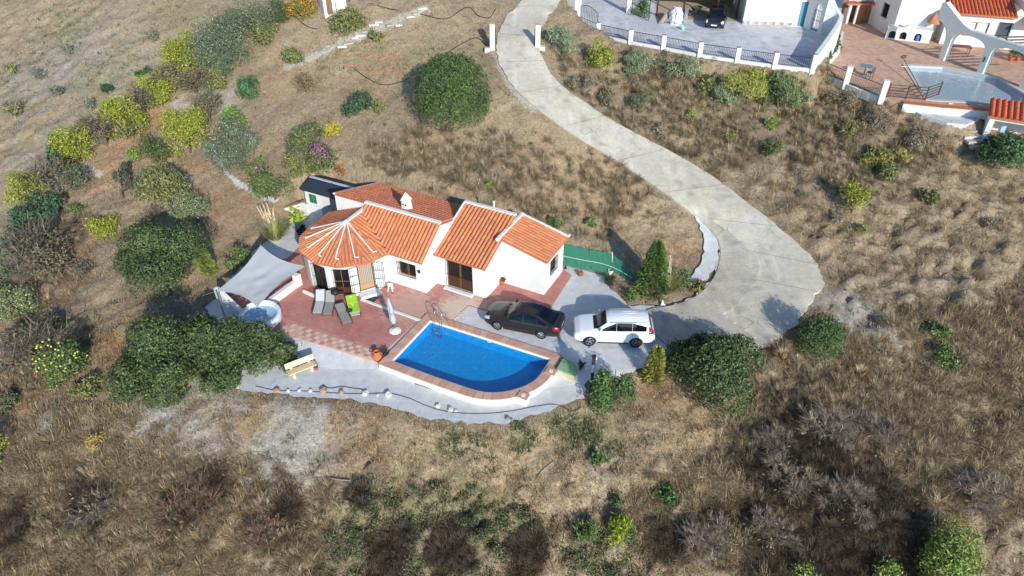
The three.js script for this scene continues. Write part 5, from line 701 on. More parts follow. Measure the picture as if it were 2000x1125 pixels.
{
  const put = COVER.map((c) => c[2].map(() => [])), fwd = V(0, -ST, -CT), vis = (x, y, z) => { const dep = -z * CT - (y - EYE) * ST; if (dep < 5) return false; const u = 1000 + FOCAL * x / dep, v = 562.5 - FOCAL * ((y - EYE) * CT - z * ST) / dep; return u > -160 && u < 2160 && v > -110 && v < 1260; };
  const hb = [hw(-35.5, -37), hw(-14, -36.2), hw(-14, -29), hw(-31, -26)];
  const sow = (count, x0, x1, z0, z1) => {
    for (let i = 0; i < count; i++) {
      const x = rr(x0, x1), z = rr(z0, z1), y = gy(x, z); if (!vis(x, y, z)) continue;
      if (covered(x, z, 0.12) || inside(hb, x, z)) continue; if (near(GSTRIP, x, z, 0.1) && inside(GSTRIP, x, z)) continue;
      const zl = zLong(x, z), zs = zScrub(x, z), zb = zBramble(x, z), bare = zBare(x, z), fld = inside(field, x, z), cl = 0.5 + 0.5 * n2(x * 0.5, z * 0.5) + 0.35 * n2(x * 1.6, z * 1.6); const q = rnd();
      let k = -1, col, sc = 1;
      const zd = zDark(x, z);
      if (q < zd * 0.62) { k = 2; col = tintOf([[104, 90, 72], [92, 80, 65], [120, 102, 80], [108, 88, 68]], 0.14); sc = rr(0.5, 1.2); }
      else if (q < zb * 0.75 * clamp(0.48 + 1.1 * n2(x * 0.8 + 70, z * 0.8) + 0.5 * n2(x * 2.4, z * 2.4), 0.05, 1)) { k = 3; col = tintOf([[82, 94, 56], [98, 106, 64], [70, 82, 48], [116, 114, 78], [128, 118, 88]], 0.16); sc = rr(0.6, 1.1); }
      else if (q < zs * 0.26) { k = 2; col = tintOf([[182, 158, 124], [166, 144, 112], [192, 170, 134], [156, 136, 106], [144, 134, 100]], 0.14); sc = rr(0.5, 1.25); }
      else if (q < zl * 0.5 * clamp(0.55 + 0.9 * n2(x * 0.7 + 33, z * 0.7) + 0.4 * n2(x * 2, z * 2), 0.06, 1)) { k = 1; col = tintOf([[170, 146, 110], [150, 128, 96], [184, 160, 122], [132, 114, 88]], 0.12); sc = rr(0.6, 1.05); }
      else if (rnd() < zWeed(x, z) * (z > -30 ? 0.5 : 0.09) || rnd() < 0.012 + 0.02 * clamp(n2(x * 0.2 + 60, z * 0.2), 0, 1)) { k = 4; col = tintOf([[112, 124, 76], [132, 138, 96], [94, 112, 66]], 0.15); sc = rr(0.8, 1.7); }
      else if (rnd() < (fld ? 0.2 : 0.62) * clamp(cl, 0.12, 1) * (1 - 0.8 * bare)) { k = 0; const s = soil(x, z), f = rr(0.95, 1.17); col = lin(s[0] * f + 8, s[1] * f + 5, s[2] * f + 1); sc = rr(0.6, 1.3); }
      if (k < 0) continue; const v = Math.floor(rnd() * put[k].length); put[k][v].push([x, y, z, sc, col]);
    }
  };
  sow(120000, -30, 34, -34, -15); sow(150000, -62, 52, -97, -34);
  const m4 = new THREE.Matrix4(), qq = new THREE.Quaternion(), e = new THREE.Euler();
  COVER.forEach(([name, label, geos], k) => geos.forEach((g, v) => {
    const L = put[k][v]; if (!L.length) return; const im = new THREE.InstancedMesh(g, LEAFMAT, L.length); im.name = numbered(name); tag(im, v ? label + ', second kind of tuft' : label, null, null, 'stuff');
    L.forEach(([x, y, z, s, c], i) => { e.set(rr(-0.15, 0.15), rr(0, 6.28), rr(-0.15, 0.15)); m4.compose(V(x, y, z), qq.setFromEuler(e), V(s * rr(0.85, 1.2), s, s * rr(0.85, 1.2))); im.setMatrixAt(i, m4); im.setColorAt(i, c); });
    im.castShadow = im.receiveShadow = true; scene.add(im);
  }));
  console.log('cover', put.map((p) => p.map((q) => q.length)).join(' | '));
}

// ------------------------------------------------------------------ cars
function carLoft(stations, sub = 8) {                                    // stations: x, belt, roof, half width, half roof width, bottom
  const rows = []; for (let i = 0; i < stations.length - 1; i++) for (let s = 0; s < sub; s++) rows.push(stations[i].map((a, k) => { const p0 = stations[Math.max(0, i - 1)], p1 = stations[i], p2 = stations[i + 1], p3 = stations[Math.min(stations.length - 1, i + 2)], t = s / sub; if (k === 0) return lerp(p1[0], p2[0], t); const d = p2[0] - p1[0], m1 = clamp((p2[k] - p0[k]) / Math.max(0.01, p2[0] - p0[0]), -9, 9) * d * 0.5, m2 = clamp((p3[k] - p1[k]) / Math.max(0.01, p3[0] - p1[0]), -9, 9) * d * 0.5, t2 = t * t, t3 = t2 * t; return (2 * t3 - 3 * t2 + 1) * p1[k] + (t3 - 2 * t2 + t) * m1 + (-2 * t3 + 3 * t2) * p2[k] + (t3 - t2) * m2; }));
  rows.push(stations[stations.length - 1]); return rows;
}
function carSection([x, belt, roof, zh, zr, yb]) {
  const g = clamp((roof - belt) / 0.25, 0, 1), q = (a, b) => lerp(a, b, g);
  return [[0, yb], [zh * 0.82, yb], [zh * 0.97, yb + 0.1], [zh, lerp(yb, belt, 0.45)], [zh * 0.985, lerp(yb, belt, 0.72)], [zh * 0.95, belt - 0.025], [q(zh * 0.84, zh * 0.92), belt + 0.012], [q(zh * 0.68, lerp(zh * 0.92, zr, 0.5)), q(belt + 0.02, lerp(belt, roof, 0.52))], [q(zh * 0.5, zr), q(belt + 0.028, roof - 0.07)], [q(zh * 0.35, zr * 0.86), q(belt + 0.034, roof - 0.012)], [0, q(belt + 0.04, roof + 0.012)]].map(([z, y]) => V(x, y, z));
}
function carAt(rows, x, k, side, out = 0) {                              // point on the body skin: station x, place k along the section
  let i = 0; while (i < rows.length - 2 && rows[i + 1][0] < x) i++; const t = clamp((x - rows[i][0]) / Math.max(1e-4, rows[i + 1][0] - rows[i][0]), 0, 1), r = rows[i].map((a, j) => lerp(a, rows[i + 1][j], t)), S = carSection(r), f = Math.min(9, Math.floor(k)), p = S[f].clone().lerp(S[f + 1], k - f); p.z *= side; if (out) { const e = 0.02, a = carAt(rows, x + e, k, side), b = carAt(rows, x - e, k, side), c = carAt(rows, x, Math.min(10, k + 0.05), side), d = carAt(rows, x, k - 0.05, side), n = a.sub(b).cross(c.sub(d)).normalize(); if (n.y * (p.y - 0.7) + n.z * p.z < 0) n.negate(); p.addScaledVector(n, out); } return p;
}
function carPatch(rows, fn, nu, nv) { const pos = [], idx = []; for (let i = 0; i <= nu; i++) for (let j = 0; j <= nv; j++) { const p = fn(i / nu, j / nv); pos.push(p.x, p.y, p.z); } for (let i = 0; i < nu; i++) for (let j = 0; j < nv; j++) { const a = i * (nv + 1) + j, b = a + 1, c = a + nv + 1, d = c + 1; idx.push(a, b, c, b, d, c); } const g = new THREE.BufferGeometry(); g.setAttribute('position', new THREE.Float32BufferAttribute(pos, 3)); g.setIndex(idx); g.computeVertexNormals(); return g; }
const CARGLASS = new THREE.MeshPhysicalMaterial({ color: lin(16, 20, 22), roughness: 0.04, side: THREE.DoubleSide }), TYRE = M(lin(26, 26, 28), 0.9), ALLOY = M(lin(186, 188, 192), 0.3, { metalness: 0.85 }), TRIM = M(lin(30, 30, 32), 0.6);
const TAILRED = new THREE.MeshPhysicalMaterial({ color: lin(170, 22, 26), roughness: 0.15, clearcoat: 1, side: THREE.DoubleSide }), LENS = new THREE.MeshPhysicalMaterial({ color: lin(206, 210, 214), roughness: 0.12, clearcoat: 1, side: THREE.DoubleSide });
function makeCar(name, label, pos, turn, c) {
  const rows = carLoft(c.st), car = thing(name, label, 'car', pos, turn), X0 = c.cx, body = [], R = rows.length, K = 11;
  const paint = new THREE.MeshPhysicalMaterial({ color: c.paint, roughness: c.rough ?? 0.32, metalness: c.metal ?? 0, clearcoat: 1, clearcoatRoughness: 0.05, side: THREE.DoubleSide });
  const P = [], idx = []; for (const r of rows) { const S = carSection(r); for (const p of S) P.push(p.x, p.y, p.z); for (let k = 9; k >= 1; k--) P.push(S[k].x, S[k].y, -S[k].z); }
  const N = 20; for (let i = 0; i < R - 1; i++) for (let k = 0; k < N; k++) { const a = i * N + k, b = i * N + (k + 1) % N, d = a + N, e = b + N; idx.push(a, d, b, b, d, e); }
  for (const [i, f] of [[0, 1], [R - 1, 0]]) { const c0 = P.length / 3; const rw = rows[i]; P.push(rw[0] + (f ? -0.03 : 0.03), (rw[1] + rw[5]) / 2, 0); for (let k = 0; k < N; k++) { const a = i * N + k, b = i * N + (k + 1) % N; f ? idx.push(c0, a, b) : idx.push(c0, b, a); } }
  let g = new THREE.BufferGeometry(); g.setAttribute('position', new THREE.Float32BufferAttribute(P, 3)); g.setIndex(idx); g.computeVertexNormals();
  const ev = new Evaluator(); ev.attributes = ['position', 'normal']; let b = new Brush(g); b.updateMatrixWorld();
  for (const wx of c.wheels) { const w = new Brush(new THREE.CylinderGeometry(c.wr * 1.13, c.wr * 1.13, 0.5, 28).rotateX(Math.PI / 2)); w.geometry.deleteAttribute('uv'); for (const s of [-1, 1]) { w.position.set(wx, c.wr, s * (c.hw - 0.02)); w.updateMatrixWorld(); b = ev.evaluate(b, w, SUBTRACTION); } }
  g = b.geometry; for (const k of Object.keys(g.attributes)) if (!['position', 'normal'].includes(k)) g.deleteAttribute(k);
  g = toCreasedNormals(mergeVertices(g, 1e-4), 0.55); part('body', g.translate(-X0, 0, 0), paint, car);
  const put = (n, geo, m, parent = car) => part(n, geo.translate(-X0, 0, 0), m, parent);
  const E = 0.014;
  // glass
  put('windscreen', carPatch(rows, (u, v) => { const s = v < 0.5 ? -1 : 1, k = lerp(10, lerp(7.0, 8.3, u), Math.abs(v - 0.5) * 2); return carAt(rows, lerp(c.ws[0], c.ws[1], u), k, s, E); }, 10, 16), CARGLASS);
  put('rear_window', carPatch(rows, (u, v) => { const s = v < 0.5 ? -1 : 1, k = lerp(10, lerp(8.3, 7.2, u), Math.abs(v - 0.5) * 2); return carAt(rows, lerp(c.rw[0], c.rw[1], u), k, s, E); }, 10, 16), CARGLASS);
  for (const s of [-1, 1]) {
    c.sw.forEach(([a, b2, ka, kb, lo]) => put('side_window', carPatch(rows, (u, v) => { const top = lerp(ka, kb, u), bt = lo ?? 6.12; return carAt(rows, lerp(a, b2, u), lerp(bt, Math.max(bt + 0.02, top), v), s, E); }, 8, 5), CARGLASS));
    c.doors.forEach(([xd, yd]) => { const p = carAt(rows, xd, yd, s, 0.015); put('door_handle', rbox(0.18, 0.03, 0.03, 0.012, p.x, p.y, p.z), c.handle ?? paint); });
    c.seams.forEach((xs) => put('door_seam', carPatch(rows, (u, v) => carAt(rows, xs + (v - 0.5) * 0.014, lerp(2.2, 6.05, u), s, 0.003), 8, 1), TRIM));
    { const p = carAt(rows, c.mir, 6.3, s, 0.1); const m = put('mirror', rbox(0.12, 0.13, 0.2, 0.045, p.x, p.y + 0.04, p.z + s * 0.02), c.mirror ?? paint); }
    put('sill', rbox(c.wheels[1] - c.wheels[0] - 2.4 * c.wr, 0.09, 0.06, 0.02, (c.wheels[0] + c.wheels[1]) / 2, c.st[3][5] + 0.06, s * (c.hw * 0.965)), TRIM);
    put('tail_light', carPatch(rows, (u, v) => carAt(rows, lerp(c.tl[0], c.tl[1], u), lerp(c.tl[2], c.tl[3], v), s, 0.008), 6, 6), TAILRED);
    put('headlight', carPatch(rows, (u, v) => carAt(rows, lerp(c.hl[0], c.hl[1], u), lerp(c.hl[2], c.hl[3], v), s, 0.008), 6, 6), LENS);
    if (c.rails) put('roof_rail', tube([0, 0.25, 0.5, 0.75, 1].map((t) => carAt(rows, lerp(c.rails[0], c.rails[1], t), 8.35, s, 0.035)), 0.02, 20, 6), c.railMat ?? GREYMETAL);
  }
  const front = rows[0]; put('grille', rbox(0.05, 0.13, c.hw * 0.95, 0.02, front[0] + 0.0, (front[1] + front[5]) / 2 + 0.08, 0), TRIM); put('bumper_vent', rbox(0.06, 0.11, c.hw * 1.1, 0.02, front[0] + 0.02, front[5] + 0.08, 0), TRIM);
  if (c.roofPanel) put('roof_panel', carPatch(rows, (u, v) => { const s = v < 0.5 ? -1 : 1; return carAt(rows, lerp(c.roofPanel[0], c.roofPanel[1], u), lerp(10, 8.75, Math.abs(v - 0.5) * 2), s, 0.004); }, 12, 12), new THREE.MeshPhysicalMaterial({ color: lin(22, 18, 26), roughness: 0.08, clearcoat: 1, side: THREE.DoubleSide }));
  if (c.ribs) for (let k = -2; k <= 2; k++) if (k) put('roof_rib', tube([0.02, 0.5, 0.98].map((t) => { const p = carAt(rows, lerp(c.ribs[0], c.ribs[1], t), 9.99, 1, 0.002); p.z = k * 0.17; p.y -= k * k * 0.004; return p; }), 0.012, 8, 5), paint);
  const wg = () => { const w = new THREE.Group(); w.name = 'wheel'; const r = c.wr; part('tyre', lathe([[r * 0.66, -0.1], [r * 0.9, -0.115], [r, -0.08], [r, 0.08], [r * 0.9, 0.115], [r * 0.66, 0.1], [r * 0.62, 0.05], [r * 0.62, -0.05], [r * 0.66, -0.1]], 28).rotateX(Math.PI / 2), TYRE, w);
    const sp = [lathe([[r * 0.6, 0.1], [r * 0.68, 0.1], [r * 0.68, 0.06], [r * 0.6, 0.06], [r * 0.6, 0.1]], 28).rotateX(Math.PI / 2), new THREE.CylinderGeometry(r * 0.16, r * 0.16, 0.03, 14).rotateX(Math.PI / 2).translate(0, 0, 0.09)]; const ns = c.spokes ?? 5; for (let k = 0; k < ns; k++) sp.push(rbox(r * 0.15, r * 0.56, 0.03, 0.01, 0, r * 0.36, 0.085).rotateZ(k * 2 * Math.PI / ns)); part('rim', sp, ALLOY, w); part('brake_disc', new THREE.CylinderGeometry(r * 0.6, r * 0.6, 0.02, 24).rotateX(Math.PI / 2).translate(0, 0, 0.03), TRIM, w); return w; };
  for (const wx of c.wheels) for (const s of [-1, 1]) { const w = wg(); w.position.set(wx - X0, c.wr, s * (c.hw - 0.125)); if (s < 0) w.rotation.y = Math.PI; if (wx === c.wheels[0] && c.steer) w.rotation.y += c.steer; car.add(w); }
  part('underbody', box((c.st[c.st.length - 1][0] - c.st[0][0]) * 0.92, 0.1, c.hw * 1.3, (c.st[c.st.length - 1][0] + c.st[0][0]) / 2 - X0, c.st[3][5] + 0.06, 0), TRIM, car);
  for (const [x, y] of c.plates ?? []) part('number_plate', rbox(0.02, 0.11, 0.5, 0.008, x - X0, y, 0), PLASTIC, car);
  return car;
}
function carPose(f, r, yy, half) { const a = at(f[0], f[1], yy), b = at(r[0], r[1], yy), h = a.clone().sub(b).normalize(), n = V(h.z, 0, -h.x); if (n.z > 0) n.negate(); const m = a.add(b).multiplyScalar(0.5).addScaledVector(n, half); m.y = yy; return [m, Math.atan2(h.z, -h.x)]; }
{ // in these bodies the nose is at small x: the car looks along -x
  const [p, t] = carPose([973, 643.5], [1055, 660.5], 0.0, 0.8);
  makeCar('parked_car', 'dark brown hatchback saloon parked beside the blue pool', p, t, { paint: lin(52, 46, 47), metal: 0.5, rough: 0.35, hw: 0.905, wr: 0.32, wheels: [0.9, 3.59], cx: 2.245,
    st: [[0, 0.6, 0.6, 0.6, 0.3, 0.3], [0.1, 0.7, 0.7, 0.74, 0.4, 0.24], [0.45, 0.82, 0.82, 0.86, 0.5, 0.2], [1.2, 0.94, 0.94, 0.9, 0.55, 0.2], [1.98, 0.95, 1.4, 0.905, 0.58, 0.2], [2.5, 0.955, 1.46, 0.905, 0.6, 0.2], [3.15, 0.965, 1.43, 0.905, 0.58, 0.2], [3.85, 0.985, 1.24, 0.9, 0.54, 0.22], [4.35, 0.99, 1.0, 0.87, 0.5, 0.26], [4.56, 0.95, 0.95, 0.8, 0.45, 0.32], [4.66, 0.78, 0.78, 0.68, 0.4, 0.4]],
    ws: [1.24, 1.94], rw: [3.35, 4.3], sw: [[1.62, 2.42, 6.4, 8.0], [2.5, 3.28, 8.0, 7.9], [3.32, 3.86, 7.9, 6.4]], doors: [[2.3, 5], [3.2, 5]], seams: [1.5, 2.46, 3.4], mir: 1.62, tl: [4.3, 4.62, 4.0, 5.6], hl: [0.05, 0.42, 4.4, 6.2], roofPanel: [2.05, 3.3], spokes: 7, plates: [[4.66, 0.72]] });
  const [p2, t2] = carPose([1152, 675], [1239, 677.5], 0.0, 0.79);
  makeCar('off_road_car', 'white off-road car with dark windows parked right of the brown car', p2, t2, { paint: lin(236, 237, 238), hw: 0.893, wr: 0.36, wheels: [0.92, 3.55], cx: 2.235, steer: 0.18,
    st: [[0, 0.78, 0.78, 0.64, 0.3, 0.42], [0.08, 0.9, 0.9, 0.76, 0.4, 0.34], [0.4, 1.02, 1.02, 0.86, 0.5, 0.28], [1.08, 1.1, 1.1, 0.888, 0.56, 0.27], [1.86, 1.09, 1.6, 0.893, 0.62, 0.27], [2.5, 1.09, 1.68, 0.893, 0.65, 0.27], [3.5, 1.12, 1.68, 0.893, 0.65, 0.27], [4.2, 1.14, 1.62, 0.885, 0.62, 0.3], [4.46, 1.12, 1.14, 0.87, 0.56, 0.34], [4.56, 0.98, 0.98, 0.84, 0.5, 0.36], [4.63, 0.7, 0.7, 0.78, 0.45, 0.4]],
    ws: [1.12, 1.83], rw: [4.24, 4.44], sw: [[1.46, 2.38, 6.3, 8.0], [2.4, 3.27, 8.0, 8.0], [3.29, 4.08, 8.0, 7.2]], doors: [[2.2, 5], [3.1, 5]], seams: [1.42, 2.38, 3.3], mir: 1.52, tl: [4.2, 4.52, 4.6, 7.4], hl: [0.04, 0.36, 4.4, 6.1], rails: [2.0, 4.1], ribs: [2.0, 4.05], railMat: GREYMETAL, spokes: 5, plates: [[0.0, 0.55]] });
}

// ------------------------------------------------------------------ terrace and yard furniture
const yd = (u, v, dy = 0.05) => { let p = at(u, v, 0); const y = yardH(p.x, p.z); if (y < -0.02) p = at(u, v, yardH(p.x, p.z)); p.y = yardH(p.x, p.z) + (y < -0.02 ? 0 : dy); return p; };
const SLING = M(lin(150, 146, 138), 0.85, { bumpMap: rep(grainBump, 6), bumpScale: 0.004 }), SLINGP = M(lin(186, 186, 184), 0.85, { bumpMap: rep(grainBump, 6), bumpScale: 0.004 }), FRAME = M(lin(84, 82, 80), 0.5, { metalness: 0.4 });
function lounger(label, head, foot, back, mat, towel) {                  // head and foot: points on the terrace; back: how far the backrest is raised
  const a = yd(...head), b = yd(...foot), d = b.clone().sub(a), L = 1.9, g = thing('sun_lounger', label, 'sun lounger', a.clone().lerp(b, 0.5), Math.atan2(-d.z, d.x), 'sun loungers in front of the tower room'); const W = 0.62;
  const x0 = -L / 2, hx = x0 + 0.72, by = 0.3 + Math.sin(back) * 0.72, bx = hx - Math.cos(back) * 0.72;
  part('seat_sling', rbox(L / 2 - hx, 0.03, W - 0.08, 0.012, (L / 2 + hx) / 2, 0.31, 0), mat, g);
  part('back_sling', rbox(0.72, 0.03, W - 0.08, 0.012, -0.36, 0, 0).rotateZ(-back).translate(hx, 0.32, 0), mat, g);
  for (const s of [-1, 1]) { part('side_rail', [beam(V(hx, 0.29, s * W / 2), V(L / 2, 0.29, s * W / 2), 0.045, 0.05), beam(V(bx, by, s * W / 2), V(hx, 0.29, s * W / 2), 0.045, 0.05)], FRAME, g); part('leg', beam(V(hx + 0.05, 0, s * W / 2), V(hx + 0.05, 0.27, s * W / 2), 0.04, 0.04), FRAME, g); part('leg', beam(V(L / 2 - 0.15, 0, s * W / 2), V(L / 2 - 0.15, 0.27, s * W / 2), 0.04, 0.04), FRAME, g); }
  part('crossbar', beam(V(hx, 0.29, -W / 2 + 0.024), V(hx, 0.29, W / 2 - 0.024), 0.03, 0.03), FRAME, g);
  if (towel) solo('beach_towel', [rbox(1.02, 0.025, W + 0.02, 0.01, 0.22 - 0.02, 0.345, 0), rbox(0.74, 0.025, W + 0.02, 0.01, -0.37, 0.03, 0).rotateZ(-back).translate(hx, 0.325, 0)].map((q) => q.rotateY(g.rotation.y).translate(g.position.x, g.position.y, g.position.z)), towel, 'lime green towel with a pale motif spread over the right-hand lounger', 'towel');
  return g;
}
lounger('pale grey sun lounger with raised back, leftmost of the row by the tower', [629, 590], [623, 613], 0.75, SLINGP);
lounger('grey sun lounger with raised back, second from the left by the tower', [648, 592], [642, 615], 0.75, SLING);
lounger('flat grey sun lounger reaching furthest out on the terrace', [663, 602], [681, 641], 0.12, SLING);
lounger('grey sun lounger covered with the lime green towel', [686, 587], [697, 627], 0.16, SLINGP, M(0xffffff, 0.95, { map: tex(128, 128, (x, y) => { const m = Math.hypot(x - 30, y - 60) < 18 + 6 * n2(x * 0.1, y * 0.1); return m ? [214, 226, 150] : [168 + (rnd() - 0.5) * 14, 212 + (rnd() - 0.5) * 14, 44]; }) }));
{ // barbecue and clutter against the tower
  const p = yd(657, 588), g = thing('barbecue', 'dark kettle barbecue against the tower room behind the loungers', 'barbecue', p); part('bowl', new THREE.SphereGeometry(0.28, 18, 12).scale(1, 0.8, 1).translate(0, 0.66, 0), BLACK, g); for (let k = 0; k < 3; k++) part('leg', bar(V(Math.cos(k * 2.1) * 0.12, 0.5, Math.sin(k * 2.1) * 0.12), V(Math.cos(k * 2.1) * 0.3, 0, Math.sin(k * 2.1) * 0.3), 0.015), GREYMETAL, g); part('side_shelf', rbox(0.3, 0.03, 0.3, 0.01, 0.42, 0.6, 0), DARKWOOD, g);
  const q = yd(629, 582), c = thing('white_cushion', 'white cushion bundle on the planter below the tower window', 'cushion', q.add(V(0, 0.25, 0))); part('pad', rbox(0.5, 0.22, 0.38, 0.09, 0, 0.1, 0, 0.3, 4), M(lin(232, 232, 228), 0.9), c); part('fold', rbox(0.4, 0.14, 0.3, 0.06, 0.08, 0.24, 0.02, 0.8, 4), M(lin(224, 224, 222), 0.9), c);
  const t = yd(684, 617), st = thing('side_table', 'small round grey side table between the last two loungers', 'side table', t); part('table_top', cyl(0.2, 0.2, 0.03, 0, 0.36, 0, 18), FRAME, st); for (let k = 0; k < 3; k++) part('leg', bar(V(Math.cos(k * 2.1) * 0.08, 0.36, Math.sin(k * 2.1) * 0.08), V(Math.cos(k * 2.1) * 0.18, 0, Math.sin(k * 2.1) * 0.18), 0.012), FRAME, st);
  const w = yd(763, 568), s = thing('white_stool', 'white plastic stool beside the front doorstep', 'stool', w); part('seat', lathe([[0.001, 0.45], [0.17, 0.45], [0.19, 0.43], [0.17, 0.41], [0.001, 0.41]], 18), PLASTIC, s); for (let k = 0; k < 4; k++) part('leg', beam(V(Math.cos(k * 1.57 + 0.8) * 0.12, 0.42, Math.sin(k * 1.57 + 0.8) * 0.12), V(Math.cos(k * 1.57 + 0.8) * 0.22, 0, Math.sin(k * 1.57 + 0.8) * 0.22), 0.05, 0.04), PLASTIC, s);
  const m = yd(724, 583); solo('doormat', rbox(0.9, 0.02, 0.5, 0.01, m.x, m.y + 0.005, m.z, HROT), M(lin(62, 58, 54), 1), 'dark doormat at the foot of the front doorstep', 'doormat');
}
{ // closed parasol leaning a little
  const b = yd(772, 648), g = thing('closed_parasol', 'closed pale grey parasol on a round white base near the pool corner', 'parasol', b), top = V(-0.2, 2.35, -0.15);
  part('base', lathe([[0.001, 0], [0.36, 0], [0.36, 0.06], [0.31, 0.1], [0.12, 0.13], [0.06, 0.2], [0.001, 0.2]], 24), PLASTIC, g); part('pole', bar(V(0, 0.1, 0), top, 0.022), GREYMETAL, g);
  const prof = [[0.03, 0.55], [0.13, 0.62], [0.16, 0.9], [0.12, 1.3], [0.14, 1.6], [0.1, 2.0], [0.05, 2.25], [0.02, 2.36]], gg = lathe(prof, 24), P = gg.attributes.position; for (let i = 0; i < P.count; i++) { const y = P.getY(i), a = Math.atan2(P.getZ(i), P.getX(i)), k = 1 + 0.28 * Math.cos(a * 6 + y * 2), t = y / 2.35; P.setXYZ(i, P.getX(i) * k + top.x * t, y, P.getZ(i) * k + top.z * t); } gg.computeVertexNormals(); part('canopy', gg, M(lin(176, 178, 184), 0.9), g); part('strap', new THREE.TorusGeometry(0.14, 0.02, 6, 18).rotateX(Math.PI / 2).translate(top.x * 0.55, 1.3, top.z * 0.55), M(lin(140, 142, 150), 0.9), g);
}
{ // pool ladder
  const a = at(851, 633, 0.12), b = at(865, 637.5, 0.12), d = b.clone().sub(a).normalize(), n = V(d.z, 0, -d.x); if (n.z > 0) n.negate(); const g = thing('pool_ladder', 'chrome pool ladder with two looped handrails at the house end of the pool', 'ladder', a.clone()), c = M(lin(188, 184, 176), 0.22, { metalness: 0.9 });
  const w = b.distanceTo(a); for (const s of [0, w]) { const o = d.clone().multiplyScalar(s); part('handrail', tube([o.clone().addScaledVector(n, -0.2).add(V(0, -0.9, 0)), o.clone().addScaledVector(n, -0.16).add(V(0, 0.1, 0)), o.clone().addScaledVector(n, -0.1).add(V(0, 0.75, 0)), o.clone().addScaledVector(n, 0.1).add(V(0, 0.98, 0)), o.clone().addScaledVector(n, 0.34).add(V(0, 0.8, 0)), o.clone().addScaledVector(n, 0.5).add(V(0, 0.0, 0))], 0.024, 40, 8), c, g); }
  for (const y of [-0.25, -0.5, -0.75]) part('rung', beam(n.clone().multiplyScalar(-0.19).add(V(0, y, 0)), d.clone().multiplyScalar(w).addScaledVector(n, -0.19).add(V(0, y, 0)), 0.07, 0.03), c, g);
}
const potG = (r, h) => lathe([[0.001, 0], [r * 0.7, 0], [r, h * 0.85], [r * 1.12, h * 0.86], [r * 1.12, h], [r * 0.95, h], [r * 0.9, h * 0.88], [0.001, h * 0.86]], 20);
{
  const p = yd(738, 706), g = thing('terracotta_jar', 'round terracotta jar with an open neck at the left corner of the pool', 'jar', p); part('jar', lathe([[0.001, 0], [0.14, 0], [0.24, 0.2], [0.27, 0.36], [0.2, 0.55], [0.13, 0.62], [0.17, 0.68], [0.13, 0.7], [0.1, 0.62], [0.001, 0.3]], 22), TERRA, g); for (const s of [-1, 1]) part('handle', new THREE.TorusGeometry(0.08, 0.022, 6, 12).translate(s * 0.22, 0.52, 0), TERRA, g);
  const q = yd(754, 699), f = thing('potted_plant', 'small dark potted plant between the terracotta jar and the pool', 'potted plant', q); part('pot', potG(0.14, 0.26), M(lin(60, 52, 46), 0.8), f); part('leaves', crown(0.24, 0.2, 0.24, { cols: [[56, 58, 42], [80, 76, 56], [44, 50, 38]], leaf: [0.16, 0.05], dens: 260 }).translate(0, 0.22, 0), LEAFMAT, f);
  const w = yd(981, 556), h = thing('wall_pot', 'terracotta pot with a dark plant in the corner by the right-hand room', 'potted plant', w); part('pot', potG(0.16, 0.3), TERRA, h); part('leaves', crown(0.2, 0.12, 0.2, { cols: [[66, 62, 48], [92, 80, 64]], leaf: [0.12, 0.05], dens: 260 }).translate(0, 0.27, 0), LEAFMAT, h);
}
{ // stone bench
  const a = yd(572, 738), b = yd(612, 722), d = b.clone().sub(a), g = thing('garden_bench', 'cream stone garden bench with a backrest on the gravel under the dark tree', 'bench', a.clone().lerp(b, 0.5), Math.atan2(-d.z, d.x)), c = M(lin(232, 216, 170), 0.85), c2 = M(lin(206, 182, 146), 0.9);
  part('seat', rbox(1.62, 0.09, 0.46, 0.03, 0, 0.38, -0.06), c2, g); part('backrest', rbox(1.62, 0.34, 0.09, 0.03, 0, 0, 0).rotateX(-0.22).translate(0, 0.68, -0.3), c, g); for (const s of [-1, 1]) { part('leg', rbox(0.14, 0.4, 0.34, 0.03, s * 0.5, 0.15, -0.06), c, g); part('back_strut', rbox(0.12, 0.5, 0.08, 0.02, 0, 0, 0).rotateX(-0.22).translate(s * 0.5, 0.46, -0.3), c, g); }
  const p = yd(618, 722), f = thing('flower_pot', 'small red flower pot beside the stone bench', 'flower pot', p); part('pot', potG(0.12, 0.22), M(lin(186, 84, 64), 0.8), f); part('flowers', crown(0.15, 0.1, 0.15, { cols: [[170, 70, 60], [90, 100, 60]], leaf: [0.08, 0.05], dens: 420 }).translate(0, 0.2, 0), LEAFMAT, f);
}
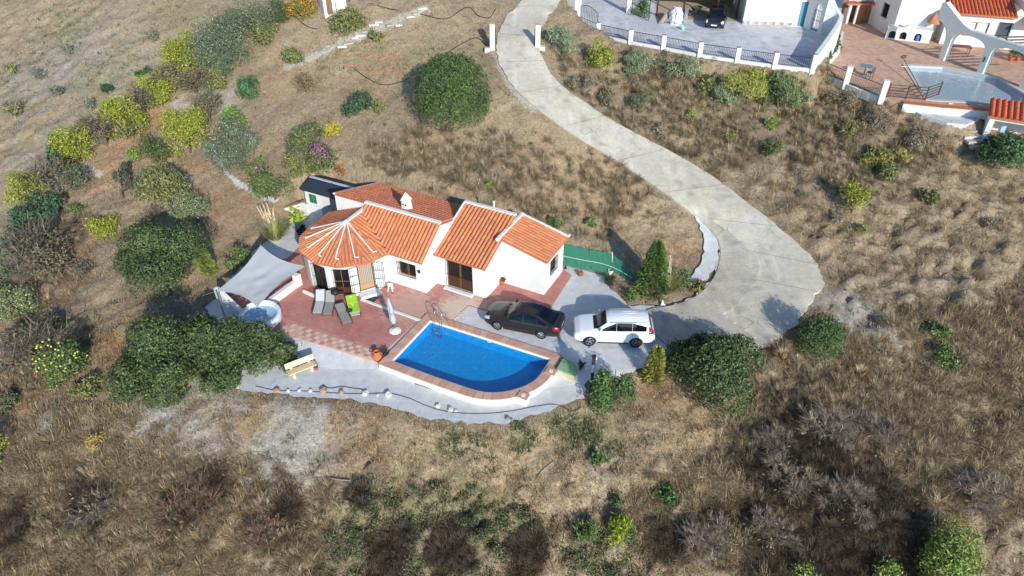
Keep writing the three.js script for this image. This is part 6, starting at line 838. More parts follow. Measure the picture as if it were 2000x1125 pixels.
// shade sail
{
  const c = [at(509, 479, 2.9), at(596, 520, 2.25), at(503, 600, 1.5), at(423, 568, 1.9)], m = c.reduce((a, b) => a.clone().add(b)).multiplyScalar(0.25), g = thing('shade_sail', 'grey pointed shade sail over the left end of the terrace', 'shade sail', V(m.x, 0, m.z)), o = g.position, N = 40, pos = [], idx = [];
  const ctr = m.clone(); for (let i = 0; i <= N; i++) for (let j = 0; j <= N; j++) { const s = i / N, t = j / N, p = c[0].clone().multiplyScalar((1 - s) * (1 - t)).addScaledVector(c[1], s * (1 - t)).addScaledVector(c[2], s * t).addScaledVector(c[3], (1 - s) * t); const ps = 4 * s * (1 - s), pt = 4 * t * (1 - t), k = 0.15 * (ps * Math.abs(1 - 2 * t) ** 1.6 * (1 - pt * 0.5) + pt * Math.abs(1 - 2 * s) ** 1.6 * (1 - ps * 0.5)); const q = p.lerp(ctr, k); q.y += -0.12 * ps * pt + 0.03 * n2(s * 3, t * 3) * (0.3 + ps * pt) + 0.006 * Math.sin((s - t) * 22) * (1 - ps * pt); pos.push(q.x - o.x, q.y, q.z - o.z); }
  for (let i = 0; i < N; i++) for (let j = 0; j < N; j++) { const a = i * (N + 1) + j, b = a + 1, d = a + N + 1, e = d + 1; idx.push(a, b, d, b, e, d); }
  const sg = new THREE.BufferGeometry(); sg.setAttribute('position', new THREE.Float32BufferAttribute(pos, 3)); sg.setIndex(idx); sg.computeVertexNormals(); part('cloth', sg, new THREE.MeshPhysicalMaterial({ color: lin(178, 178, 178), roughness: 0.95, transmission: 0.12, thickness: 0, side: THREE.DoubleSide }), g);
  const P = (v) => v.clone().sub(V(o.x, 0, o.z)); part('pole', bar(P(V(c[0].x, -0.1, c[0].z)), P(c[0].clone().add(V(0, 0.1, 0))), 0.045), GREYMETAL, g); part('pole', bar(P(V(c[3].x, -0.1, c[3].z)), P(c[3].clone().add(V(0, 0.1, 0))), 0.04), GREYMETAL, g); part('guy_rope', bar(P(c[3]), P(at(395, 578, 0.6)), 0.01, 0.01, 4), M(lin(200, 200, 196), 0.9), g);
}
{ // low white walls under the sail, hot tub
  const a = yd(584, 556), g = thing('bench_wall', 'low white masonry bench wall under the right edge of the sail', 'wall', a), d = yd(524, 600).sub(a), ang = Math.atan2(-d.z, d.x), L = d.length();
  part('wall', rbox(L, 0.5, 0.32, 0.03, L / 2, 0.24, -0.06, 0).rotateY(ang), WHITE, g); part('end_pier', rbox(0.4, 0.85, 0.4, 0.03, 0.1, 0.4, -0.05, 0).rotateY(ang), WHITE, g); part('ledge', rbox(L * 0.4, 0.34, 0.3, 0.03, L * 0.42, 0.16, 0.24, 0).rotateY(ang), WHITE, g);
  const yp = yd(574, 562), sq = thing('square_planter', 'small mossy yellow-green square pot against the white bench wall', 'pot', yp); part('pot', rbox(0.28, 0.42, 0.28, 0.03, 0, 0.2, 0, ang), M(lin(142, 138, 60), 0.8), sq); part('soil', rbox(0.2, 0.02, 0.2, 0.005, 0, 0.42, 0, ang), M(lin(70, 56, 42), 1), sq);
  const q0 = yd(433, 590), q1 = yd(478, 618), w = thing('sloping_wall', 'white wall with a sloping top at the left end of the terrace', 'wall', q0), e = q1.clone().sub(q0), l = e.length(), an = Math.atan2(-e.z, e.x);
  const s = new THREE.Shape([[0, -0.2], [l + 0.6, -0.2], [l + 0.6, 0.35], [l, 0.4], [0.15, 1.15], [0, 1.15]].map(([x, y]) => new THREE.Vector2(x, y))); part('wall', boxUV(new THREE.ExtrudeGeometry(s, { depth: 0.24, bevelEnabled: true, bevelSize: 0.015, bevelThickness: 0.015, bevelSegments: 1 }), 0.5).rotateY(an), WHITE, w); part('coping', beam(V(0.1, 1.2, 0.12), V(l, 0.44, 0.12), 0.3, 0.05).rotateY(an), M(lin(226, 224, 220), 0.8), w);
  const h = yd(511, 628), t = thing('hot_tub', 'round white hot tub with pale blue steps beside the dark tree', 'hot tub', h), wm = M(lin(226, 230, 234), 0.35), bl = M(lin(158, 186, 206), 0.4);
  part('shell', lathe([[0.001, 0.02], [1.12, 0.02], [1.22, 0.1], [1.24, 0.5], [1.2, 0.56], [1.02, 0.56], [0.98, 0.5], [0.98, 0.42]], 48), wm, t); [[0.98, 0.82, 0.42], [0.82, 0.62, 0.34], [0.62, 0.4, 0.26]].forEach(([r0, r1, y]) => part('step', lathe([[r0, y], [r1, y], [r1, y - 0.08]], 40), bl, t)); part('floor', lathe([[0.4, 0.18], [0.001, 0.18]], 30), bl, t);
  part('headrest', (() => { const g2 = new THREE.TorusGeometry(1.1, 0.11, 10, 30, Math.PI * 0.62).rotateX(-Math.PI / 2).scale(1, 1.2, 1).rotateY(0.55); return g2.translate(0, 0.6, 0); })(), wm, t);
}
// stones along the gravel edge, hose, pole
{
  const st = [[463, 757, 0.22], [541, 764, 0.26], [563, 764, 0.16], [585, 763, 0.16], [607, 764, 0.17], [632, 764, 0.3], [667, 767, 0.22], [713, 769, 0.26], [758, 772, 0.3], [855, 794, 0.2], [880, 801, 0.24], [890, 803, 0.14], [992, 818, 0.2], [1000, 820, 0.12], [737, 772, 0.12]];
  const say = ['under the dark tree', 'first brown one left of the bench', 'second from the left group', 'third from the left group', 'fourth, small and white, below the bench', 'flat brown one below the bench', 'brown one where the hose loops', 'pale one at the end of the hose loop', 'largest white one below the jar', 'white one below the pool pole', 'pale one of the close pair below the pool bow', 'smaller one of the close pair below the pool bow', 'dark one at the lowest edge of the gravel', 'tiny one beside the lowest dark stone', 'tiny white one left of the largest'];
  st.forEach(([u, v, r], i) => { const p = yd(u, v, 0), g = new THREE.IcosahedronGeometry(r *= 0.68, 2), P = g.attributes.position; for (let k = 0; k < P.count; k++) { const x = P.getX(k), y = P.getY(k), z = P.getZ(k), f = 1 + 0.28 * n3(x / r * 0.9 + i * 5, y / r * 0.9, z / r * 0.9); P.setXYZ(k, x * f, y * f * 0.7, z * f); } g.computeVertexNormals(); const m = solo('edging_stone', g.translate(0, r * 0.35, 0), M(lin(...[[206, 196, 180], [176, 142, 108], [206, 200, 190], [150, 132, 112]][[2, 1, 2, 0, 2, 1, 1, 0, 2, 2, 0, 0, 3, 3, 2][i]]), 0.95), 'edging stone along the gravel, ' + say[i], 'stone', 'stones along the gravel edge'); m.position.copy(p); });
  const hose = (n, label, pts, r, lift = 0.03) => solo(n, tube(pts.map(([u, v]) => { const p = hit(u, v); p.y += lift + (covered(p.x, p.z) ? 0.12 : 0.02); return p; }), r, 160, 6), M(lin(36, 34, 32), 0.7), label, 'hose');
  hose('garden_hose', 'black irrigation hose running along the stones at the gravel edge', [[500, 758], [540, 766], [600, 768], [660, 772], [715, 773], [760, 772], [795, 780], [830, 795], [870, 807], [930, 812], [990, 808], [1050, 797], [1085, 794], [1120, 804], [1132, 798]], 0.014);
  hose('garden_hose', 'short black hose looping between the brown stone and the pale stone', [[632, 756], [645, 762], [668, 759], [690, 762], [708, 764]], 0.016);
  hose('garden_hose', 'black pipe curving across the upper terrace past the rounded bush', [[560, 20], [610, 56], [660, 56]].concat([]), 0.03);
  hose('garden_hose', 'black pipe lying from the bare bank to the rounded bush', [[691, 135], [720, 155], [750, 167], [785, 160], [802, 152]], 0.03);
  hose('garden_hose', 'black pipe running from the left roadside pillar down to the rounded bush', [[953, 92], [930, 75], [905, 85], [880, 100], [856, 118]], 0.035);
  hose('garden_hose', 'long black pipe curving over the dry grass at the top', [[720, 8], [770, 20], [820, 28], [870, 38], [915, 15], [935, 32], [955, 36], [968, 18]], 0.035);
  const a = yd(810, 750, 0), b = yd(917, 783, 0); const m = solo('pool_pole', bar(a.add(V(0, 0.03, 0)), b.add(V(0, 0.03, 0)), 0.02), M(lin(110, 112, 116), 0.5), 'long thin pole lying on the gravel below the pool', 'pole');
}
{ // lamp post, green hatch, white marker, screen
  const p = yd(1154, 764, 0), g = thing('lamp_post', 'dark square lamp post with a white box beside the upright green bush', 'lamp post', p); part('post', rbox(0.16, 2.5, 0.16, 0.02, 0, 1.2, 0), M(lin(52, 48, 42), 0.7), g); part('meter_box', rbox(0.14, 0.5, 0.1, 0.02, -0.02, 1.75, 0.12), PLASTIC, g); part('lamp_head', rbox(0.22, 0.12, 0.22, 0.02, 0, 2.5, 0), BLACK, g); part('lens', rbox(0.06, 0.2, 0.1, 0.02, 0.13, 2.4, 0), PLASTIC, g);
  const c = [at(1099, 698, 0.18), at(1133, 713, 0.18), at(1122, 735, 0.18), at(1086, 720, 0.18)], bx = thing('pump_hatch', 'pale green hatch box over the pump beside the right end of the pool', 'hatch', V((c[0].x + c[2].x) / 2, 0, (c[0].z + c[2].z) / 2)), q = c.map((v) => v.clone().sub(bx.position)), sc = (k) => q.map((v) => V(v.x * k, 0, v.z * k)); part('frame', boxUV(prism(sc(1), -0.4, 0.1)), M(lin(206, 190, 150), 0.9), bx); part('lid', prism(sc(0.96), 0.102, 0.18), M(lin(150, 190, 140), 0.7, { map: tex(128, 128, (x, y) => { const k = 236 + 22 * tileNoise(x, y, 128, 4); return [k, k, k]; }) }), bx); part('hinge', beam(q[0].clone().setY(0.2), q[3].clone().setY(0.2), 0.08, 0.03), M(lin(60, 56, 50), 0.8), bx);
  shrub('potted_shrub', 'bluish', 1134, 712, 16, 1.1, 'small dark shrub at the right corner of the green hatch', { cols: [[60, 62, 44], [76, 70, 50]], cat: 'shrub' });
  const s = hit(1293, 597); { const m = thing('white_stone', 'small pointed white stone beside the drive between the cars and the conifer', 'stone', s); const g2 = new THREE.ConeGeometry(0.16, 0.5, 7).translate(0, 0.24, 0); part('stone', g2, WHITE, m); part('stone_base', new THREE.IcosahedronGeometry(0.12, 1).translate(0.12, 0.05, 0.05), WHITE, m); }
  // green windbreak cloth along the cut bank
  const base = [[1100, 520], [1130, 526], [1162, 532], [1192, 538], [1215, 548], [1240, 556]].map(([u, v]) => at(u, v, 0)), top = [[1098, 477], [1130, 484], [1162, 491], [1190, 497], [1215, 514], [1240, 540]].map(([u, v], i) => at(u, v, [1.15, 1.1, 1.05, 1.05, 0.9, 0.6][i]));
  const CB = new THREE.CatmullRomCurve3(base), CTp = new THREE.CatmullRomCurve3(top), pos = [], idx = [], nu = 40, nv = 8; for (let i = 0; i <= nu; i++) for (let j = 0; j <= nv; j++) { const v = CB.getPoint(i / nu).lerp(CTp.getPoint(i / nu), j / nv); v.y += 0.1 + 0.05 * n2(i * 0.4, j * 0.6); v.z += 0.06 * n2(i * 0.5 + 9, j * 0.5); pos.push(v.x, v.y, v.z); } for (let i = 0; i < nu; i++) for (let j = 0; j < nv; j++) { const a = i * (nv + 1) + j, b = a + 1, d = a + nv + 1; idx.push(a, d, b, b, d, d + 1); }
  const cg = new THREE.BufferGeometry(); cg.setAttribute('position', new THREE.Float32BufferAttribute(pos, 3)); cg.setIndex(idx); cg.computeVertexNormals(); const scn = thing('green_screen', 'green netting screen with a pale rope against the bank right of the house', 'screen'); part('netting', cg, new THREE.MeshPhysicalMaterial({ color: lin(52, 124, 96), roughness: 0.9, bumpMap: rep(grainBump, 1), bumpScale: 0.02, transmission: 0.15, thickness: 0, side: THREE.DoubleSide }), scn); part('rope', tube([0, 0.25, 0.5, 0.75, 0.95].map((t) => CB.getPoint(t).lerp(CTp.getPoint(t), 0.42).add(V(0, 0.14, 0.08))), 0.022, 40, 5), M(lin(206, 216, 206), 0.8), scn);
  for (const t of [0.02, 0.33, 0.64, 0.86]) { const a = CB.getPoint(t), b = CTp.getPoint(t); part('stake', bar(a.add(V(0, 0, -0.1)), b.add(V(0, 0.25, -0.05)), 0.025), t === 0.64 ? PLASTIC : DARKWOOD, scn); }
  const bk = at(1192, 536, 0); const bu = thing('white_bucket', 'white bucket at the foot of the green screen', 'bucket', bk); part('bucket', lathe([[0.001, 0], [0.14, 0], [0.18, 0.36], [0.16, 0.36], [0.13, 0.04], [0.001, 0.04]], 18), PLASTIC, bu); part('bucket_handle', new THREE.TorusGeometry(0.17, 0.01, 5, 16, Math.PI).translate(0, 0.36, 0), GREYMETAL, bu);
  const cr = at(1133, 537, 0), cc = thing('brown_crate', 'small brown crate on the ground below the green screen', 'crate', cr, 0.4); part('box', rbox(0.32, 0.22, 0.26, 0.02, 0, 0.11, 0), M(lin(126, 84, 56), 0.9), cc); part('lid', rbox(0.35, 0.03, 0.29, 0.01, 0, 0.24, 0), M(lin(142, 96, 64), 0.9), cc);
  const bp = yd(590, 462, 0.02), bb2 = thing('black_planter', 'black plant tub with dark leaves beside the left edge of the tower roof', 'planter', bp); part('tub', potG(0.3, 0.5), BLACK, bb2); part('leaves', crown(0.4, 0.3, 0.4, { cols: [[44, 50, 44], [60, 64, 58]], leaf: [0.16, 0.07], dens: 300 }).translate(0, 0.42, 0), LEAFMAT, bb2);
}

// ------------------------------------------------------------------ the upper house, its fence, forecourt and pool terrace
const FENCE_IRON = M(lin(44, 40, 38), 0.55, { metalness: 0.3 }), STONE = [lin(186, 176, 160), lin(160, 150, 134), lin(204, 196, 184)].map((c) => M(c, 0.95));
function railPanel(parent, A, B, y0, y1, pitch, mat) {                   // upright bars between two rails; fine bars joined
  const d = B.clone().sub(A), L = Math.hypot(d.x, d.z), n = Math.round(L / pitch), g = [beam(A.clone().add(V(0, y0, 0)), B.clone().add(V(0, y0, 0)), 0.035, 0.03), beam(A.clone().add(V(0, y1, 0)), B.clone().add(V(0, y1, 0)), 0.045, 0.035)];
  for (let i = 1; i < n; i++) { const p = A.clone().addScaledVector(d, i / n); g.push(bar(p.clone().add(V(0, y0 + 0.016, 0)), p.clone().add(V(0, y1 - 0.018, 0)), 0.013, 0.013, 4)); }
  return part('rail_panel', g, mat, parent);
}
{
  const px = [[1168, 69], [1231, 83], [1295, 94], [1366, 108], [1439, 119], [1512, 129], [1586, 137]], P = px.map(([u, v]) => at(u, v, FORE_H)), o = P[0].clone(), f = thing('white_fence', 'white post fence with black railings along the upper forecourt', 'fence', o);
  P.forEach((p, i) => { const q = p.clone().sub(o), hgt = i === 6 ? 1.2 : 1.05; const po = part('post', rbox(0.36, hgt + 0.5, 0.36, 0.02, q.x, hgt / 2 - 0.25, q.z, -0.12), WHITE, f); part('post_cap', rbox(0.3, 0.05, 0.3, 0.02, q.x, hgt + 0.02, q.z, -0.12), M(lin(156, 138, 126), 0.9), po); });
  for (let i = 0; i < P.length - 1; i++) { const a = P[i].clone().sub(o), b = P[i + 1].clone().sub(o), d = b.clone().sub(a).normalize(); a.addScaledVector(d, 0.19); b.addScaledVector(d, -0.19); part('low_wall', beam(a.clone().add(V(0, -0.16, 0)), b.clone().add(V(0, -0.16, 0)), 0.26, 0.56), WHITE, f); railPanel(f, a, b, 0.2, 0.92, 0.13, FENCE_IRON); }
  // tall gate pillar and arched leaf
  const g0 = at(1127, 51, FORE_H), g = thing('iron_gate', 'black arched iron gate hung on a tall white pillar at the top of the drive', 'gate', g0), e = P[0].clone().sub(g0), L = e.length(); e.normalize();
  part('pillar', rbox(0.5, 2.5, 0.5, 0.03, 0, 1.05, 0, -0.3), WHITE, g); const bars = [], topY = (t) => 1.75 + 0.32 * Math.sin(Math.PI * t); const n = 11; for (let i = 0; i <= n; i++) { const t = i / n, p = e.clone().multiplyScalar(lerp(0.3, L - 0.2, t)); bars.push(bar(p.clone().add(V(0, 0.15, 0)), p.clone().add(V(0, topY(t), 0)), i % n ? 0.014 : 0.03, undefined, 5)); } const q = (t, y) => e.clone().multiplyScalar(lerp(0.3, L - 0.2, t)).add(V(0, y, 0)); bars.push(tube([0, 0.25, 0.5, 0.75, 1].map((t) => q(t, topY(t))), 0.025, 24, 5), beam(q(0, 0.18), q(1, 0.18), 0.03, 0.03), beam(q(0, 0.9), q(1, 0.9), 0.03, 0.03)); part('gate_leaf', bars, FENCE_IRON, g); part('threshold', beam(e.clone().multiplyScalar(0.26).add(V(0, -0.2, 0)), e.clone().multiplyScalar(L - 0.2).add(V(0, -0.2, 0)), 0.3, 0.5), WHITE, g);
  const h0 = at(1231, 25, FORE_H), h = thing('iron_gate', 'open black gate leaf on a white pillar further back by the brown earth', 'gate', h0), d2 = at(1266, 43, FORE_H).sub(h0), L2 = d2.length(); d2.normalize(); part('pillar', rbox(0.42, 2.4, 0.42, 0.03, -0.2, 1.1, 0), WHITE, h); const b2 = []; for (let i = 0; i <= 12; i++) { const p = d2.clone().multiplyScalar(0.25 + (L2 - 0.25) * i / 12); b2.push(bar(p.clone().add(V(0, 0.1, 0)), p.clone().add(V(0, 1.9, 0)), i % 12 ? 0.013 : 0.028, undefined, 5)); } for (const y of [0.12, 0.9, 1.85]) b2.push(beam(d2.clone().multiplyScalar(0.25).add(V(0, y, 0)), d2.clone().multiplyScalar(L2).add(V(0, y, 0)), 0.03, 0.03)); part('gate_leaf', b2, FENCE_IRON, h);
  shrub('green_bush', 'citrus', 1252, 14, 34, 1.2, 'green bush behind the open gate leaf at the top edge', { cols: [[72, 100, 52], [90, 118, 60]] });
}
{ // terrace fence, posts and wooden-coloured corner railing
  const P = [at(1602, 141, TILE_H), at(1652, 163, TILE_H), at(1722, 191, TILE_H)], o = P[1].clone(), f = thing('terrace_fence', 'white posts with dark railings at the corner of the tiled terrace', 'fence', o);
  for (const i of [1, 2]) { const q = P[i].clone().sub(o); const po = part('post', rbox(0.4, 1.75, 0.4, 0.02, q.x, 0.42, q.z, -0.35), WHITE, f); part('post_cap', rbox(0.44, 0.05, 0.44, 0.02, q.x, 1.31, q.z, -0.35), WHITE, po); }
  for (const [i, j] of [[0, 1], [1, 2]]) { const a = P[i].clone().sub(o), b = P[j].clone().sub(o), d = b.clone().sub(a).normalize(); if (i) a.addScaledVector(d, 0.21); b.addScaledVector(d, -0.21); railPanel(f, a, b, 0.12, 0.9, 0.13, FENCE_IRON); const w = []; const n = 6; for (let k = 0; k < n; k++) { const s = a.clone().lerp(b, (k + 0.5) / n), L = a.distanceTo(b) / n; part('wall_block', rbox(L * 0.96, 0.62, 0.34, 0.03, 0, 0, 0).rotateY(Math.atan2(-d.z, d.x)).translate(s.x, -0.28 + (k % 2) * 0.012, s.z), k % 3 ? WHITE : STONE[2], f); } }
  const R = [at(1732, 190, TILE_H), at(1806, 196, TILE_H), at(1832, 186, TILE_H)], ro = R[1].clone(), r = thing('wooden_railing', 'low brown railing of horizontal bars at the corner of the upper pool', 'railing', ro), rm = M(lin(88, 62, 48), 0.8);
  for (const [i, j] of [[0, 1], [1, 2]]) for (let k = 0; k < 5; k++) part('rail', beam(R[i].clone().sub(ro).add(V(0, 0.12 + k * 0.21, 0)), R[j].clone().sub(ro).add(V(0, 0.12 + k * 0.21, 0)), 0.045, 0.05), rm, r);
  for (const p of [R[0], R[0].clone().lerp(R[1], 0.5), R[1], R[2]]) part('upright', beam(p.clone().sub(ro), p.clone().sub(ro).add(V(0, 1.06, 0)), 0.07, 0.07), rm, r);
}
{ // upper pool
  const c0 = V(0, 0, 0); NPOOL.forEach((p) => c0.add(p)); c0.divideScalar(NPOOL.length); const pl = thing('upper_pool', 'pale grey-blue pool on the tiled terrace of the upper house', 'swimming pool', V(c0.x, TILE_H, c0.z)), q = NPOOL.map((p) => V(p.x - c0.x, 0, p.z - c0.z));
  const ringOf = (k0, k1, y0, y1) => { const s = new THREE.Shape(q.map((p) => new THREE.Vector2(p.x * k1, -p.z * k1))); s.holes.push(new THREE.Path(q.map((p) => new THREE.Vector2(p.x * k0, -p.z * k0)))); return new THREE.ExtrudeGeometry(s, { depth: y1 - y0, bevelEnabled: false }).rotateX(-Math.PI / 2).translate(0, y0, 0); };
  part('basin', [ringOf(0.995, 1.06, -1.2, -0.02), prism(q, -0.8, -0.45)], M(lin(194, 202, 204), 0.7), pl); part('rim', ringOf(0.97, 1.07, 0.004, 0.05), M(lin(206, 186, 170), 0.85), pl);
  const rip = tex(256, 256, (x, y) => { const k = 128 + 80 * tileNoise(x, y, 256, 9); return [k, k, k]; }, false); part('water', polyUV(new THREE.ShapeGeometry(new THREE.Shape(q.map((p) => new THREE.Vector2(p.x, -p.z)))).rotateX(-Math.PI / 2).translate(0, -0.12, 0)), new THREE.MeshPhysicalMaterial({ color: lin(232, 238, 240), roughness: 0.03, transmission: 1, thickness: 0, ior: 1.33, bumpMap: rep(rip, 0.3), bumpScale: 0.02, side: THREE.DoubleSide }), pl);
  for (const [u, v] of [[1856, 203], [1914, 206], [1975, 210]]) { const p = at(u, v, TILE_H + 0.01); part('rim_lamp', rbox(0.3, 0.04, 0.16, 0.015, p.x - c0.x, 0.045, p.z - c0.z), PLASTIC, pl); }
  const b = at(1800, 178, TILE_H), t = at(1764, 113, TILE_H + 0.9), g = thing('ringed_pole', 'thin dark pole with a round ring end leaning over the corner of the upper pool', 'pole', b), tt = t.clone().sub(b); part('pole', bar(V(0, 0, 0), tt, 0.03), M(lin(62, 84, 108), 0.6), g); part('ring', new THREE.TorusGeometry(0.19, 0.03, 8, 22).rotateX(0.7).translate(tt.x, tt.y + 0.1, tt.z), BLACK, g); part('ring_cross', bar(V(tt.x - 0.17, tt.y + 0.1, tt.z), V(tt.x + 0.17, tt.y + 0.1, tt.z), 0.02), BLACK, g); part('side_arm', bar(tt.clone().multiplyScalar(0.72), tt.clone().multiplyScalar(0.72).add(V(-0.5, 0.02, 0)), 0.018), PLASTIC, g);
  const tp2 = at(1687, 146, TILE_H), tb = thing('round_table', 'round grey garden table on the tiled terrace near the fence corner', 'table', tp2), gm = M(lin(128, 138, 142), 0.6); part('table_top', cyl(0.5, 0.5, 0.04, 0, 0.7, 0, 24), gm, tb); part('pedestal', cyl(0.05, 0.05, 0.7, 0, 0, 0), gm, tb); part('foot', cyl(0.3, 0.22, 0.05, 0, 0, 0, 18), gm, tb);
  const cp = at(1697, 152, TILE_H), ch = thing('garden_chair', 'dark garden chair tucked against the round grey table', 'chair', cp, 0.6), cm = M(lin(84, 88, 92), 0.7); part('seat', rbox(0.44, 0.05, 0.44, 0.02, 0, 0.44, 0), cm, ch); part('backrest', rbox(0.44, 0.46, 0.05, 0.02, 0, 0.7, 0.21), cm, ch); for (const [x, z] of [[-0.18, -0.18], [0.18, -0.18], [-0.18, 0.18], [0.18, 0.18]]) part('leg', beam(V(x, 0, z), V(x, 0.42, z), 0.04, 0.04), cm, ch);
  const rp = at(1619, 109, TILE_H + 0.02), rpt = thing('red_pot', 'red flower pot at the end of the green strip by the arched wall', 'flower pot', rp); part('pot', potG(0.26, 0.42), M(lin(180, 84, 60), 0.85), rpt); part('soil', cyl(0.22, 0.22, 0.02, 0, 0.36, 0), M(lin(80, 60, 46), 1), rpt);
}
{ // arched white wall between forecourt and terrace, with its planting
  const A = at(1572, 53, FORE_H), B = at(1602, 66, FORE_H), d = B.clone().sub(A), L = d.length(), ang = Math.atan2(-d.z, d.x), w = thing('arched_wall', 'white wall sweeping up to an arched gateway between forecourt and terrace', 'wall', A, ang);
  const s = new THREE.Shape([[0, -0.6], [L + 0.2, -0.6], [L + 0.2, 2.9], [L - 0.3, 3.2], [L - 0.9, 3.1], [0, 3.0]].map(([x, y]) => new THREE.Vector2(x, y))), hole = new THREE.Path(), hx = L - 0.75, r = 0.55;
  hole.moveTo(hx - r, 0); hole.lineTo(hx - r, 1.8); hole.absarc(hx, 1.8, r, Math.PI, 0, true); hole.lineTo(hx + r, 0); hole.closePath(); s.holes.push(hole);
  part('wall', boxUV(new THREE.ExtrudeGeometry(s, { depth: 0.34, bevelEnabled: true, bevelSize: 0.02, bevelThickness: 0.02, bevelSegments: 2, curveSegments: 18 }), 0.5).translate(0, 0, -0.17), WHITE, w);
  const bars = []; for (let k = 0; k <= 5; k++) bars.push(bar(V(hx - r + 0.05 + k * (2 * r - 0.1) / 5, 0.06, 0), V(hx - r + 0.05 + k * (2 * r - 0.1) / 5, 1.75, 0), 0.014, undefined, 5)); for (const y of [0.1, 0.9, 1.74]) bars.push(beam(V(hx - r + 0.03, y, 0), V(hx + r - 0.03, y, 0), 0.03, 0.03)); part('gate_leaf', bars, FENCE_IRON, w);
  { // the low end: a wall curving forward to the fence corner, falling from the arch to post height
    const gp = new THREE.CatmullRomCurve3([[1602, 66], [1629, 72], [1614, 100], [1589, 133]].map(([u, v]) => at(u, v, FORE_H))), hc = [3.15, 1.9, 1.3, 1.15], N = 30, o = [];
    const P = []; for (let k = 0; k <= N; k++) { const t = k / N, p = gp.getPoint(t), tg = gp.getTangent(t), nn = V(-tg.z, 0, tg.x).normalize(), f3 = t * 3, i3 = Math.min(2, Math.floor(f3)), hh = lerp(hc[i3], hc[i3 + 1], smoothstep(f3 - i3, 0, 1)); P.push([p.clone().addScaledVector(nn, 0.17).setY(FORE_H - 1.2), p.clone().addScaledVector(nn, 0.17).setY(FORE_H + hh), p.clone().addScaledVector(nn, -0.17).setY(FORE_H + hh), p.clone().addScaledVector(nn, -0.17).setY(FORE_H - 1.2)]); }
    const qd = (a, b, c2, e2) => o.push(a, b, c2, a, c2, e2); for (let k = 0; k < N; k++) for (let m = 0; m < 3; m++) qd(P[k][m], P[k][m + 1], P[k + 1][m + 1], P[k + 1][m]); qd(P[0][0], P[0][1], P[0][2], P[0][3]); qd(P[N][3], P[N][2], P[N][1], P[N][0]);
    const inv = new THREE.Matrix4().makeRotationY(ang).setPosition(A).invert(); let g2 = new THREE.BufferGeometry().setFromPoints(o); g2.computeVertexNormals(); g2 = toCreasedNormals(g2, 0.6); part('curved_wall', boxUV(g2, 0.5).applyMatrix4(inv), WHITE, w);
  }
  const q = at(1610, 112, FORE_H - 1), p2 = thing('hedge_strip', 'green leafy planting along the terrace side of the arched wall', 'hedge', at(1612, 92, TILE_H + 0.2)); const gs = []; for (const [u, v, rr2] of [[1604, 124, 0.45], [1613, 114, 0.55], [1624, 102, 0.6], [1632, 88, 0.55]]) { const c = at(u, v, TILE_H + 0.3).sub(p2.position); gs.push(crown(rr2, 0.6, rr2 * 1.6, { cols: [[76, 108, 48], [94, 126, 58], [60, 90, 40]], leaf: [0.2, 0.08], dens: 320, lobes: 3 }).translate(c.x, -0.3, c.z)); } part('leaves', gs, LEAFMAT, p2); const kb = [at(1609, 136, TILE_H), at(1636, 106, TILE_H), at(1644, 70, TILE_H)].map((v) => v.sub(p2.position)); part('kerb', [beam(kb[0].setY(0.0), kb[1].setY(0.0), 0.2, 0.4), beam(kb[1].clone(), kb[2].setY(0.0), 0.19, 0.38)], WHITE, p2);
}
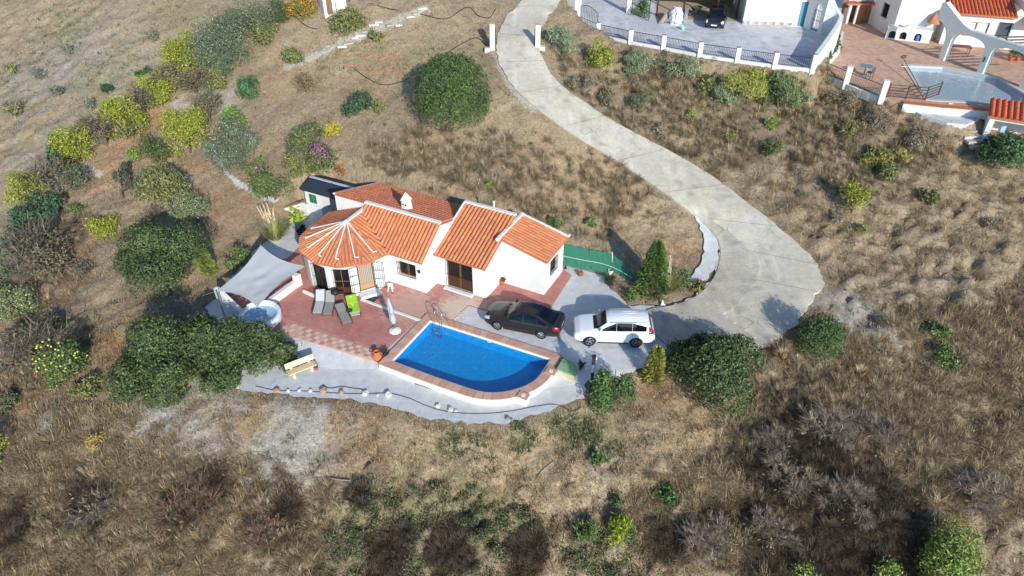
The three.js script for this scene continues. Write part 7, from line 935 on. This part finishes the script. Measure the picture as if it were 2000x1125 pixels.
{ // garage, carport and dark car
  const A = at(1450, 47, FORE_H), B = at(1590, 53, FORE_H), d = B.clone().sub(A), L = d.length(), ang = Math.atan2(-d.z, d.x), g = thing('white_garage', 'white garage with a stone plinth and blue louvred door at the back of the forecourt', 'garage', A, ang);
  part('wall', [wallPanel(V(0, 0, 0), V(L, 0, 0), [[0, -0.1], [L, -0.1], [L, 3.4], [0, 3.4]], [[L - 1.5, 0.02, L - 0.6, 2.1]], 0.25), wallPanel(V(0, 0, -7), V(0, 0, 0), [[0, -0.1], [7, -0.1], [7, 3.4], [0, 3.4]], [], 0.25), wallPanel(V(L, 0, 0), V(L, 0, -7), [[0, -0.1], [7, -0.1], [7, 3.4], [0, 3.4]], [], 0.25), wallPanel(V(L, 0, -7), V(0, 0, -7), [[0, -0.1], [L, -0.1], [L, 3.4], [0, 3.4]], [], 0.25)], WHITE, g);
  part('roof', slabOf([V(-0.3, 3.7, 0.3), V(L + 0.3, 3.7, 0.3), V(L + 0.3, 3.7, -7.3), V(-0.3, 3.7, -7.3)], 0.25), M(lin(190, 120, 86), 0.9), g);
  const pr = []; for (let k = 0; k < 17; k++) { const x = 0.2 + k * (L - 2) / 17; part('plinth_stone', rbox(rr(0.22, 0.34), rr(0.22, 0.4), 0.08, 0.03, x, 0.18, 0.04), STONE[k % 3], g); }
  const dm = M(lin(96, 150, 172), 0.6); const dr = part('louvred_door', box(0.86, 2.06, 0.05, L - 1.05, 1.06, -0.14), dm, g); for (let k = 0; k < 16; k++) part('slat', box(0.74, 0.07, 0.03, L - 1.05, 0.18 + k * 0.12, -0.105), dm, dr);
  const C = at(1300, 20, FORE_H), cp = thing('carport', 'dark open carport beside the white garage', 'carport', A.clone(), ang), wd = M(lin(58, 46, 38), 0.9); part('roof', box(7.6, 0.14, 5.4, -3.95, 2.75, -4.2), wd, cp); for (const [x, z] of [[-7.6, -1.6], [-5.2, -1.6], [-2.2, -1.6], [-7.6, -6.8], [-0.4, -1.6]]) part('post', box(0.14, 2.68, 0.14, x, 1.34, z), wd, cp); part('back_wall', box(7.6, 2.6, 0.15, -3.95, 1.3, -6.95), M(lin(150, 122, 92), 0.95), cp); part('dirt_floor', box(7.4, 0.02, 6.2, -3.9, 0.011, -3.6), M(lin(188, 166, 138), 1), cp);
  const f = at(1377, 51, FORE_H), f2 = at(1413, 57, FORE_H), m = f.clone().lerp(f2, 0.5), bk = at(1418, 18, FORE_H).sub(at(1404, 54, FORE_H)).normalize();
  const pos = m.clone().addScaledVector(bk, 1.25); makeCar('dark_car', 'dark navy hatchback parked nose out in front of the carport', pos, Math.atan2(bk.z, -bk.x) + Math.PI, { paint: lin(28, 32, 44), metal: 0.3, hw: 0.84, wr: 0.29, wheels: [0.82, 3.28], cx: 2.05,
    st: [[0, 0.62, 0.62, 0.62, 0.3, 0.32], [0.08, 0.72, 0.72, 0.74, 0.4, 0.26], [0.4, 0.84, 0.84, 0.82, 0.5, 0.22], [1.12, 0.92, 0.92, 0.835, 0.55, 0.22], [1.72, 0.92, 1.36, 0.84, 0.58, 0.22], [2.3, 0.93, 1.43, 0.84, 0.6, 0.22], [3.2, 0.94, 1.42, 0.84, 0.58, 0.22], [3.8, 0.96, 1.28, 0.82, 0.52, 0.26], [4.05, 0.9, 0.92, 0.78, 0.46, 0.34], [4.14, 0.7, 0.7, 0.68, 0.4, 0.4]],
    ws: [1.16, 1.7], rw: [3.5, 4.0], sw: [[1.5, 2.2, 6.4, 8], [2.28, 2.96, 8, 8], [3.02, 3.6, 8, 7]], doors: [[2.1, 5], [2.9, 5]], seams: [1.4, 2.24, 3.1], mir: 1.5, tl: [3.95, 4.12, 3.6, 5.2], hl: [0.02, 0.22, 3.9, 6.2], spokes: 6, plates: [[-0.02, 0.42]] });
}
{ // things lying about the forecourt
  const p = at(1318, 44, FORE_H), h = thing('covered_pile', 'heap of building boards under a white sheet in front of the brown earth', 'pile', p); const g = new THREE.IcosahedronGeometry(0.9, 4), P = g.attributes.position; for (let i = 0; i < P.count; i++) { const x = P.getX(i), y = P.getY(i), z = P.getZ(i), f = 1 + 0.22 * n3(x * 1.8, y * 1.8, z * 1.8); P.setXYZ(i, x * f * 0.72, Math.max(0, y * f * 0.9 + 0.5), z * f * 1.1); } g.computeVertexNormals(); part('sheet', g, M(lin(226, 228, 232), 0.8), h);
  for (let k = 0; k < 5; k++) part('board', beam(V(-1.5 + k * 0.22, 0.06 + k * 0.05, 0.5), V(-0.6 + k * 0.2, 0.9, -0.6), 0.18, 0.03), M(lin(...[[176, 140, 128], [200, 180, 160], [150, 140, 132]][k % 3]), 0.9), h); for (let k = 0; k < 3; k++) part('pipe', bar(V(0.7 + k * 0.12, 0.05, 0.6), V(1.0 + k * 0.1, 1.0, -0.7), 0.03), M(lin(176, 184, 196), 0.5), h);
  const b = at(1333, 58, FORE_H), bk = thing('turquoise_bucket', 'pale turquoise bucket standing alone on the forecourt', 'bucket', b); part('bucket', lathe([[0.001, 0], [0.15, 0], [0.19, 0.32], [0.17, 0.32], [0.14, 0.04], [0.001, 0.04]], 18), M(lin(150, 218, 206), 0.6), bk); part('bucket_handle', new THREE.TorusGeometry(0.18, 0.012, 5, 16, Math.PI).translate(0, 0.32, 0), GREYMETAL, bk);
  const w = at(1358, 30, FORE_H), wb = thing('wheelbarrow', 'black wheelbarrow tipped beside the dark navy car', 'wheelbarrow', w, 0.4); { const tr = new THREE.CylinderGeometry(0.62, 0.3, 0.34, 4, 1, true).rotateY(Math.PI / 4).scale(1.15, 1, 0.8).translate(0, 0.62, 0); part('tray', [toCreasedNormals(tr, 0.4), box(0.5, 0.03, 0.34, 0, 0.45, 0)], M(lin(58, 62, 58), 0.7), wb); part('wheel', new THREE.TorusGeometry(0.19, 0.06, 10, 20).translate(-0.62, 0.24, 0), BLACK, wb); for (const s of [-1, 1]) { part('handle', bar(V(-0.6, 0.3, s * 0.1), V(0.95, 0.62, s * 0.3), 0.025), FRAME, wb); part('leg', bar(V(0.35, 0.42, s * 0.24), V(0.4, 0, s * 0.26), 0.02), FRAME, wb); } }
}
{ // woodstore with brown doors
  const A = at(1650, 46, TILE_H), B = at(1697, 46, TILE_H), d = B.clone().sub(A), L = d.length(), g = thing('wood_store', 'low store with brown wooden doors and white posts under a terracotta coping', 'shed', A, Math.atan2(-d.z, d.x));
  for (const x of [0.1, 0.85, L]) part('post', rbox(0.22, 1.7, 0.25, 0.02, x, 0.85, 0), WHITE, g); const n = 10; for (let k = 0; k < n; k++) { const w = (L - 1.2) / n; part('door_board', box(w * 0.95, 1.62, 0.05, 1.0 + (k + 0.5) * w, 0.83, -0.05), M(lin(...(k < 5 ? [176, 104, 52] : [150, 88, 46]).map((c) => c + rr(-8, 8))), 0.7), g); } part('coping', rbox(L + 0.6, 0.14, 0.9, 0.03, L / 2, 1.78, -0.25), M(lin(190, 118, 92), 0.9), g); part('back_wall', box(L + 0.5, 1.6, 0.2, L / 2, 0.8, -0.9), M(lin(120, 100, 80), 1), g);
  for (let k = 0; k < 22; k++) part('wall_stone', rbox(rr(0.3, 0.5), rr(0.3, 0.42), 0.4, 0.06, 0.15 + (k % 11) * (L / 10.5), 2.1 + Math.floor(k / 11) * 0.42, -0.5 + rr(-0.05, 0.05)), STONE[k % 3], g);
}
{ // the upper house with its arcade
  const A = at(1838, 86, TILE_H), B = at(2060, 104, TILE_H), d = B.clone().sub(A), L = d.length(), ang = Math.atan2(-d.z, d.x), g = thing('upper_house', 'white house with orange tiled roofs behind the arches of the upper terrace', 'house', A, ang);
  const sx = (u, v, h) => { const p = at(u, v, TILE_H + h).sub(A); return [p.x * Math.cos(ang) - p.z * Math.sin(ang)]; };
  const win = [1.3, 0.85, 3.2, 2.05], dor = [3.9, 0.05, 4.9, 2.2];
  part('wall', [wallPanel(V(-0.2, 0, 0), V(L, 0, 0), [[0, -0.1], [L + 0.2, -0.1], [L + 0.2, 2.72], [0, 2.72]], [[win[0] + 0.2, win[1], win[2] + 0.2, win[3]], [dor[0] + 0.2, dor[1], dor[2] + 0.2, dor[3]]], 0.25), wallPanel(V(-0.2, 0, -7), V(-0.2, 0, 0), [[0, -0.1], [7, -0.1], [7, 2.7], [0, 4.6]], [], 0.25), wallPanel(V(L, 0, -7), V(-0.2, 0, -7), [[0, -0.1], [L + 0.2, -0.1], [L + 0.2, 4.6], [0, 4.6]], [], 0.25)], WHITE, g);
  opening(g, 'window', V(0, 0, 0), V(L, 0, 0), win, { leaves: 2, frame: WOOD, glass: M(lin(226, 222, 206), 0.8) }); opening(g, 'iron_door', V(0, 0, 0), V(L, 0, 0), dor, { frame: M(lin(70, 76, 84), 0.6), leaves: 1, grille: true, glass: M(lin(88, 98, 110), 0.5) });
  roof(g, [[[V(-0.3, 2.75, 0.35), V(5.0, 2.75, 0.35), V(5.0, 4.7, -7), V(-0.3, 4.7, -7)], V(0, 0, 1)], [[V(5.6, 2.5, 1.3), V(L + 1, 2.5, 1.3), V(L + 1, 4.75, -6.6), V(5.6, 4.75, -6.6)], V(0, 0, 1)]], [214, 112, 68], { pitch: 0.3, rad: 0.11 });
  part('gable', [box(0.3, 0.6, 8, 5.3, 3.6, -3.4).rotateX(0), box(0.22, 0.2, 7.6, -0.42, 2.8, -3.4)], WHITE, g);
  // left wing, set forward and unroofed in view
  const W = at(1742, 80, TILE_H).sub(A), wl = V(W.x * Math.cos(ang) - W.z * Math.sin(ang), 0, W.x * Math.sin(ang) + W.z * Math.cos(ang)), x0 = wl.x, z0 = wl.z;
  const wing = part('wing_wall', [wallPanel(V(x0, 0, z0 - 1), V(-0.6, 0, z0 - 1.2), [[0, -0.1], [-0.6 - x0, -0.1], [-0.6 - x0, 3.6], [0, 3.6]], [], 0.25), wallPanel(V(x0 - 1.4, 0, z0 - 5), V(x0, 0, z0 - 1), [[0, -0.1], [4.24, -0.1], [4.24, 3.6], [0, 3.6]], [[1.6, 1.2, 2.6, 2.4]], 0.25)], WHITE, g);
  opening(wing, 'window', V(x0 - 1.4, 0, z0 - 5), V(x0, 0, z0 - 1), [1.6, 1.2, 2.6, 2.4], { grille: true, frame: DARKWOOD }); part('hood', new THREE.ConeGeometry(0.62, 0.9, 4, 1, true).rotateY(Math.PI / 4).translate(-1.1, 2.1, z0 - 0.6), M(lin(178, 120, 84), 0.9), g);
  // outdoor kitchen with arched hearths
  { const k = thing('outdoor_kitchen', 'low white masonry kitchen with small dark arched hearths against the upper house', 'outdoor kitchen', at(1728, 74, TILE_H), ang - 0.12); const LL = 3.6, s = new THREE.Shape([[0, 0], [LL, 0], [LL, 1.0], [0, 1.0]].map(([x, y]) => new THREE.Vector2(x, y))); for (const x of [0.5, 1.4, 2.6]) { const hp = new THREE.Path(); hp.moveTo(x - 0.28, 0.08); hp.lineTo(x - 0.28, 0.45); hp.absarc(x, 0.45, 0.28, Math.PI, 0, true); hp.lineTo(x + 0.28, 0.08); s.holes.push(hp); } part('wall', boxUV(new THREE.ExtrudeGeometry(s, { depth: 0.2, bevelEnabled: false }), 0.5), WHITE, k); part('back', box(LL, 1.0, 0.5, LL / 2, 0.5, -0.45), M(lin(70, 66, 62), 0.9), k); part('counter', rbox(LL + 0.1, 0.1, 0.9, 0.02, LL / 2, 1.05, -0.2), WHITE, k); part('basin', lathe([[0.3, 1.1], [0.36, 1.2], [0.3, 1.2], [0.24, 1.12], [0.001, 1.12]], 20).translate(1.3, 0.02, -0.2), M(lin(206, 190, 150), 0.7), k); part('gas_bottle', lathe([[0.001, 0.02], [0.14, 0.02], [0.15, 0.1], [0.15, 0.42], [0.06, 0.52], [0.001, 0.52]], 16).translate(2.6, 0.06, 0.08), M(lin(60, 120, 190), 0.5), k); }
  // arcade
  const C1 = at(1841, 116, TILE_H), C2 = at(1916, 143, TILE_H), e = C2.clone().sub(C1), l = e.length(), a2 = Math.atan2(-e.z, e.x), ar = thing('white_arcade', 'white arched arcade on columns along the upper pool', 'arcade', C1, a2), s = new THREE.Shape(), n = 3, T = 2.85; s.moveTo(-0.22, 0); s.lineTo(-0.22, 2.0); s.bezierCurveTo(-0.6, 2.9, -0.9, 3.0, -1.5, 3.0); s.lineTo(-1.5, 4.3); s.bezierCurveTo(-0.4, 4.2, 0.4, 3.1, 1.6, T); s.lineTo(n * l, T); s.lineTo(n * l, 2.35);
  for (let k = n; k >= 1; k--) { s.lineTo(k * l - 0.75, 2.4); }
  const sh = new THREE.Shape(); sh.moveTo(-0.24, 0); sh.lineTo(0.24, 0); sh.lineTo(0.26, 1.6); for (let k = 1; k <= n; k++) { const x0b = (k - 1) * l + 0.26, x1b = k * l - 0.26; sh.bezierCurveTo(x0b + 0.05, 2.2, x0b + 0.5, 2.45, (x0b + x1b) / 2, 2.45); sh.bezierCurveTo(x1b - 0.5, 2.45, x1b - 0.05, 2.2, x1b, 1.6); sh.lineTo(k * l - 0.24, 0); sh.lineTo(k * l + 0.24, 0); sh.lineTo(k * l + 0.26, 1.6); } sh.lineTo(n * l + 0.3, T); sh.lineTo(1.8, T); sh.bezierCurveTo(0.9, T + 0.1, 0.3, 3.4, -1.3, 4.3); sh.lineTo(-1.6, 4.2); sh.lineTo(-1.6, 2.9); sh.bezierCurveTo(-0.9, 2.9, -0.35, 2.4, -0.26, 1.6); sh.closePath();
  part('arch_wall', boxUV(new THREE.ExtrudeGeometry(sh, { depth: 0.42, bevelEnabled: true, bevelSize: 0.02, bevelThickness: 0.02, bevelSegments: 1, curveSegments: 10 }), 0.5).translate(0, 0, -0.22), WHITE, ar);
  for (let k = 0; k < 7; k++) part('roof_pole', bar(V(l * 1.05 + k * 0.75, T + 0.04, 0), V(l * 1.05 + k * 0.75 + 0.9, 2.85, -3.0), 0.07), M(lin(96, 90, 84), 0.9), ar);
  { const q = at(1918, 118, TILE_H + 0); part('wall_emblem', [0, 1, 2].map((k) => new THREE.TorusGeometry(0.06, 0.018, 5, 10).translate(l - 0.05 + (k % 2) * 0.05, 1.0 + k * 0.13, 0.235)), BLACK, ar); }
  const t = at(1872, 104, TILE_H), tb = thing('dining_table', 'low reddish table in the shade under the arcade', 'table', t, ang), tm = M(lin(150, 84, 78), 0.8); part('table_top', rbox(1.6, 0.06, 0.8, 0.02, 0, 0.6, 0), tm, tb); for (const [x, z] of [[-0.7, -0.3], [0.7, -0.3], [-0.7, 0.3], [0.7, 0.3]]) part('leg', beam(V(x, 0, z), V(x, 0.57, z), 0.06, 0.06), tm, tb); 
  const b2 = at(1985, 118, TILE_H), pt = thing('patio_plants', 'tangle of dark and green potted plants under the right-hand arch', 'potted plants', b2); part('leaves', [crown(1.0, 0.5, 0.6, { cols: [[70, 84, 46], [96, 110, 62], [60, 54, 44]], leaf: [0.22, 0.07], dens: 160, lobes: 5 }).translate(0, 0.3, 0)], LEAFMAT, pt); for (const x of [-0.6, 0, 0.6]) part('pot', potG(0.2, 0.34).translate(x, 0, 0.1), TERRA, pt);
}
{ // tiled hut below the pool
  const A = at(1918, 268, 5.7), B = at(2060, 292, 5.7), d = B.clone().sub(A), L = d.length(), g = thing('tiled_hut', 'small white hut with a terracotta tiled roof below the upper pool', 'hut', A, Math.atan2(-d.z, d.x)), H = 1.55;
  part('wall', [wallPanel(V(0, 0, 0), V(L, 0, 0), [[0, -0.4], [L, -0.4], [L, H], [0, H]], [[0.35, 0.05, 2.9, H - 0.25], [3.4, -0.3, 4.3, H - 0.3]], 0.2), wallPanel(V(0, 0, -1.9), V(0, 0, 0), [[0, -0.4], [1.9, -0.4], [1.9, H], [0, H + 0.45]], [], 0.2), wallPanel(V(L, 0, -1.9), V(0, 0, -1.9), [[0, -0.4], [L, -0.4], [L, H + 0.4], [0, H + 0.4]], [], 0.2)], WHITE, g); part('floor', box(L, 0.1, 1.7, L / 2, -0.02, -0.95), M(lin(170, 150, 130), 0.9), g);
  roof(g, [[[V(-0.15, H + 0.08, 0.2), V(L + 0.2, H + 0.08, 0.2), V(L + 0.2, H + 0.62, -1.95), V(-0.15, H + 0.62, -1.95)], V(0, 0, 1)]], [214, 108, 66], { pitch: 0.36, rad: 0.13, len: 0.36 });
  const cb = thing('blue_chair', 'pale blue folding chair outside the tiled hut', 'chair', at(1956, 274, 5.72), 0.3), m = M(lin(150, 180, 210), 0.6); part('seat', rbox(0.46, 0.05, 0.46, 0.02, 0, 0.42, 0), m, cb); part('backrest', rbox(0.46, 0.5, 0.05, 0.02, 0, 0.7, -0.24), m, cb); for (const s of [-1, 1]) { part('leg', bar(V(s * 0.2, 0, 0.22), V(s * 0.2, 0.45, -0.2), 0.018), PLASTIC, cb); part('leg', bar(V(s * 0.2, 0, -0.22), V(s * 0.2, 0.45, 0.2), 0.018), PLASTIC, cb); }
  const st = thing('pool_wall', 'white retaining wall along the lower edge of the upper pool', 'wall', at(1764, 201, TILE_H)); { const q = [[1764, 201], [1840, 209], [1920, 215], [2060, 224]].map(([u, v]) => at(u, v, TILE_H).sub(st.position)); for (let k = 0; k < 3; k++) part('wall', beam(q[k].clone().add(V(0, -0.3, 0.05)), q[k + 1].clone().add(V(0, -0.3, 0.05)), 0.24, 0.64), WHITE, st); for (let k = 0; k < 3; k++) part('coping', beam(q[k].clone().add(V(0, 0.055, 0)), q[k + 1].clone().add(V(0, 0.055, 0)), 0.5, 0.05), TERRA, st); }
  const sp = thing('stone_steps', 'rough stone steps beside the tiled hut', 'steps', at(1884, 244, 6.2)); for (let k = 0; k < 5; k++) part('step', rbox(1.3, 0.22, 0.42, 0.04, k * 0.12, -0.12 - k * 0.2, k * 0.42, 0.15), STONE[k % 3], sp);
}
// roadside pillars
for (const [u, v, hh, lab] of [[962, 96, 1.95, 'left white roadside pillar with a dark blue-tiled number plate'], [1050, 93, 1.75, 'right white roadside pillar beside the silvery bush']]) {
  const p = hit(u, v), g = thing('road_pillar', lab, 'pillar', p), left = u < 1000; part('pillar', rbox(0.4, hh + 0.3, 0.4, 0.02, 0, hh / 2 - 0.1, 0), WHITE, g); part('cap', rbox(0.44, 0.06, 0.44, 0.02, 0, hh + 0.08, 0), M(lin(206, 168, 148), 0.9), g); part('gate_rail', bar(V(left ? 0.24 : -0.24, 0, 0.02), V(left ? 0.24 : -0.24, hh * 0.85, 0.02), 0.03), FENCE_IRON, g);
  if (left) { const pl = part('number_tile', box(0.2, 0.62, 0.02, 0, hh * 0.38, 0.211), M(lin(226, 230, 238), 0.4), g); for (let k = 0; k < 3; k++) part('tile_motif', box(0.07, 0.1, 0.01, 0, hh * 0.38 + (k - 1) * 0.18, 0.226), M(lin(52, 70, 112), 0.5), pl); }
  part('foot_block', rbox(0.6, 0.5, 0.5, 0.05, left ? -0.35 : 0.3, -0.1, 0.05), M(lin(206, 194, 182), 0.95), g);
}
{ // white hut at the top, stone steps, brick edgings
  const p = hit(650, 28), g = thing('white_hut', 'small white hut with a narrow brown door at the top edge', 'hut', p, 0.45); part('wall', [wallPanel(V(-0.7, 0, 0), V(1.3, 0, 0), [[0, -0.4], [2, -0.4], [2, 2.4], [0, 2.4]], [[0.25, 0, 0.75, 2]], 0.15), wallPanel(V(-0.7, 0, -2), V(-0.7, 0, 0), [[0, -0.4], [2, -0.4], [2, 2.4], [0, 2.4]], [], 0.15), wallPanel(V(1.3, 0, 0), V(1.3, 0, -2), [[0, -0.4], [2, -0.4], [2, 2.4], [0, 2.4]], [], 0.15)], WHITE, g); part('door', box(0.49, 1.98, 0.04, -0.2, 1.0, -0.1), M(lin(128, 96, 72), 0.8), g); part('roof', slabOf([V(-0.9, 2.5, 0.2), V(1.5, 2.5, 0.2), V(1.5, 2.6, -2.2), V(-0.9, 2.6, -2.2)], 0.12), M(lin(186, 176, 164), 0.9), g); part('downpipe', bar(V(0.35, -0.1, 0.04), V(0.35, 2.35, 0.04), 0.03), FENCE_IRON, g);
  const s = thing('garden_steps', 'pale flat stone steps climbing the upper terrace', 'steps', hit(740, 55)), sp = [[668, 92], [680, 86], [692, 75], [704, 70], [716, 63], [730, 50], [740, 44], [762, 50], [778, 50], [800, 34], [812, 28], [824, 18]]; sp.forEach(([u, v], k) => { const q = hit(u, v).sub(s.position); part('slab', rbox(rr(0.55, 1.0), 0.14, rr(0.35, 0.55), 0.04, q.x, q.y + 0.05, q.z, rr(0.1, 0.6)), M(lin(...[[214, 208, 198], [176, 170, 158], [226, 218, 206]][k % 3]), 0.95), s); });
  const e = thing('brick_edging', 'low rows of terracotta bricks edging the old beds on the upper terrace', 'edging', hit(740, 120)); for (const [a, b, n] of [[[746, 115], [783, 100], 10], [[680, 127], [712, 130], 8], [[705, 135], [727, 134], 6], [[727, 140], [757, 145], 7], [[678, 105], [704, 100], 7], [[771, 119], [796, 123], 6], [[706, 117], [730, 106], 5], [[757, 128], [800, 150], 7]]) for (let k = 0; k < n; k++) { if (rnd() < 0.18) continue; const q = hit(lerp(a[0], b[0], k / n), lerp(a[1], b[1], k / n)), q2 = hit(lerp(a[0], b[0], (k + 1) / n), lerp(a[1], b[1], (k + 1) / n)), L = Math.hypot(q2.x - q.x, q2.z - q.z) * 0.8; part('brick', rbox(L, 0.12, 0.13, 0.012, 0, 0, 0, 0, 1).rotateY(Math.atan2(-(q2.z - q.z), q2.x - q.x) + rr(-0.1, 0.1)).translate(q.x - e.position.x, q.y - e.position.y + 0.03, q.z - e.position.z), M(lin(190 + rr(-14, 14), 122 + rr(-14, 14), 92), 0.95), e); }
}
renderer.render(scene, camera);
